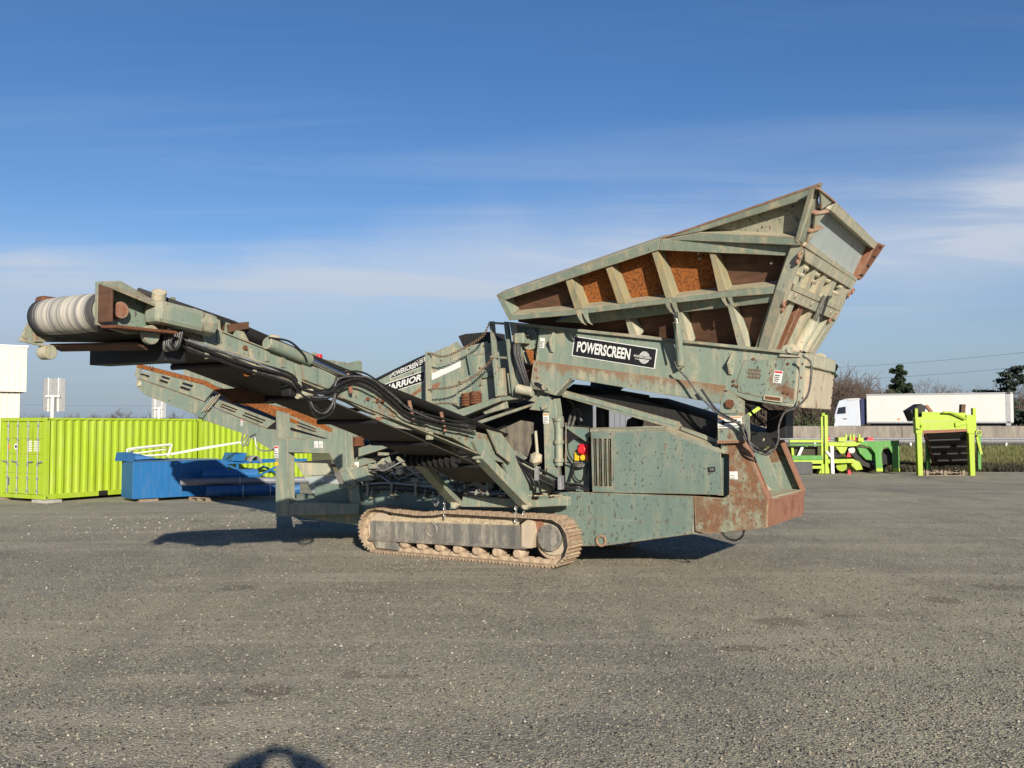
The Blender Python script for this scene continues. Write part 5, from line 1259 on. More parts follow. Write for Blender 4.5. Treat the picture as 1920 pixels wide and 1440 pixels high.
# ---- discharge-end frame
DF = part('end_frame')
PF = vpl(.50)
pl('frame_post', [(516, 822), (539, 822), (541, 968), (517, 968)], PF, M['green_dusty'], DF, 0, -.20)
pl('frame_upright', [(517, 770), (536, 775), (538, 822), (518, 822)], vpl(.56), M['green'], DF, 0, -.12)
pl('frame_header', [(540.5, 823), (620, 823), (624, 800), (648, 806), (651, 880), (640, 886), (618, 850), (540.5, 848)], PF, M['green'], DF, .01, -.22)
pl('frame_brace', [(615, 848), (640, 856), (668, 910), (652, 918), (640, 892)], PF, M['green'], DF, .0, -.2)
pl('bottom_rail', [(541.5, 944), (673, 944), (673, 964), (541.5, 967)], PF, M['green'], DF, 0, -.25)
a = tv(516, 966, .5); b = tv(673, 963, .5)
MB().prism([a + Vector((0, .3, -.02)), b + Vector((0, .3, -.02)), b + Vector((0, .3, -.28)), b + Vector((-.6, .3, -.26))], (0, 1.9, 0)).build('belly_pan', M['green_dusty'], DF, .006)
MB().prism([Vector((p.x, 2.9, p.z)) for p in [tv(x, y, .5) for x, y in [(514, 790), (540, 790), (541, 968), (516, 968)]]], (0, -.2, 0)).build('frame_post', M['green'], DF)
p0, p1 = tv(528, 956, .5), tv(528, 830, .5)
MB().bar((p0.x, .72, p0.z), (p0.x, 2.7, p0.z), .2, .2).build('cross_rail', M['green_dark'], DF)
MB().bar((p1.x, .72, p1.z), (p1.x, 2.7, p1.z), .16, .2).build('cross_rail', M['green_dark'], DF)
sticker([(515, 858), (522, 858), (522, 836), (515, 836)], PF, .006, DF, 'red', 3, 2)
sticker([(590, 840), (597, 840), (597, 827), (590, 827)], PF, .016, DF, None, 2, 7)
sticker([(598.5, 840), (606, 840), (606, 827), (598.5, 827)], PF, .016, DF, None, 2, 8)
pl('warning_plate', [(516, 866), (522, 866), (522, 873), (516, 873)], PF, M['yellow'], DF, .006, .001, 0)
pl('discharge_chute', [(553, 866), (618, 862), (626, 890), (568, 892)], vpl(1.0), M['cream'], DF, 0, -.03)
pl('discharge_chute', [(568, 893), (626, 891), (645, 925), (585, 924)], vpl(.93), M['tail_sheet'], DF, 0, -.03)
sticker([(604, 908), (609, 907), (607, 898), (601, 899)], vpl(.93), .006, DF, None, 3, 5)
mb = MB(); nx, ny = 14, 6
for j in range(ny):
    for i in range(nx):
        p = tv(lerp(556, 655, i / (nx - 1)), lerp(946, 926, j / (ny - 1)), .62 + .55 * j / (ny - 1))
        mb.v.append((p.x, p.y, p.z + .05 * mnoise.noise(Vector((i * .5, j * .6, 2))) ))
for j in range(ny - 1):
    for i in range(nx - 1): k = j * nx + i; mb.f.append((k, k + 1, k + nx + 1, k + nx))
mb.build('rubber_sheet', M['green_dark'], DF, smooth=60)
pl('arm_plate', [(655, 880), (682, 874), (695, 893), (700, 900), (660, 905), (650, 895)], vpl(.55), M['green'], DF, 0, -.3)
pl('arm_plate', [(650, 870), (672, 855), (705, 866), (675, 875)], vpl(.8), M['green_dusty'], DF, 0, -.1)
pl('lug', [(636, 908), (658, 906), (658, 913), (636, 915)], vpl(.5), M['green_dark'], DF, .02, -.1)
# mid conveyor glimpsed under the belt
MCV = part('mid_conveyor')
slotted('slotted_side', [tv(x, y, .8) for x, y in [(700, 905), (752, 892), (758, 872), (696, 898)]], [(.1, .85)], MCV, M['green_dusty'], VN, .03, ((0, .3), (.62, 1)))
pl('end_plate', [(752, 890), (755, 868), (765, 868), (780, 890)], vpl(.8), M['cream'], MCV, 0, -.03)
pl('adjuster_block', [(713, 862), (724, 856), (728, 868), (716, 874)], vpl(.7), M['green_dusty'], MCV, 0, -.12)
for k in range(3): MB().tube(bezier([tv(694, 885 + 4 * k, .7), tv(706, 874 + 3 * k, .68), tv(722, 872 + 3 * k, .68), tv(740, 866 + k, .7)]), .02, 7).build('hydraulic_hose', M['hose_dusty'], MCV, smooth=60)
pl('inner_panel', [(700, 905), (800, 884), (860, 905), (900, 930), (700, 925)], vpl(.9), M['green_dark'], MCV, 0, -.05)
sticker([(665, 877), (673, 877), (673, 866), (665, 866)], vpl(.76), .006, MCV, None, 2, 5)

# ---- clutter of the middle: pipe runs, gussets, brackets, hoses and junction boxes on the frames
CL_ = part('frame_fittings')
rd = random.Random(91)
for k, (y, r_, mt) in enumerate(((915, .016, 'galv'), (919, .016, 'hose'), (923, .013, 'hose_dusty'), (927, .018, 'hose'))):
    pts = [tv(680, y - 6, .58), tv(720, y - 8 + rd.uniform(-2, 2), .57), tv(770, y - 6, .57), tv(820, y + rd.uniform(-2, 2), .57), tv(870, y + 6, .57), tv(930, y + 10 + rd.uniform(-2, 2), .57), tv(1010, y + 6, .55)]
    MB().tube(bezier(pts, 6), r_, 7).build('pipe_run', M[mt], CL_, smooth=60)
for x in (690, 735, 780, 825, 872, 915, 955):
    pl('pipe_bracket', [(x, 904), (x + 4, 904), (x + 4, 930), (x, 930)], vpl(.59), M['green_dusty'], CL_, .06, -.02, .003)
for x in (700, 745, 800, 850, 895, 940):
    p = tv(x, 925, .62); MB().prism([p + Vector((0, 0, -.1)), p + Vector((0, -.14, -.1)), p + Vector((0, 0, .22))], (.03, 0, 0)).build('frame_gusset', M['green'], CL_, .003)
    for dy in (-10, 8): bolt(CL_, tv(x + 9, 915 + dy, .62), VN, .022, .025, M['rust'])
for k in range(14):
    x0_, y0_ = rd.uniform(665, 760), rd.uniform(858, 892); v_ = rd.uniform(.55, .75)
    pts = [tv(x0_, y0_, v_), tv(x0_ + rd.uniform(10, 25), y0_ + rd.uniform(4, 18), v_ - .04), tv(x0_ + rd.uniform(30, 55), y0_ + rd.uniform(-4, 16), v_), tv(x0_ + rd.uniform(60, 90), y0_ + rd.uniform(0, 24), v_ + .1)]
    MB().tube(bezier(pts, 6), rd.choice((.011, .014, .018)), 6).build('hydraulic_hose', M[rd.choice(('hose', 'hose', 'hose_dusty', 'galv'))], CL_, smooth=60)
for k in range(12):
    x0_, y0_ = rd.uniform(835, 950), rd.uniform(872, 905); v_ = rd.uniform(.5, .9)
    pts = [tv(x0_, y0_, v_), tv(x0_ + rd.uniform(5, 20), y0_ + rd.uniform(8, 22), v_ - .05), tv(x0_ + rd.uniform(25, 50), y0_ + rd.uniform(5, 25), v_), tv(x0_ + rd.uniform(50, 75), y0_ + rd.uniform(10, 30), v_)]
    MB().tube(bezier(pts, 6), rd.choice((.012, .016)), 6).build('hydraulic_hose', M[rd.choice(('hose', 'hose_dusty'))], CL_, smooth=60)
for x, y, w, h, mt in ((690, 870, 12, 9, 'green_dusty'), (742, 878, 10, 12, 'cream'), (770, 896, 14, 8, 'green_dark'), (655, 890, 9, 12, 'green_rusty'), (708, 848, 16, 6, 'green_dusty'), (862, 900, 12, 9, 'green_dusty'), (910, 905, 10, 12, 'cream'), (1010, 900, 9, 12, 'green_rusty'), (1070, 905, 14, 9, 'green_dusty'), (620, 870, 8, 6, 'rust_red')):
    pl('junction_box', [(x, y), (x + w, y + 1), (x + w, y + h), (x, y + h)], vpl(.56), M[mt], CL_, 0, -.10, .008)
for x0_, y0_, x1_, y1_, w in ((655, 868, 700, 905, .07), (668, 905, 720, 862, .06), (805, 905, 850, 880, .06), (745, 858, 800, 905, .06)):
    MB().bar(tv(x0_, y0_, .72), tv(x1_, y1_, .72), w, w).build('cross_brace', M['green_dusty'], CL_, .006)
pl('side_guard', [(652, 915), (672, 908), (676, 945), (656, 945)], vpl(.54), M['green_rusty'], CL_, 0, -.05)
mb = MB()
for k in range(60):
    p = tv(rd.uniform(870, 1050), 932, .2); mb.lump((p.x, rd.uniform(.2, .32), p.z + .02), rd.uniform(.015, .045), k, (1, 1, .5))
mb.build('spilled_dirt', M['dirt'], CL_, kind='stuff')

# ------------------------------------------------------------------ lime containers
def container(corner, ang, name, label, doors, length=6.06, seed=0):
    R_ = empty(name, None, corner, ang); tag(R_, label, 'container', 'lime shipping containers')
    L_, W_, H_ = length, 2.44, 2.59
    mat = M['lime']
    # corrugated long sides and roof
    pitch = 0.278; n = int((L_ - .30) / pitch); x0 = .15
    def corr(y, sgn, nm):
        prof = []
        for k in range(n):
            a = x0 + k * (L_ - .30) / n; p_ = (L_ - .30) / n
            prof += [(a, .036), (a + p_ * .25, .036), (a + p_ * .50, 0), (a + p_ * .75, 0)]
        prof.append((L_ - x0, .036))
        mb = MB()
        for x, d in prof: mb.v += [(x, y + sgn * d, .16), (x, y + sgn * d, H_ - .07)]
        for i in range(len(prof) - 1): mb.f.append((2 * i, 2 * i + 2, 2 * i + 3, 2 * i + 1))
        o = mb.build(nm, mat, R_); s = o.modifiers.new('thick', 'SOLIDIFY'); s.thickness = .004
    corr(.03, 1, 'corrugated_side'); corr(W_ - .03, -1, 'corrugated_side')
    MB().box(.02, L_ - .02, .03, W_ - .03, H_ - .08, H_ - .03).build('roof_panel', mat, R_)
    MB().box(.1, L_ - .1, .1, W_ - .1, .12, .16).build('floor_panel', M['wood'], R_)
    for x in (0, L_ - .15):
        for y in (0, W_ - .15): MB().box(x, x + .15, y, y + .15, .12, H_ - .12).build('corner_post', mat, R_, .01)
        for y in (-.004, W_ - .156):
            for z in (0, H_ - .12):
                c = MB().box(x - .004, x + .154, y, y + .16, z, z + .118).build('corner_casting', mat, R_, .012)
                MB().box(x + .05, x + .10, y - .004, y + .02, z + .035, z + .085).build('casting_hole', M['black'], c)
    for y in (.02, W_ - .08):
        MB().box(.155, L_ - .155, y, y + .06, H_ - .08, H_ - .005).build('top_rail', mat, R_, .006)
        MB().box(.155, 1.95, y - .01, y + .06, .0, .16).build('bottom_rail', mat, R_, .006)
        MB().box(2.31, 3.75, y - .01, y + .06, .0, .16).build('bottom_rail', mat, R_, .006)
        MB().box(4.11, L_ - .155, y - .01, y + .06, .0, .16).build('bottom_rail', mat, R_, .006)
        for x in (1.95, 3.75): MB().box(x, x + .36, y + .01, y + .05, .0, .16).build('fork_pocket', M['black'], R_)
    for x in (0.0, L_ - .1):
        MB().box(x, x + .1, .16, W_ - .16, H_ - .12, H_ - .005).build('end_header', mat, R_, .006)
        MB().box(x, x + .1, .16, W_ - .16, 0, .13).build('end_sill', mat, R_, .006)
    MB().box(L_ - .06, L_ - .03, .15, W_ - .15, .13, H_ - .12).build('end_wall', mat, R_)
    if doors:
        for k, (y0, y1) in enumerate(((.155, W_ / 2 - .006), (W_ / 2 + .006, W_ - .155))):
            D = MB().box(.05, .09, y0, y1, .14, H_ - .125).build('door', mat, R_, .006)
            for z in (.80, 1.42, 1.92):
                MB().box(.035, .052, y0 + .06, y1 - .06, z, z + .03).build('door_swage', M['lime_worn'], D)
            for yy in (y0 + .27, y1 - .27):
                MB().cyl((.015, yy, .12), (.015, yy, H_ - .10), .018, 10).build('locking_bar', M['galv'], D, smooth=40)
                for z in (.22, .62, 1.05, 1.85, H_ - .30): MB().box(.0, .05, yy - .045, yy + .045, z, z + .07).build('bar_bracket', M['galv'], D, .006)
                MB().bar((-.005, yy - .02, 1.16), (-.005, yy + (.3 if k else -.3), 1.19), .02, .04).build('door_handle', M['galv'], D)
            for z in (.3, .95, 1.6, 2.2):
                yh = y0 - .03 if k == 0 else y1 + .03
                MB().box(.02, .06, yh - .05, yh + .05, z, z + .12).build('hinge', M['lime_worn'], D, .005)
        # markings: code panels, round plate, triangle, dark plate
        mk = MB()
        for r_ in range(5):
            mk.box(.043, .049, .40, .68 - .03 * (r_ % 2), 1.52 + r_ * .07, 1.56 + r_ * .07)
        for r_ in range(5):
            mk.box(.043, .049, .78, .96, 1.50 + r_ * .075, 1.55 + r_ * .075)
        mk.build('code_marking', M['decal_white'], R_)
        MB().cyl((.049, W_ - .82, 1.65), (.040, W_ - .82, 1.65), .10, 20).build('round_plate', M['decal_white'], R_)
        MB().cyl((.039, W_ - .82, 1.65), (.037, W_ - .82, 1.65), .05, 16).build('round_plate_print', M['decal_black'], R_)
        MB().prism([(.042, W_ - .35, 1.72), (.042, W_ - .51, 1.72), (.042, W_ - .43, 1.52)], (.006, 0, 0)).build('warning_triangle', M['orange'], R_)
        MB().box(.040, .049, W_ - .50, W_ - .36, .40, .66).build('rating_plate', simple('rating_plate', (.16, .17, .17), .4, .3), R_)
    if seed:
        for k in range(4): MB().box(L_ - .10 - .0, L_ - .04, .012, .018, 1.6 + k * .11, 1.66 + k * .11).build('serial_marking', M['red'], R_)
    return R_
AL = math.radians(60)
cA = ground_at(83, 943)
cA.z = .10
dA = Vector((math.cos(AL), math.sin(AL), 0))
CA = container(cA, AL, 'shipping_container', 'lime green shipping container with its double doors and locking bars in view', True, seed=1)
cB = cA + dA * 6.22
CB = container(cB, AL, 'shipping_container', 'lime green container behind the blue frame and pipes, doors out of view', False)
def block(p, ang, name, label, sx, sy, h, mat, cat, group=None):
    o = MB().box(-sx / 2, sx / 2, -sy / 2, sy / 2, 0, h).build(name, mat, None, .012); o.location = p; o.rotation_euler.z = ang
    return tag(o, label, cat, group)
nA = Vector((-math.sin(AL), math.cos(AL), 0))
block(cA + dA * .12 + nA * .05 - Vector((0, 0, .1)), AL, 'concrete_block', 'pale concrete block under the near corner of the doored lime container', .55, .75, .098, M['concrete'], 'block', 'blocks under the containers')
block(cA + dA * .12 + nA * 2.35 - Vector((0, 0, .1)), AL, 'concrete_block', 'block under the far door corner of the lime container, at the picture edge', .4, .5, .098, M['wood'], 'block', 'blocks under the containers')
block(cA + dA * 5.9 + nA * .1 - Vector((0, 0, .1)), AL, 'concrete_block', 'block under the container end hidden behind the blue hopper box', .4, .5, .098, M['concrete'], 'block', 'blocks under the containers')
block(cB + dA * 5.8 + nA * .2 - Vector((0, 0, .1)), AL, 'concrete_block', 'block under the end of the second lime container, behind the pipes', .5, .6, .098, M['concrete'], 'block', 'blocks under the containers')
block(cB + dA * .3 + nA * .2 - Vector((0, 0, .1)), AL, 'concrete_block', 'block between the ends of the two lime containers', .4, .5, .098, M['concrete'], 'block', 'blocks under the containers')

# ------------------------------------------------------------------ cream hall, lattice sign backs, far grey hall
YH = 58.0
hx = at_depth(50, 700, YH).x; zt = at_depth(50, 651, YH).z; zm = at_depth(50, 735, YH).z
HB_ = empty('industrial_hall', None, (hx, YH, .5), math.radians(33)); tag(HB_, 'cream ribbed metal hall with overhanging upper storey at the picture edge', 'building')
def ribbed(name, x0, x1, y, z0, z1, mat, parent, pitch=.333, d=.03):
    mb = MB(); n = int(abs(x1 - x0) / pitch); prof = []
    for k in range(n):
        a = x0 + (x1 - x0) * k / n; w = (x1 - x0) / n
        prof += [(a, 0), (a + w * .80, 0), (a + w * .84, d), (a + w * .96, d)]
    prof.append((x1, 0))
    for x, dd in prof: mb.v += [(x, y - dd, z0), (x, y - dd, z1)]
    for i in range(len(prof) - 1): mb.f.append((2 * i, 2 * i + 2, 2 * i + 3, 2 * i + 1))
    o = mb.build(name, mat, parent); s = o.modifiers.new('thick', 'SOLIDIFY'); s.thickness = .02; return o
ribbed('upper_cladding', -30, 0, 0, zm - .5, zt - .5, M['cladding_cream'], HB_)
MB().box(-30, -.02, .04, 20, zm - .5, zt - .55).build('upper_storey', M['cladding_cream'], HB_)
MB().box(-30.1, .06, -.08, .2, zt - .52, zt - .40).build('roof_edge', M['white'], HB_)
ribbed('lower_cladding', -30, -.32, .3, -.5, zm - .52, M['cladding_cream'], HB_)
MB().box(-30, -.36, .34, 19, -.5, zm - .52).build('lower_storey', M['cladding_cream'], HB_)
MB().box(-.36, -.22, .40, .55, zm - 2.2, zm - 2.05).build('wall_lamp', M['black'], HB_)

def sign_back(px0, px1, py0, py1, Y, label, post_x):
    a = at_depth(px0, py1, Y); b = at_depth(px1, py0, Y)
    c = at_depth(post_x, 785, Y)
    S = empty('road_sign', None, (c.x, Y, .5)); tag(S, label, 'road sign', 'backs of the motorway signs')
    W = (b.x - a.x); H_ = b.z - a.z; z0 = a.z - .5; xl = a.x - c.x
    nb = 14
    for k in range(nb):
        zz_ = z0 + H_ * k / nb; MB().box(xl, xl + W, 0, .03, zz_, zz_ + H_ / nb * .90).build('sign_plank', M['galv'], S)
    for fx in (.27, .72): MB().box(xl + W * fx - .04, xl + W * fx + .04, -.10, -.001, z0 - .03, z0 + H_ + .02).build('stiffener', M['white_tube'], S)
    MB().box(xl + W * .18, xl + W * .82, -.2, -.101, z0 + H_ * .42, z0 + H_ * .48).build('cross_arm', M['white_tube'], S)
    MB().box(-.10, .10, -.34, -.201, -.5, z0 + H_ * .46).build('post', M['white_tube'], S)
    for fx in (.27, .72):
        MB().bar((xl + W * fx, -.15, z0 + H_ * .45), (xl + W * fx + .02, -.12, z0 + H_ * .62), .05, .05).build('brace', M['white_tube'], S)
sign_back(80, 123, 709, 771, 62, 'grey back of a road sign on a white post above the doored container', 102)
sign_back(284, 312, 744, 783, 70, 'grey back of a road sign half hidden by the tail conveyor', 301)

g0, g1 = at_depth(1020, 800, 44.0), at_depth(1205, 770, 44.0)
GH = empty('metal_shed', None, (g0.x, 44.0, 0)); tag(GH, 'grey corrugated shed seen through the gap under the machine feeder', 'shed')
ribbed('front_cladding', 0, g1.x - g0.x, 0, 0, 3.0, M['cladding_grey'], GH, .25, .04)
MB().prism([(0, .05, 2.98), (g1.x - g0.x, .05, 2.98), ((g1.x - g0.x) * .42, .05, 3.25)], (0, 4, 0)).build('roof', M['cladding_grey'], GH)
MB().box(0, g1.x - g0.x, .05, 4, 0, 2.98).build('body', M['cladding_grey'], GH)

# ------------------------------------------------------------------ blue plant, pipes and white frame by the container
def gpt(px, py): return ground_at(px, py)
b0 = gpt(248, 942); b1 = gpt(425, 933)
bang = math.atan2(b1.y - b0.y, b1.x - b0.x); BL = (b1 - b0).length
BX = empty('blue_hopper', None, (b0.x, b0.y, .0), bang); tag(BX, 'blue steel feed hopper with boxed end, lying beside the lime container', 'hopper')
def bl(px, py, y=0.0):    # point on the long face (local x,z)
    d = ray(px, py); o = Vector((0, 0, CAMH)); c_, s_ = math.cos(bang), math.sin(bang); nrm = Vector((-s_, c_, 0))
    t = ((b0 + nrm * y) - o).dot(nrm) / d.dot(nrm); p = o + d * t - b0
    return Vector((p.x * c_ + p.y * s_, y, p.z))
zt_ = bl(250, 867).z; x1 = bl(318, 870).x; x2 = bl(428, 865).x
MB().box(0, x1 - .01, 0, 1.15, .10, zt_).build('end_box', M['blue'], BX, .012)
MB().box(x1, x2, .03, 1.1, .10, zt_ + .01).build('body_panel', M['blue'], BX, .012)
MB().box(-.012, x1, -.01, 1.16, zt_ + .001, zt_ + .022).build('lid_edge', M['blue_dark'], BX)
p = [bl(x, y, .9) for x, y in ((236, 848), (288, 867))]
xa = bl(216, 848, 1.1).x; za = bl(216, 848, 1.1).z
MB().prism([(xa, 1.1, zt_ + .02), (xa + .05, 1.1, za), (xa + .42, 1.0, za), (x1 - .1, .9, zt_ + .08), (x2, .9, zt_ + .03), (x2, .9, zt_ + .02)], (0, .04, 0)).build('back_plate', M['blue'], BX, .006)
MB().prism([(xa, 1.1, zt_ + .02), (xa + .05, 1.1, za), (xa + .36, .3, za - .05), (xa + .36, .3, zt_ + .02)], (.03, .03, 0)).build('side_cheek', M['blue_dark'], BX, .004)
for k in range(5): bolt(BX, (x1 + .1 + k * .17, .03, zt_ - .12), VN, .015, .012, M['blue_dark']); bolt(BX, (x1 + .1 + k * .17, .03, .22), VN, .015, .012, M['blue_dark'])
MB().box(.25, .85, .1, .9, .0, .099).build('timber_bearer', M['wood'], BX)
MB().box(2.2, 2.6, .1, .9, .0, .099).build('timber_bearer', M['wood'], BX)
# lattice conveyor frame
l0 = gpt(430, 926); LAT = empty('blue_lattice_frame', None, (l0.x, l0.y + 1.4, 0), bang + .05); tag(LAT, 'blue steel lattice conveyor frame with cross braces between hopper and container', 'conveyor frame')
def ll(px, py):
    d = ray(px, py); o = Vector((0, 0, CAMH)); a = bang + .05; c_, s_ = math.cos(a), math.sin(a); nrm = Vector((-s_, c_, 0))
    q0 = Vector((l0.x, l0.y + 1.4, 0)); t = (q0 - o).dot(nrm) / d.dot(nrm); p = o + d * t - q0
    return Vector((p.x * c_ + p.y * s_, 0, p.z))
for nm, a, b, w in (('top_chord', (420, 868), (575, 862), .10), ('bottom_chord', (420, 905), (560, 905), .10), ('diagonal', (428, 873), (500, 902), .07), ('diagonal', (466, 902), (516, 876), .07), ('diagonal', (516, 876), (560, 900), .07), ('upright', (445, 866), (445, 905), .08)):
    for yy in (0, .9): MB().bar(ll(*a) + Vector((0, yy, 0)), ll(*b) + Vector((0, yy, 0)), w, w).build(nm, M['blue'], LAT, .008)
for k in range(5):
    p = lerp(ll(430, 868), ll(560, 862), k / 4); MB().bar(p + Vector((0, .05, 0)), p + Vector((0, .85, 0)), .06, .06).build('cross_bar', M['blue'], LAT)
for x in (432, 552):
    p = ll(x, 905)
    for yy in (0, .9): MB().box(p.x - .05, p.x + .05, yy - .05, yy + .05, 0, p.z).build('foot', M['blue'], LAT)
q = [ll(x, y) + Vector((0, -.15, 0)) for x, y in ((432, 864), (438, 849), (460, 849), (455, 865))]
MB().prism(q, (0, .9, 0)).build('belt_hood', M['blue'], LAT, .008)
mb = MB()
for i in range(9):
    a = math.pi * (.85 - .75 * i / 8); p = ll(476, 868)
    for yy in (-.2, .5): mb.v.append((p.x + math.cos(a) * .26, yy, p.z - .15 + math.sin(a) * .42))
for i in range(8): mb.f.append((2 * i, 2 * i + 1, 2 * i + 3, 2 * i + 2))
o = mb.build('plastic_mudguard', simple('grey_plastic', (.12, .12, .125), .4, 0, .3, 10, col2=(.3, .3, .3)), LAT, smooth=60); s_ = o.modifiers.new('thick', 'SOLIDIFY'); s_.thickness = .02
MB().cyl(ll(450, 892) + Vector((0, .1, 0)), ll(450, 892) + Vector((0, .8, 0)), .28, 18).build('drum', M['black'], LAT, smooth=40)
# pipes on a pallet
pp0 = gpt(395, 941); pp1 = gpt(545, 928); pang = math.atan2(pp1.y - pp0.y, pp1.x - pp0.x)
def pallet(name, loc, ang, label, sx, sy, layers=1, group='pallets'):
    P_ = empty(name, None, loc, ang); tag(P_, label, 'pallet', group); z = 0
    for _ in range(layers):
        for y in (0, sy / 2 - .05, sy - .1):
            for x in (0, sx / 2 - .07, sx - .14): MB().box(x, x + .14, y, y + .1, z + .022, z + .10).build('pallet_block', M['wood'], P_)
            MB().box(0, sx, y, y + .1, z, z + .021).build('runner', M['wood'], P_)
        nb = 6
        for k in range(nb): x = (sx - .1) * k / (nb - 1); MB().box(x, x + .1, 0, sy, z + .101, z + .125).build('deck_board', M['wood'], P_)
        z += .126
    return P_
pallet('pallet', (pp0.x - .1, pp0.y, 0), pang, 'long weathered pallet carrying the bundle of blue and grey pipes', 3.4, .9)
def pipe(a, b, r, mat, name, label, wall=.015, extra=None):
    ax = Vector((a.x, a.y, 0)); O_ = empty(name, None, a); d = b - a
    t = d.normalized(); e = t.orthogonal().normalized(); f2 = t.cross(e); n = 24; mb = MB()
    for ring_, rr in ((Vector((0, 0, 0)), r), (d, r), (d, r - wall), (Vector((0, 0, 0)), r - wall)):
        for j in range(n): an = 2 * math.pi * j / n; mb.v.append(tuple(ring_ + (e * math.cos(an) + f2 * math.sin(an)) * rr))
    for k in range(4):
        for j in range(n): j2 = (j + 1) % n; k2 = (k + 1) % 4; mb.f.append((k * n + j, k * n + j2, k2 * n + j2, k2 * n + j))
    o = mb.build(name, mat, None, smooth=40); bpy.data.objects.remove(O_); o.location = a
    if extra:
        for tpos in extra: c_ = a + d * tpos - a; MB().ring(c_, t, r + .012, .012, 20, 6).build('strap', M['white'], o, smooth=60)
    return tag(o, label, 'pipe', 'pipes stacked on the pallet')
def at_ground_line(px, py, base):   # pixel on the vertical plane through base facing the camera
    return at_depth(px, py, base.y)
yb = pp0.y
pA = at_depth(386, 922, yb + .25); pB = at_depth(556, 915, yb + 1.2); pA.z = .125 + .185; pB.z = .125 + .185
pipe(pA, pB, .175, M['blue_dark'], 'pipe', 'large open blue steel pipe lying lowest in front on the pallet', extra=(.4, .7))
pC = pA + Vector((-.05, .42, .0)); pD = pB + Vector((0, .42, 0))
pipe(pC, pD, .175, M['blue'], 'pipe', 'large blue pipe lying behind the front blue pipe on the pallet')
pE = at_depth(338, 895, yb + .2); pF = at_depth(580, 917, yb + 1.6); 
pE = Vector((pE.x, pE.y, .125 + .36 + .135)); pF.z = .125 + .36 + .12
dE = (pF - pE); pipe(pE, pF, .115, M['grey_pipe'], 'pipe', 'long dark grey plastic pipe resting on top of the blue pipes', extra=(.45,))
pG = at_depth(377, 888, yb + .9); pH = pG + Vector((1.6, .9, -.1)); pG.z = .80; pH.z = .78
pipe(pG, pH, .19, M['blue'], 'pipe', 'short wide bright blue pipe end behind the grey pipe')
# white tubular frame on stacked pallets
w0 = at_depth(312, 866, b0.y + 1.9); wa = bang + .02
PW_ = pallet('pallet', (w0.x, w0.y, 0), wa, 'stack of weathered pallets behind the blue hopper under the white tube frame', 1.7, 1.0, 8)
WF = empty('white_tube_frame', None, (w0.x, w0.y, 0), wa); tag(WF, 'white painted tubular ladder frame resting on stacked pallets', 'tube frame')
def wf(px, py, y=.2):
    d = ray(px, py); o = Vector((0, 0, CAMH)); c_, s_ = math.cos(wa), math.sin(wa); nrm = Vector((-s_, c_, 0)); q0 = Vector((w0.x, w0.y, 0)) + nrm * y
    t = (q0 - o).dot(nrm) / d.dot(nrm); p = o + d * t - Vector((w0.x, w0.y, 0)); return Vector((p.x * c_ + p.y * s_, y, p.z))
MB().tube(bezier([wf(452, 829), (wf(380, 840)), wf(320, 851), wf(262, 855), wf(241, 853), wf(239, 846), wf(247, 841), wf(320, 833)], 6), .035, 8).build('long_hoop', M['white_tube'], WF, smooth=60)
MB().tube(bezier([wf(312, 842, .5), wf(270, 848, .5), wf(253, 850, .5), wf(247, 847, .5), wf(253, 842, .5), wf(322, 834, .5)], 6), .03, 8).build('short_hoop', M['white_tube'], WF, smooth=60)
MB().bar(wf(322, 833), wf(314, 856), .05, .05).build('upright', M['white_tube'], WF)
MB().bar(wf(320, 852), wf(452, 829), .05, .05).build('brace', M['white_tube'], WF)
zp = .126 * 8 + .01
a, b = wf(316, 856), wf(402, 852)
for yy in (.15, .75):
    MB().box(a.x, b.x, yy, yy + .05, zp + .001, zp + .05).build('base_rail', M['white_tube'], WF); MB().box(a.x, b.x, yy, yy + .05, zp + .2, zp + .25).build('base_rail', M['white_tube'], WF)
    for k in range(4): x = lerp(a.x, b.x - .05, k / 3); MB().box(x, x + .05, yy, yy + .05, zp + .05, zp + .2).build('base_post', M['white_tube'], WF)
for k in range(5): x = lerp(a.x + .02, b.x - .07, k / 4); MB().box(x, x + .05, .2, .75, zp + .2, zp + .24).build('base_slat', M['white_tube'], WF)

# ------------------------------------------------------------------ lime plant at the far edge of the yard
def frame_pt(base, Y): 
    return lambda px, py, dy=0.0: at_depth(px, py, Y + dy) - base
Y1 = gpt(1550, 889).y
base = Vector((at_depth(1546, 889, Y1).x, Y1, 0)); fp = frame_pt(base, Y1)
K1 = empty('lime_conveyor_chassis', None, base); tag(K1, 'lime green conveyor chassis with a tall twin mast beside the dark green arch', 'machine frame')
def kb(nm, a, b, w, mat=None, dy=0.0, parent=K1): return MB().bar(fp(*a, dy), fp(*b, dy), w, w).build(nm, mat or M['lime'], parent, .01)
kb('mast', (1540.5, 781), (1541.5, 888), .10); kb('mast', (1548, 778), (1549.5, 888), .16)
MB().cyl(fp(1543, 780), fp(1543, 774), .10, 10).build('mast_head', M['lime_worn'], K1)
MB().prism([fp(1535, 888), fp(1543, 870), fp(1552, 870), fp(1558, 888)], (0, .4, 0)).build('mast_foot', M['lime'], K1, .01)
for dy in (0, 1.8):
    kb('side_rail', (1480, 827), (1541, 827), .13, dy=dy); kb('side_rail', (1484, 866), (1541, 866), .18, dy=dy); kb('side_rail', (1500, 876), (1541, 876), .14, dy=dy)
    kb('side_rail', (1480, 834), (1541, 834), .08, M['green_bright'], dy); kb('side_rail', (1484, 858), (1541, 858), .22, M['green_bright'], dy)
    kb('side_rail', (1550, 865), (1600, 864), .20, dy=dy); kb('side_rail', (1552, 833), (1600, 833), .20, M['lime'], dy)
kb('cross_brace', (1495, 858), (1505, 836), .14, M['white_tube'], .3); kb('upright', (1485, 838), (1487, 862), .12, dy=.4); kb('upright', (1512, 836), (1514, 862), .10, dy=.6)
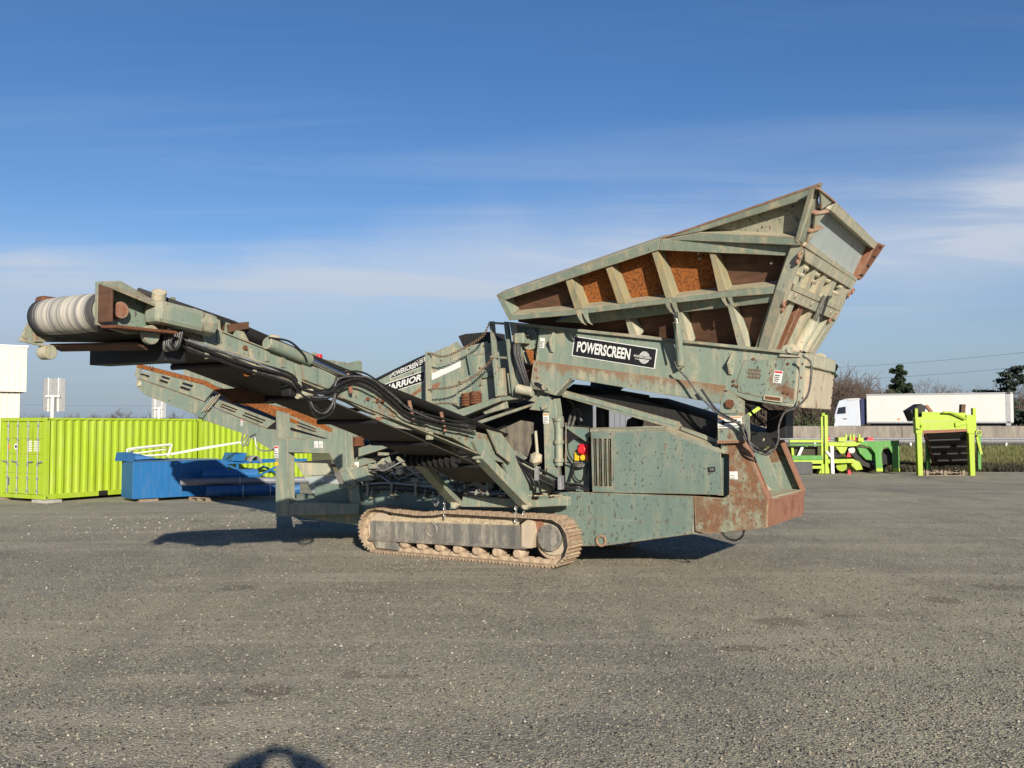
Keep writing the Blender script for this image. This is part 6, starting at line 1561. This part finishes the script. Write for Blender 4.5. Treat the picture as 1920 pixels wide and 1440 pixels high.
kb('leg', (1559, 836), (1561, 888), .16, M['white_tube'], -.1); kb('brace', (1549, 846), (1559, 857), .12, M['white_tube'], -.1)
MB().prism([fp(1566, 836), fp(1590, 836), fp(1584, 850), fp(1576, 850)], (0, .1, 0)).build('hanger_plate', M['lime'], K1)
MB().prism([fp(1598, 860), fp(1612, 866), fp(1618, 880), fp(1606, 882), fp(1596, 872)], (0, .8, 0)).build('tail_guard', M['lime_worn'], K1, .01)
MB().cyl(fp(1578, 874, .2), fp(1578, 874, 1.6), .26, 16).build('tail_drum', M['lime_worn'], K1, smooth=40)
MB().cyl(fp(1568, 852, .2), fp(1568, 852, 1.5), .22, 16).build('pulley', M['rubber'], K1, smooth=40)
MB().box(*(lambda a, b: (a.x, b.x, .3, 1.6, a.z, b.z))(fp(1484, 873), fp(1560, 861))).build('belt_pack', M['black'], K1)
MB().box(*(lambda a, b: (a.x, b.x, .5, 1.7, a.z, b.z))(fp(1486, 858), fp(1540, 838))).build('engine_pack', M['weed'], K1)
for x, y in ((1592, 853), (1593, 886)): MB().prism([fp(x - 4, y + 4), fp(x + 4, y + 4), fp(x + 1, y - 5), fp(x - 2, y - 5)], (0, .1, 0)).build('red_guard', M['red'], K1)
for x, w in ((1553, 7), (1600, 14), (1632, 14)):
    MB().prism([fp(x - w / 2, 826, .3), fp(x + w / 2, 826, .3), fp(x + w * .25, 820, .3), fp(x - w * .25, 820, .3)], (0, .5, 0)).build('red_bracket', M['red'], K1)
for x in (1586, 1594, 1600, 1611):
    kb('top_lug', (x, 814), (x, 826), .10, M['lime'], .3)
MB().box(*(lambda a, b: (a.x, b.x, .2, .8, a.z, b.z))(fp(1575, 828), fp(1588, 820))).build('control_box', M['lime'], K1)
MB().box(*(lambda a, b: (a.x, b.x, .2, .8, a.z, b.z))(fp(1612, 828), fp(1622, 821))).build('control_box', M['lime'], K1)
# things seen left of it, under the feeder
kb('upright', (1421, 815), (1417, 860), .14, dy=.2); kb('upright', (1416, 815), (1418, 858), .14, dy=.2); kb('side_rail', (1395, 813), (1430, 813), .16, dy=.2)
kb('boom', (1395, 784), (1424, 764), .18, dy=.2); kb('upright', (1396, 786), (1396, 813), .1, dy=.2); kb('side_rail', (1375, 866), (1480, 866), .18, dy=.9)

Y2 = 47.2; base = Vector((at_depth(1640, 884, Y2).x, Y2, 0)); fp2 = frame_pt(base, Y2)
K2 = empty('green_arch_frame', None, base); tag(K2, 'dark green steel arch frame with two legs over a black drum', 'machine frame')
def arch(dy):
    out = [(1552, 829), (1686, 826), (1687, 884), (1675, 884), (1673, 850), (1665, 838), (1657, 840), (1653, 850), (1656, 884), (1643, 884), (1641, 850), (1632, 838), (1610, 833), (1590, 838), (1552, 838)]
    MB().prism([fp2(x, y, dy) for x, y in out], (0, .12, 0)).build('arch_plate', M['green_bright'], K2, .01)
arch(0); arch(2.0)
MB().prism([fp2(1552, 829, -.02), fp2(1622, 827, -.02), fp2(1606, 836, -.02), fp2(1552, 838, -.02)], (0, .018, 0)).build('lime_band', M['lime'], K2)
for x in (1649, 1681): MB().box(*(lambda a, b: (a.x, b.x, -.02, .0, a.z, b.z))(fp2(x - 6, 884), fp2(x + 6, 878))).build('lime_foot', M['lime'], K2)
MB().cyl(fp2(1666, 856, .4), fp2(1666, 856, 1.7), .42, 24).build('belt_drum', M['rubber'], K2, smooth=40)
MB().prism([fp2(1608, 840, .3), fp2(1630, 840, .3), fp2(1642, 850, .3), fp2(1640, 864, .3), fp2(1624, 862, .3), fp2(1612, 850, .3)], (0, 1.3, 0)).build('drum_housing', M['green_bright'], K2, .02)
MB().prism([fp2(1588, 842, .5), fp2(1600, 832, .5), fp2(1612, 846, .5), fp2(1622, 866, .5), fp2(1640, 872, .5), fp2(1660, 866, .5), fp2(1672, 858, .5), fp2(1672, 864, .5), fp2(1640, 880, .5), fp2(1614, 872, .5), fp2(1600, 856, .5)], (0, 1.0, 0)).build('belt', M['rubber'], K2)
MB().cyl(fp2(1597, 844, .3), fp2(1597, 844, .49), .16, 16).build('idler', M['white_tube'], K2, smooth=40)

Y3 = gpt(1775, 892).y; base = Vector((at_depth(1775, 892, Y3).x, Y3, 0)); fp3 = frame_pt(base, Y3)
K3 = empty('lime_hopper_stand', None, base); tag(K3, 'lime hopper stand on two tall legs with a black belt hanging beneath', 'hopper stand')
def kp(nm, pxs, mat, dy=0.0, th=.12): return MB().prism([fp3(x, y, dy) for x, y in pxs], (0, th, 0)).build(nm, mat, K3, .01)
kp('leg', [(1718, 782), (1728, 782), (1731, 892), (1722, 892)], M['lime_worn'], 0, .25); kp('leg', [(1815, 780), (1826, 780), (1829, 894), (1820, 893)], M['lime_worn'], 0, .25)
kp('leg_sleeve', [(1716, 782), (1729, 782), (1730, 813), (1718, 813)], M['lime'], -.03, .31); kp('leg_sleeve', [(1812, 778), (1827, 778), (1828, 813), (1814, 812)], M['lime'], -.03, .31)
kp('leg', [(1824, 765), (1830, 765), (1831, 811), (1825, 811)], M['lime'], .4, .2); kp('leg_pin', [(1716, 766), (1721, 766), (1721, 782), (1716, 782)], M['lime'], .1, .15)
for x in (1738, 1834): kp('rear_leg', [(x, 812), (x + 6, 812), (x + 6, 880), (x, 880)], M['green_bright'], 3.0, .2)
kp('header_plate', [(1729, 772), (1812, 774), (1812, 790), (1728, 789)], M['lime'], .05, .06)
kp('trough_lip', [(1729, 790), (1812, 790), (1814, 808), (1729, 812)], M['lime_worn'], .0, .05)
kp('rust_edge', [(1730, 807), (1814, 804), (1814, 809), (1730, 813)], M['rust_red'], -.02, .02)
kp('corner_gusset', [(1791, 793), (1813, 787), (1813, 795), (1792, 801)], M['lime'], -.10, .10)
mb = MB()
ctop = [(1734, 812), (1814, 809)]; cbot = [(1752, 868), (1822, 870)]
A_, B_ = fp3(1736, 812, .05), fp3(1814, 809, .05); C2_, D2_ = fp3(1754, 870, 3.2), fp3(1830, 868, 3.2)
mb.prism([A_, B_, D2_, C2_], (0, .3, -.10)); mb.build('hanging_belt', M['rubber'], K3)
MB().prism([B_, B_ + Vector((.12, 0, 0)), D2_ + Vector((.12, 0, 0)), D2_], (0, .1, .25)).build('belt_side', M['rust_brown'], K3); MB().prism([A_, A_ + Vector((-.1, 0, 0)), C2_ + Vector((-.1, 0, 0)), C2_], (0, .1, .25)).build('belt_side', M['rust_brown'], K3)
for k in range(4):
    t = .2 + .22 * k; a, b = lerp(A_, C2_, t), lerp(B_, D2_, t); MB().cyl(a + Vector((0, -.05, -.05)), b + Vector((0, -.05, -.05)), .05, 8).build('belt_roller', M['black'], K3, smooth=40)
kp('black_hood', [(1707, 770), (1728, 757), (1737, 764), (1733, 774), (1726, 785), (1716, 790)], M['rubber'], .3, .9)
kp('rusty_arm', [(1734, 760), (1740, 759), (1750, 772), (1744, 773)], M['rust_red'], .3, .15); kp('rusty_post', [(1803, 758), (1811, 758), (1810, 775), (1802, 775)], M['rust_brown'], .3, .25)
MB().tube(bezier([fp3(x, y, -.15) for x, y in ((1768, 773), (1785, 774), (1800, 780), (1813, 786))]), .05, 8).build('hose', M['lime'], K3, smooth=60)
MB().ring(fp3(1835, 812, .3), (0, 1, 0), .12, .04, 14, 6).build('eye_plate', M['lime'], K3, smooth=60)
kp('side_arm', [(1829, 815), (1834, 815), (1843, 852), (1838, 852)], M['lime_worn'], .6, .1)
MB().ring(fp3(1723, 800, -.08), (0, 1, 0), .12, .035, 12, 6, 0, 3.3).build('eye_plate', M['lime'], K3, smooth=60)
pallet('pallet', (fp3(1740, 890).x + base.x, Y3 + .2, 0), 0, 'broken grey pallet between the legs of the lime hopper stand', 1.9, 1.0, 2)
o = MB().box(-.5, .5, 0, .7, 0, .62).build('rubber_block', simple('woven_black', (.045, .045, .05), .8, 0, .4, 18, col2=(.10, .10, .10)), None, .03); p = gpt(1505, 890); o.location = p; tag(o, 'dark woven bale standing beside the lime chassis and rusty bumper', 'bale')

# ------------------------------------------------------------------ motorway: barrier, guard rail, truck
YB = 72.0
BR = empty('concrete_barrier', None, (0, YB, 1.0)); tag(BR, 'long brown-grey concrete barrier along the middle of the motorway', 'barrier')
for k in range(-16, 17):
    x = k * 6.0
    MB().prism([(x + .02, -.30, 0), (x + .02, -.30, .10), (x + .02, -.16, .35), (x + .02, -.10, 1.37), (x + .02, .10, 1.37), (x + .02, .16, .35), (x + .02, .30, .1), (x + .02, .30, 0)], (5.96, 0, 0)).build('barrier_unit', M['barrier'], BR)
YG = 58.6
GR = empty('guard_rail', None, (0, YG, .92)); tag(GR, 'galvanised guard rail on posts along the near edge of the motorway', 'guard rail')
prof = [(0, .55), (-.05, .58), (-.08, .63), (-.05, .68), (0, .70), (-.05, .73), (-.08, .78), (-.05, .83), (0, .86)]
for k in range(-10, 14):
    x = k * 6.0 + 1.0
    mb = MB()
    for dx in (0, 6.0):
        for y, z in prof: mb.v.append((x + dx, y, z - .12))
    for i in range(len(prof) - 1): mb.f.append((i, i + 1, i + 10, i + 9))
    o = mb.build('rail_length', M['galv'], GR); s_ = o.modifiers.new('thick', 'SOLIDIFY'); s_.thickness = .01
    MB().box(x - .06, x + .06, .01, .12, -.1, .72).build('rail_post', M['galv'], GR)
YT = 85.5
tx0, tx1 = at_depth(1625, 770, YT).x, at_depth(1902, 770, YT).x
TK = empty('articulated_lorry', None, (tx0, YT, 1.11)); tag(TK, 'white articulated lorry with box trailer on the motorway', 'lorry')
TL = (tx1 - tx0) * .875; TK.rotation_euler.z = math.radians(-24); zt1 = at_depth(1760, 739, YT).z - 1.11; zb1_ = at_depth(1760, 796, YT).z - 1.11
TRL = MB().box(0, TL, 0, 2.5, zb1_ + .12, zt1).build('trailer_box', M['truck_white'], TK, .03)
MB().box(-.02, TL + .02, -.02, .0, zt1 - .14, zt1 + .01).build('roof_rail', M['galv'], TRL); MB().box(0, TL, -.02, .0, zb1_ + .12, zb1_ + .26).build('bottom_rail', M['galv'], TRL)
MB().box(TL - .55, TL - .18, -.02, .0, zb1_ - .1, zt1 - .001).build('rear_frame', M['galv'], TRL); MB().box(TL + .001, TL + .04, .1, 2.4, zb1_ + .2, zt1 - .1).build('rear_door', M['white'], TRL)
MB().box(2.6, 2.8, -.025, .0, zb1_ + .4, zb1_ + .55).build('side_marker', M['orange'], TRL)
MB().box(.3, TL - .2, .4, 2.1, zb1_ - .25, zb1_ + .118).build('trailer_chassis', M['black'], TRL)
for x in (TL - 2.2, TL - 3.5, TL - 4.8):
    for y in (.0, 2.05): w = MB().cyl((x, y, .5), (x, y + .4, .5), .5, 22).build('wheel', M['rubber'], TK, .04, smooth=40); MB().cyl((x, y - .01, .5), (x, y + .1, .5), .26, 16).build('rim', M['galv'], w, smooth=40)
cw = 1625 - 1568; cxx = lambda px: at_depth(px, 780, YT).x - tx0; czz = lambda py: at_depth(1600, py, YT).z - 1.11
cabp = [(1568, 799), (1567.5, 778), (1572, 762), (1576, 751), (1590, 747), (1612, 746), (1614, 799)]
CAB = MB().prism([(cxx(x), .05, czz(y)) for x, y in cabp], (0, 2.4, 0)).build('cab', M['truck_cab'], TK, .06)
MB().prism([(cxx(x), .04, czz(y)) for x, y in ((1572, 776), (1575, 764), (1588, 762), (1588, 775))], (0, -.02, 0)).build('side_window', M['glass'], CAB, .005)
MB().prism([(cxx(x), .1, czz(y)) for x, y in ((1567.2, 777), (1571.5, 762), (1572.5, 762), (1568.5, 777))], (0, 2.3, 0)).build('windscreen', M['navy'], CAB)
MB().prism([(cxx(x), .04, czz(y)) for x, y in ((1592, 747.5), (1614, 746.5), (1614, 749), (1592, 750))], (0, -.05, 0)).build('wind_deflector', M['truck_white'], CAB)
MB().prism([(cxx(x), .3, czz(y)) for x, y in ((1614, 747), (1622, 747), (1622, 797), (1614, 797))], (0, 1.9, 0)).build('cab_gap_panel', M['navy'], TK)
MB().box(cxx(1583), cxx(1590), .02, .05, czz(786), czz(784.5)).build('door_handle', M['black'], CAB)
MB().box(cxx(1568) - .03, cxx(1573), .02, .3, czz(799), czz(793)).build('headlight', M['white'], CAB)
for x in (1591.5,):
    for y in (.0, 2.05): w = MB().cyl((cxx(x), y, .5), (cxx(x), y + .4, .5), .5, 22).build('wheel', M['rubber'], TK, .04, smooth=40)
MB().prism([(cxx(1591.5) + math.cos(a) * .62, .03, .5 + math.sin(a) * .62) for a in [math.pi * k / 10 for k in range(11)]] + [(cxx(1591.5) + math.cos(a) * .5, .03, .5 + math.sin(a) * .5) for a in [math.pi * (10 - k) / 10 for k in range(11)]], (0, -.05, 0)).build('wheel_arch', M['black'], CAB)
for x in (1608.5,):
    for y in (.0, 2.05): MB().cyl((cxx(x) + 1.5, y, .5), (cxx(x) + 1.5, y + .4, .5), .5, 22).build('wheel', M['rubber'], TK, .04, smooth=40)
MB().box(1.2, 3.4, .1, .6, .4, .95).build('fuel_tank', M['red'], TK, .05)

# ------------------------------------------------------------------ vegetation
def branch_mesh(seed, height, spread, levels=4, trunk=.28, r0=.018, droop=0.0, start=.25, kids=(5, 4, 4, 3)):
    rd = random.Random(seed); trunk_mb, crown_mb = MB(), MB()
    def grow(p, d, L, r, lev, mb):
        n = 4 if lev < 2 else 3; pts = [p]; q = p.copy(); dd = d.copy(); rs = [r]
        for i in range(n):
            dd = (dd + Vector((rd.gauss(0, .14), rd.gauss(0, .14), rd.gauss(0.03 - droop * lev, .10)))).normalized(); q = q + dd * (L / n); pts.append(q.copy()); rs.append(max(r0, r * (1 - .72 * (i + 1) / n)))
        mb.tube(pts, rs, 6 if lev == 0 else (4 if lev == 1 else 3), cap=False)
        if lev >= levels: return
        for k in range(kids[min(lev, len(kids) - 1)]):
            t = rd.uniform(start if lev == 0 else .2, 1.0); i = min(int(t * n), n - 1); b = pts[i].lerp(pts[i + 1], t * n - i)
            az = rd.uniform(0, 6.283); tilt = rd.uniform(.45, 1.0) * spread; ax = dd.orthogonal().normalized(); ax.rotate(Matrix.Rotation(az, 3, dd)); nd = dd.copy(); nd.rotate(Matrix.Rotation(tilt, 3, ax))
            nd = (nd + Vector((0, 0, .18))).normalized()
            grow(b, nd, L * rd.uniform(.45, .68), max(r0, rs[i] * .55), lev + 1, crown_mb)
    grow(Vector((0, 0, 0)), Vector((0, 0, 1)), height * .62, trunk, 0, trunk_mb)
    return trunk_mb, crown_mb
def bare_tree(px, pytop, Y, label, seed, spread=1.0, z0=.5, kids=(7, 5, 5, 4), levels=4):
    h = at_depth(px, pytop, Y).z - z0; p = at_depth(px, 800, Y); T = empty('bare_tree', None, (p.x, Y, z0)); tag(T, label, 'tree', 'trees beyond the motorway')
    a, b = branch_mesh(seed, h, spread, levels, h * .022, h * .0016, 0, .3, kids)
    zm_ = max(max(v[2] for v in b.v), .1); sc_ = h / zm_
    for nm, mb, mt in (('trunk', a, 'bark'), ('crown', b, 'twig')):
        mb.v = [(x * sc_, y * sc_, z * sc_) for x, y, z in mb.v]; mb.build(nm, M[mt], T)
bare_tree(1760, 702, 170, 'round bare winter tree above the lorry trailer, beside the pine', 21, 1.15)
bare_tree(1600, 698, 135, 'bare winter tree with twiggy crown beside the feeder tail', 22, .9)
bare_tree(1815, 722, 180, 'low bare tree behind the middle of the lorry trailer', 23, 1.2)
bare_tree(1910, 684, 150, 'bare tree at the picture edge behind the cedar', 24, 1.0)
bare_tree(215, 763, 130, 'low rounded bare tree above the lime container roof', 25, 1.35)
bare_tree(172, 775, 140, 'small bare tree between the road sign and the rounded tree', 26, 1.3)
bare_tree(330, 766, 150, 'bare tree behind the half hidden road sign', 27, 1.3)
bare_tree(1312, 757, 120, 'bare tree seen in the gap under the feeder', 28, 1.2)
def needle_tree(px, pytop, pw, Y, name, label, seed, mat, flat=False, z0=.5, n=2600):
    top = at_depth(px, pytop, Y).z; h = top - z0; rad = at_depth(px + pw / 2, 800, Y).x - at_depth(px, 800, Y).x
    p = at_depth(px, 800, Y); T = empty(name, None, (p.x, Y, z0)); tag(T, label, 'tree', 'trees beyond the motorway'); rd = random.Random(seed)
    tr = MB().tube([(0, 0, 0), (.1, 0, h * .5), (0, 0, h * .96)], [h * .028, h * .02, h * .004], 8)
    cr = MB(); limbs = []
    nl = 34 if not flat else 22
    for k in range(nl):
        t = .16 + .82 * (k + rd.random() * .6) / nl
        if flat: w = rad * (1.05 - .35 * abs(t - .55) * 2) * rd.uniform(.6, 1.1)
        else: w = rad * (1.04 - t) ** .6 * 1.35 * rd.uniform(.6, 1.1)
        az = rd.uniform(0, 6.283); rise = rd.uniform(-.05, .35) if not flat else rd.uniform(-.02, .12)
        e = Vector((math.cos(az) * w, math.sin(az) * w, h * t + w * rise)); b = Vector((0, 0, h * t))
        tr.tube([b, b.lerp(e, .5) + Vector((0, 0, w * .06)), e], [h * .007, h * .005, h * .002], 4, cap=False); limbs.append((b, e, w))
    for i in range(n):
        b, e, w = rd.choice(limbs); t = rd.random() ** .6; c = b.lerp(e, .15 + .9 * t) + Vector((rd.gauss(0, w * .13), rd.gauss(0, w * .13), rd.gauss(0, w * (.10 if not flat else .045))))
        s = h * rd.uniform(.02, .042); d1_ = Vector((rd.gauss(0, 1), rd.gauss(0, 1), rd.gauss(0.2, .6))).normalized(); d2_ = d1_.orthogonal().normalized(); d2_.rotate(Matrix.Rotation(rd.uniform(0, 6.28), 3, d1_))
        cr.add([c - d1_ * s, c + d2_ * s * .5, c + d1_ * s, c - d2_ * s * .5], [(0, 1, 2, 3)])
    tr.build('trunk', M['bark'], T); me = bpy.data.meshes.new('crown'); me.from_pydata(cr.v, [], cr.f); obj('crown', me, mat, T)
needle_tree(1687, 683, 58, 150, 'pine_tree', 'dark green pine with pointed uneven crown above the lorry', 31, M['needle'], n=11000)
needle_tree(1893, 687, 92, 140, 'cedar_tree', 'dark spreading cedar with flat layered branches at the picture edge', 32, M['needle_cedar'], True, n=5200)
needle_tree(1562, 678, 40, 130, 'evergreen_tree', 'dark evergreen half hidden behind the cream tail of the feeder', 33, M['needle'], n=4000)

def mass(name, label, cat, items, mat, seed, builder):
    mb = MB(); rd = random.Random(seed)
    for it in items: builder(mb, rd, *it)
    me = bpy.data.meshes.new(name); me.from_pydata(mb.v, [], mb.f); o = obj(name, me, mat, kind='stuff'); return tag(o, label, cat)
def scrub(mb, rd, x, y, z, h):
    for k in range(rd.randint(5, 8)):
        p = Vector((x + rd.gauss(0, h * .12), y + rd.gauss(0, .8), z)); d = Vector((rd.gauss(0, .22), rd.gauss(0, .2), 1)).normalized(); L = h * rd.uniform(.6, 1.0)
        e = p + d * L; mid_ = p.lerp(e, .5) + Vector((rd.gauss(0, .05 * L), 0, 0)); mb.tube([p, mid_, e], [h * .010, h * .007, h * .003], 3, cap=False)
        for j in range(7):
            q = p.lerp(e, rd.uniform(.3, 1)); dd = (d + Vector((rd.gauss(0, .7), rd.gauss(0, .5), rd.gauss(0, .3)))).normalized(); f_ = q + dd * h * rd.uniform(.12, .3); mb.tube([q, f_], [h * .005, h * .002], 3, cap=False)
            for m_ in range(3):
                g = q.lerp(f_, rd.uniform(.3, 1)); d3 = (dd + Vector((rd.gauss(0, .8), rd.gauss(0, .5), rd.gauss(0, .5)))).normalized(); mb.tube([g, g + d3 * h * rd.uniform(.06, .14)], [h * .003, h * .0015], 3, cap=False)
items = []
rd = random.Random(77)
for k in range(420):
    px = rd.uniform(1180, 1660) if k % 3 else rd.uniform(1480, 1640); Y = rd.uniform(104, 140); top = 712 + (px - 1560) * .05 + rd.uniform(-12, 36)
    if px > 1600: top += (px - 1600) * .55
    if px < 1420: top = 768 + rd.uniform(0, 16)
    items.append((at_depth(px, 800, Y).x, Y, .6, max(1.5, at_depth(px, top, Y).z - .6)))
mass('bare_woodland', 'thicket of bare brown winter trees beyond the motorway', 'woodland', items, M['twig'], 41, scrub)
items = [(at_depth(px, 800, Y).x, Y, .5, max(1.2, at_depth(px, rd.uniform(732, 752), Y).z - .5)) for px, Y in [(rd.uniform(1640, 2000), rd.uniform(190, 330)) for _ in range(150)]]
items += [(at_depth(px, 800, Y).x, Y, .5, max(1.2, at_depth(px, rd.uniform(772, 786), Y).z - .5)) for px, Y in [(rd.uniform(-60, 1180), rd.uniform(150, 260)) for _ in range(170)]]
mass('distant_woodland', 'low line of far bare trees along the horizon', 'woodland', items, M['twig'], 42, scrub)
def leafy(mb, rd, x, y, z, h):
    for k in range(420):
        c = Vector((x + rd.gauss(0, h * .55), y + rd.gauss(0, h * .4), z + abs(rd.gauss(0, h * .42)))); s = rd.uniform(.08, .18) * max(1, h * .35); d1_ = Vector((rd.gauss(0, 1), rd.gauss(0, 1), rd.gauss(0, 1))).normalized(); d2_ = d1_.orthogonal()
        mb.add([c - d1_ * s, c + d2_ * s * .6, c + d1_ * s, c - d2_ * s * .6], [(0, 1, 2, 3)])
items = [(at_depth(px, 800, 101).x, 101 + rd.uniform(-2, 2), 1.0, at_depth(px, 776, 101).z - 1.0) for px in (1310, 1325, 1340, 1355, 1500, 1556, 1560)]
mass('evergreen_shrubs', 'clumps of low green shrubs in front of the bare thicket', 'shrubs', items, M['leaf'], 43, leafy)
def blades(name, label, cat, count, xr, yr, hr, mat, zf, seed, wd=.02):
    r = np.random.default_rng(seed); x = r.uniform(*xr, count); y = r.uniform(*yr, count); h = r.uniform(*hr, count); a = r.uniform(0, 6.283, count); lx = r.normal(0, .35, count) * h; ly = r.normal(0, .3, count) * h
    z = np.array([zf(yy) for yy in y]) - .03
    w = wd * (1 + r.random(count))
    V_ = np.zeros((count, 3, 3)); V_[:, 0] = np.c_[x - w * np.cos(a), y - w * np.sin(a), z]; V_[:, 1] = np.c_[x + w * np.cos(a), y + w * np.sin(a), z]; V_[:, 2] = np.c_[x + lx, y + ly, z + h]
    me = bpy.data.meshes.new(name); me.from_pydata(V_.reshape(-1, 3).tolist(), [], np.arange(count * 3).reshape(-1, 3).tolist()); o = obj(name, me, mat, kind='stuff'); return tag(o, label, cat)
bank = lambda y: float(np.interp(y, [47.5, 48.6, 50.5, 53.5, 57.0, 58.5], [0, .03, .22, .55, .86, .93]))
blades('rough_grass', 'rough winter grass on the bank below the guard rail', 'grass', 90000, (-4, 38), (49.2, 59.5), (.12, .42), M['grass'], bank, 51, .018)
blades('dead_brambles', 'dark dead weeds along the foot of the bank at the yard edge', 'weeds', 42000, (-4, 38), (48.4, 50.2), (.10, .42), M['weed'], bank, 52, .03)
# overhead lines
def wire(a, b, sag_, label):
    pts = [a.lerp(b, t) - Vector((0, 0, sag_ * 4 * t * (1 - t))) for t in [k / 24 for k in range(25)]]
    tag(MB().tube(pts, .035, 4).build('power_line', M['black'], None), label, 'power line', 'overhead power lines')
wire(at_depth(1400, 693, 300), at_depth(2100, 640, 200), 1.5, 'upper overhead wire crossing the sky above the lorry and pine')
wire(at_depth(1400, 716, 300), at_depth(2100, 668, 200), 1.5, 'lower overhead wire crossing the sky just above the lorry')
wire(at_depth(-100, 752, 300), at_depth(420, 758, 320), 1.0, 'thin overhead wire in the sky above the lime containers')

# ------------------------------------------------------------------ the photographer, standing behind the camera with the phone held up
def photographer():
    V_, E_, Rr = [], [], []
    def add(p, r, parent=None):
        V_.append(p); Rr.append(r)
        if parent is not None: E_.append((parent, len(V_) - 1))
        return len(V_) - 1
    y0 = -0.42
    pel = add((0, y0, 1.00), .15); wa_ = add((0, y0, 1.18), .135, pel); ch = add((0, y0 + .01, 1.48), .165, wa_); nk = add((0, y0 + .02, 1.72), .065, ch); hd = add((0, y0 + .04, 1.84), .09, nk); ht_ = add((0, y0 + .04, 1.95), .085, hd)
    for sx in (-1, 1):
        sh = add((sx * .21, y0 + .02, 1.66), .085, ch); el_ = add((sx * .50, y0 + .24, 2.12), .14, sh); wr = add((sx * .19, -.09, 2.38), .11, el_); pm = add((sx * .10, -.055, 2.42), .034, wr)
        for k in range(4): a_ = add((sx * .085, -.045, 2.45 + .016 * k), .009, pm); add((sx * .055, -.030, 2.452 + .016 * k), .008, a_)
        a_ = add((sx * .075, -.075, 2.43), .010, pm); add((sx * .05, -.062, 2.45), .009, a_)
        hp_ = add((sx * .10, y0, .93), .10, pel); kn = add((sx * .12, y0 + .02, .50), .065, hp_); an = add((sx * .13, y0 - .02, .10), .045, kn); add((sx * .14, y0 + .13, .05), .045, an)
    me = bpy.data.meshes.new('person'); me.from_pydata(V_, E_, [])
    o = obj('person', me, M['cloth']); o.modifiers.new('skin', 'SKIN')
    for i, sv in enumerate(me.skin_vertices[0].data): sv.radius = (Rr[i], Rr[i]); sv.use_root = (i == 0)
    m_ = o.modifiers.new('sub', 'SUBSURF'); m_.levels = 1; m_.render_levels = 1
    tag(o, 'person in dark jacket behind the camera, seen only as a shadow on the gravel', 'person')
    ph = MB().box(-.075, .075, -.030, -.021, CAMH - .04, CAMH + .04).build('phone', M['black'], None, .004)
    tag(ph, 'black phone held up in both hands by the person casting the shadow', 'phone')
photographer()
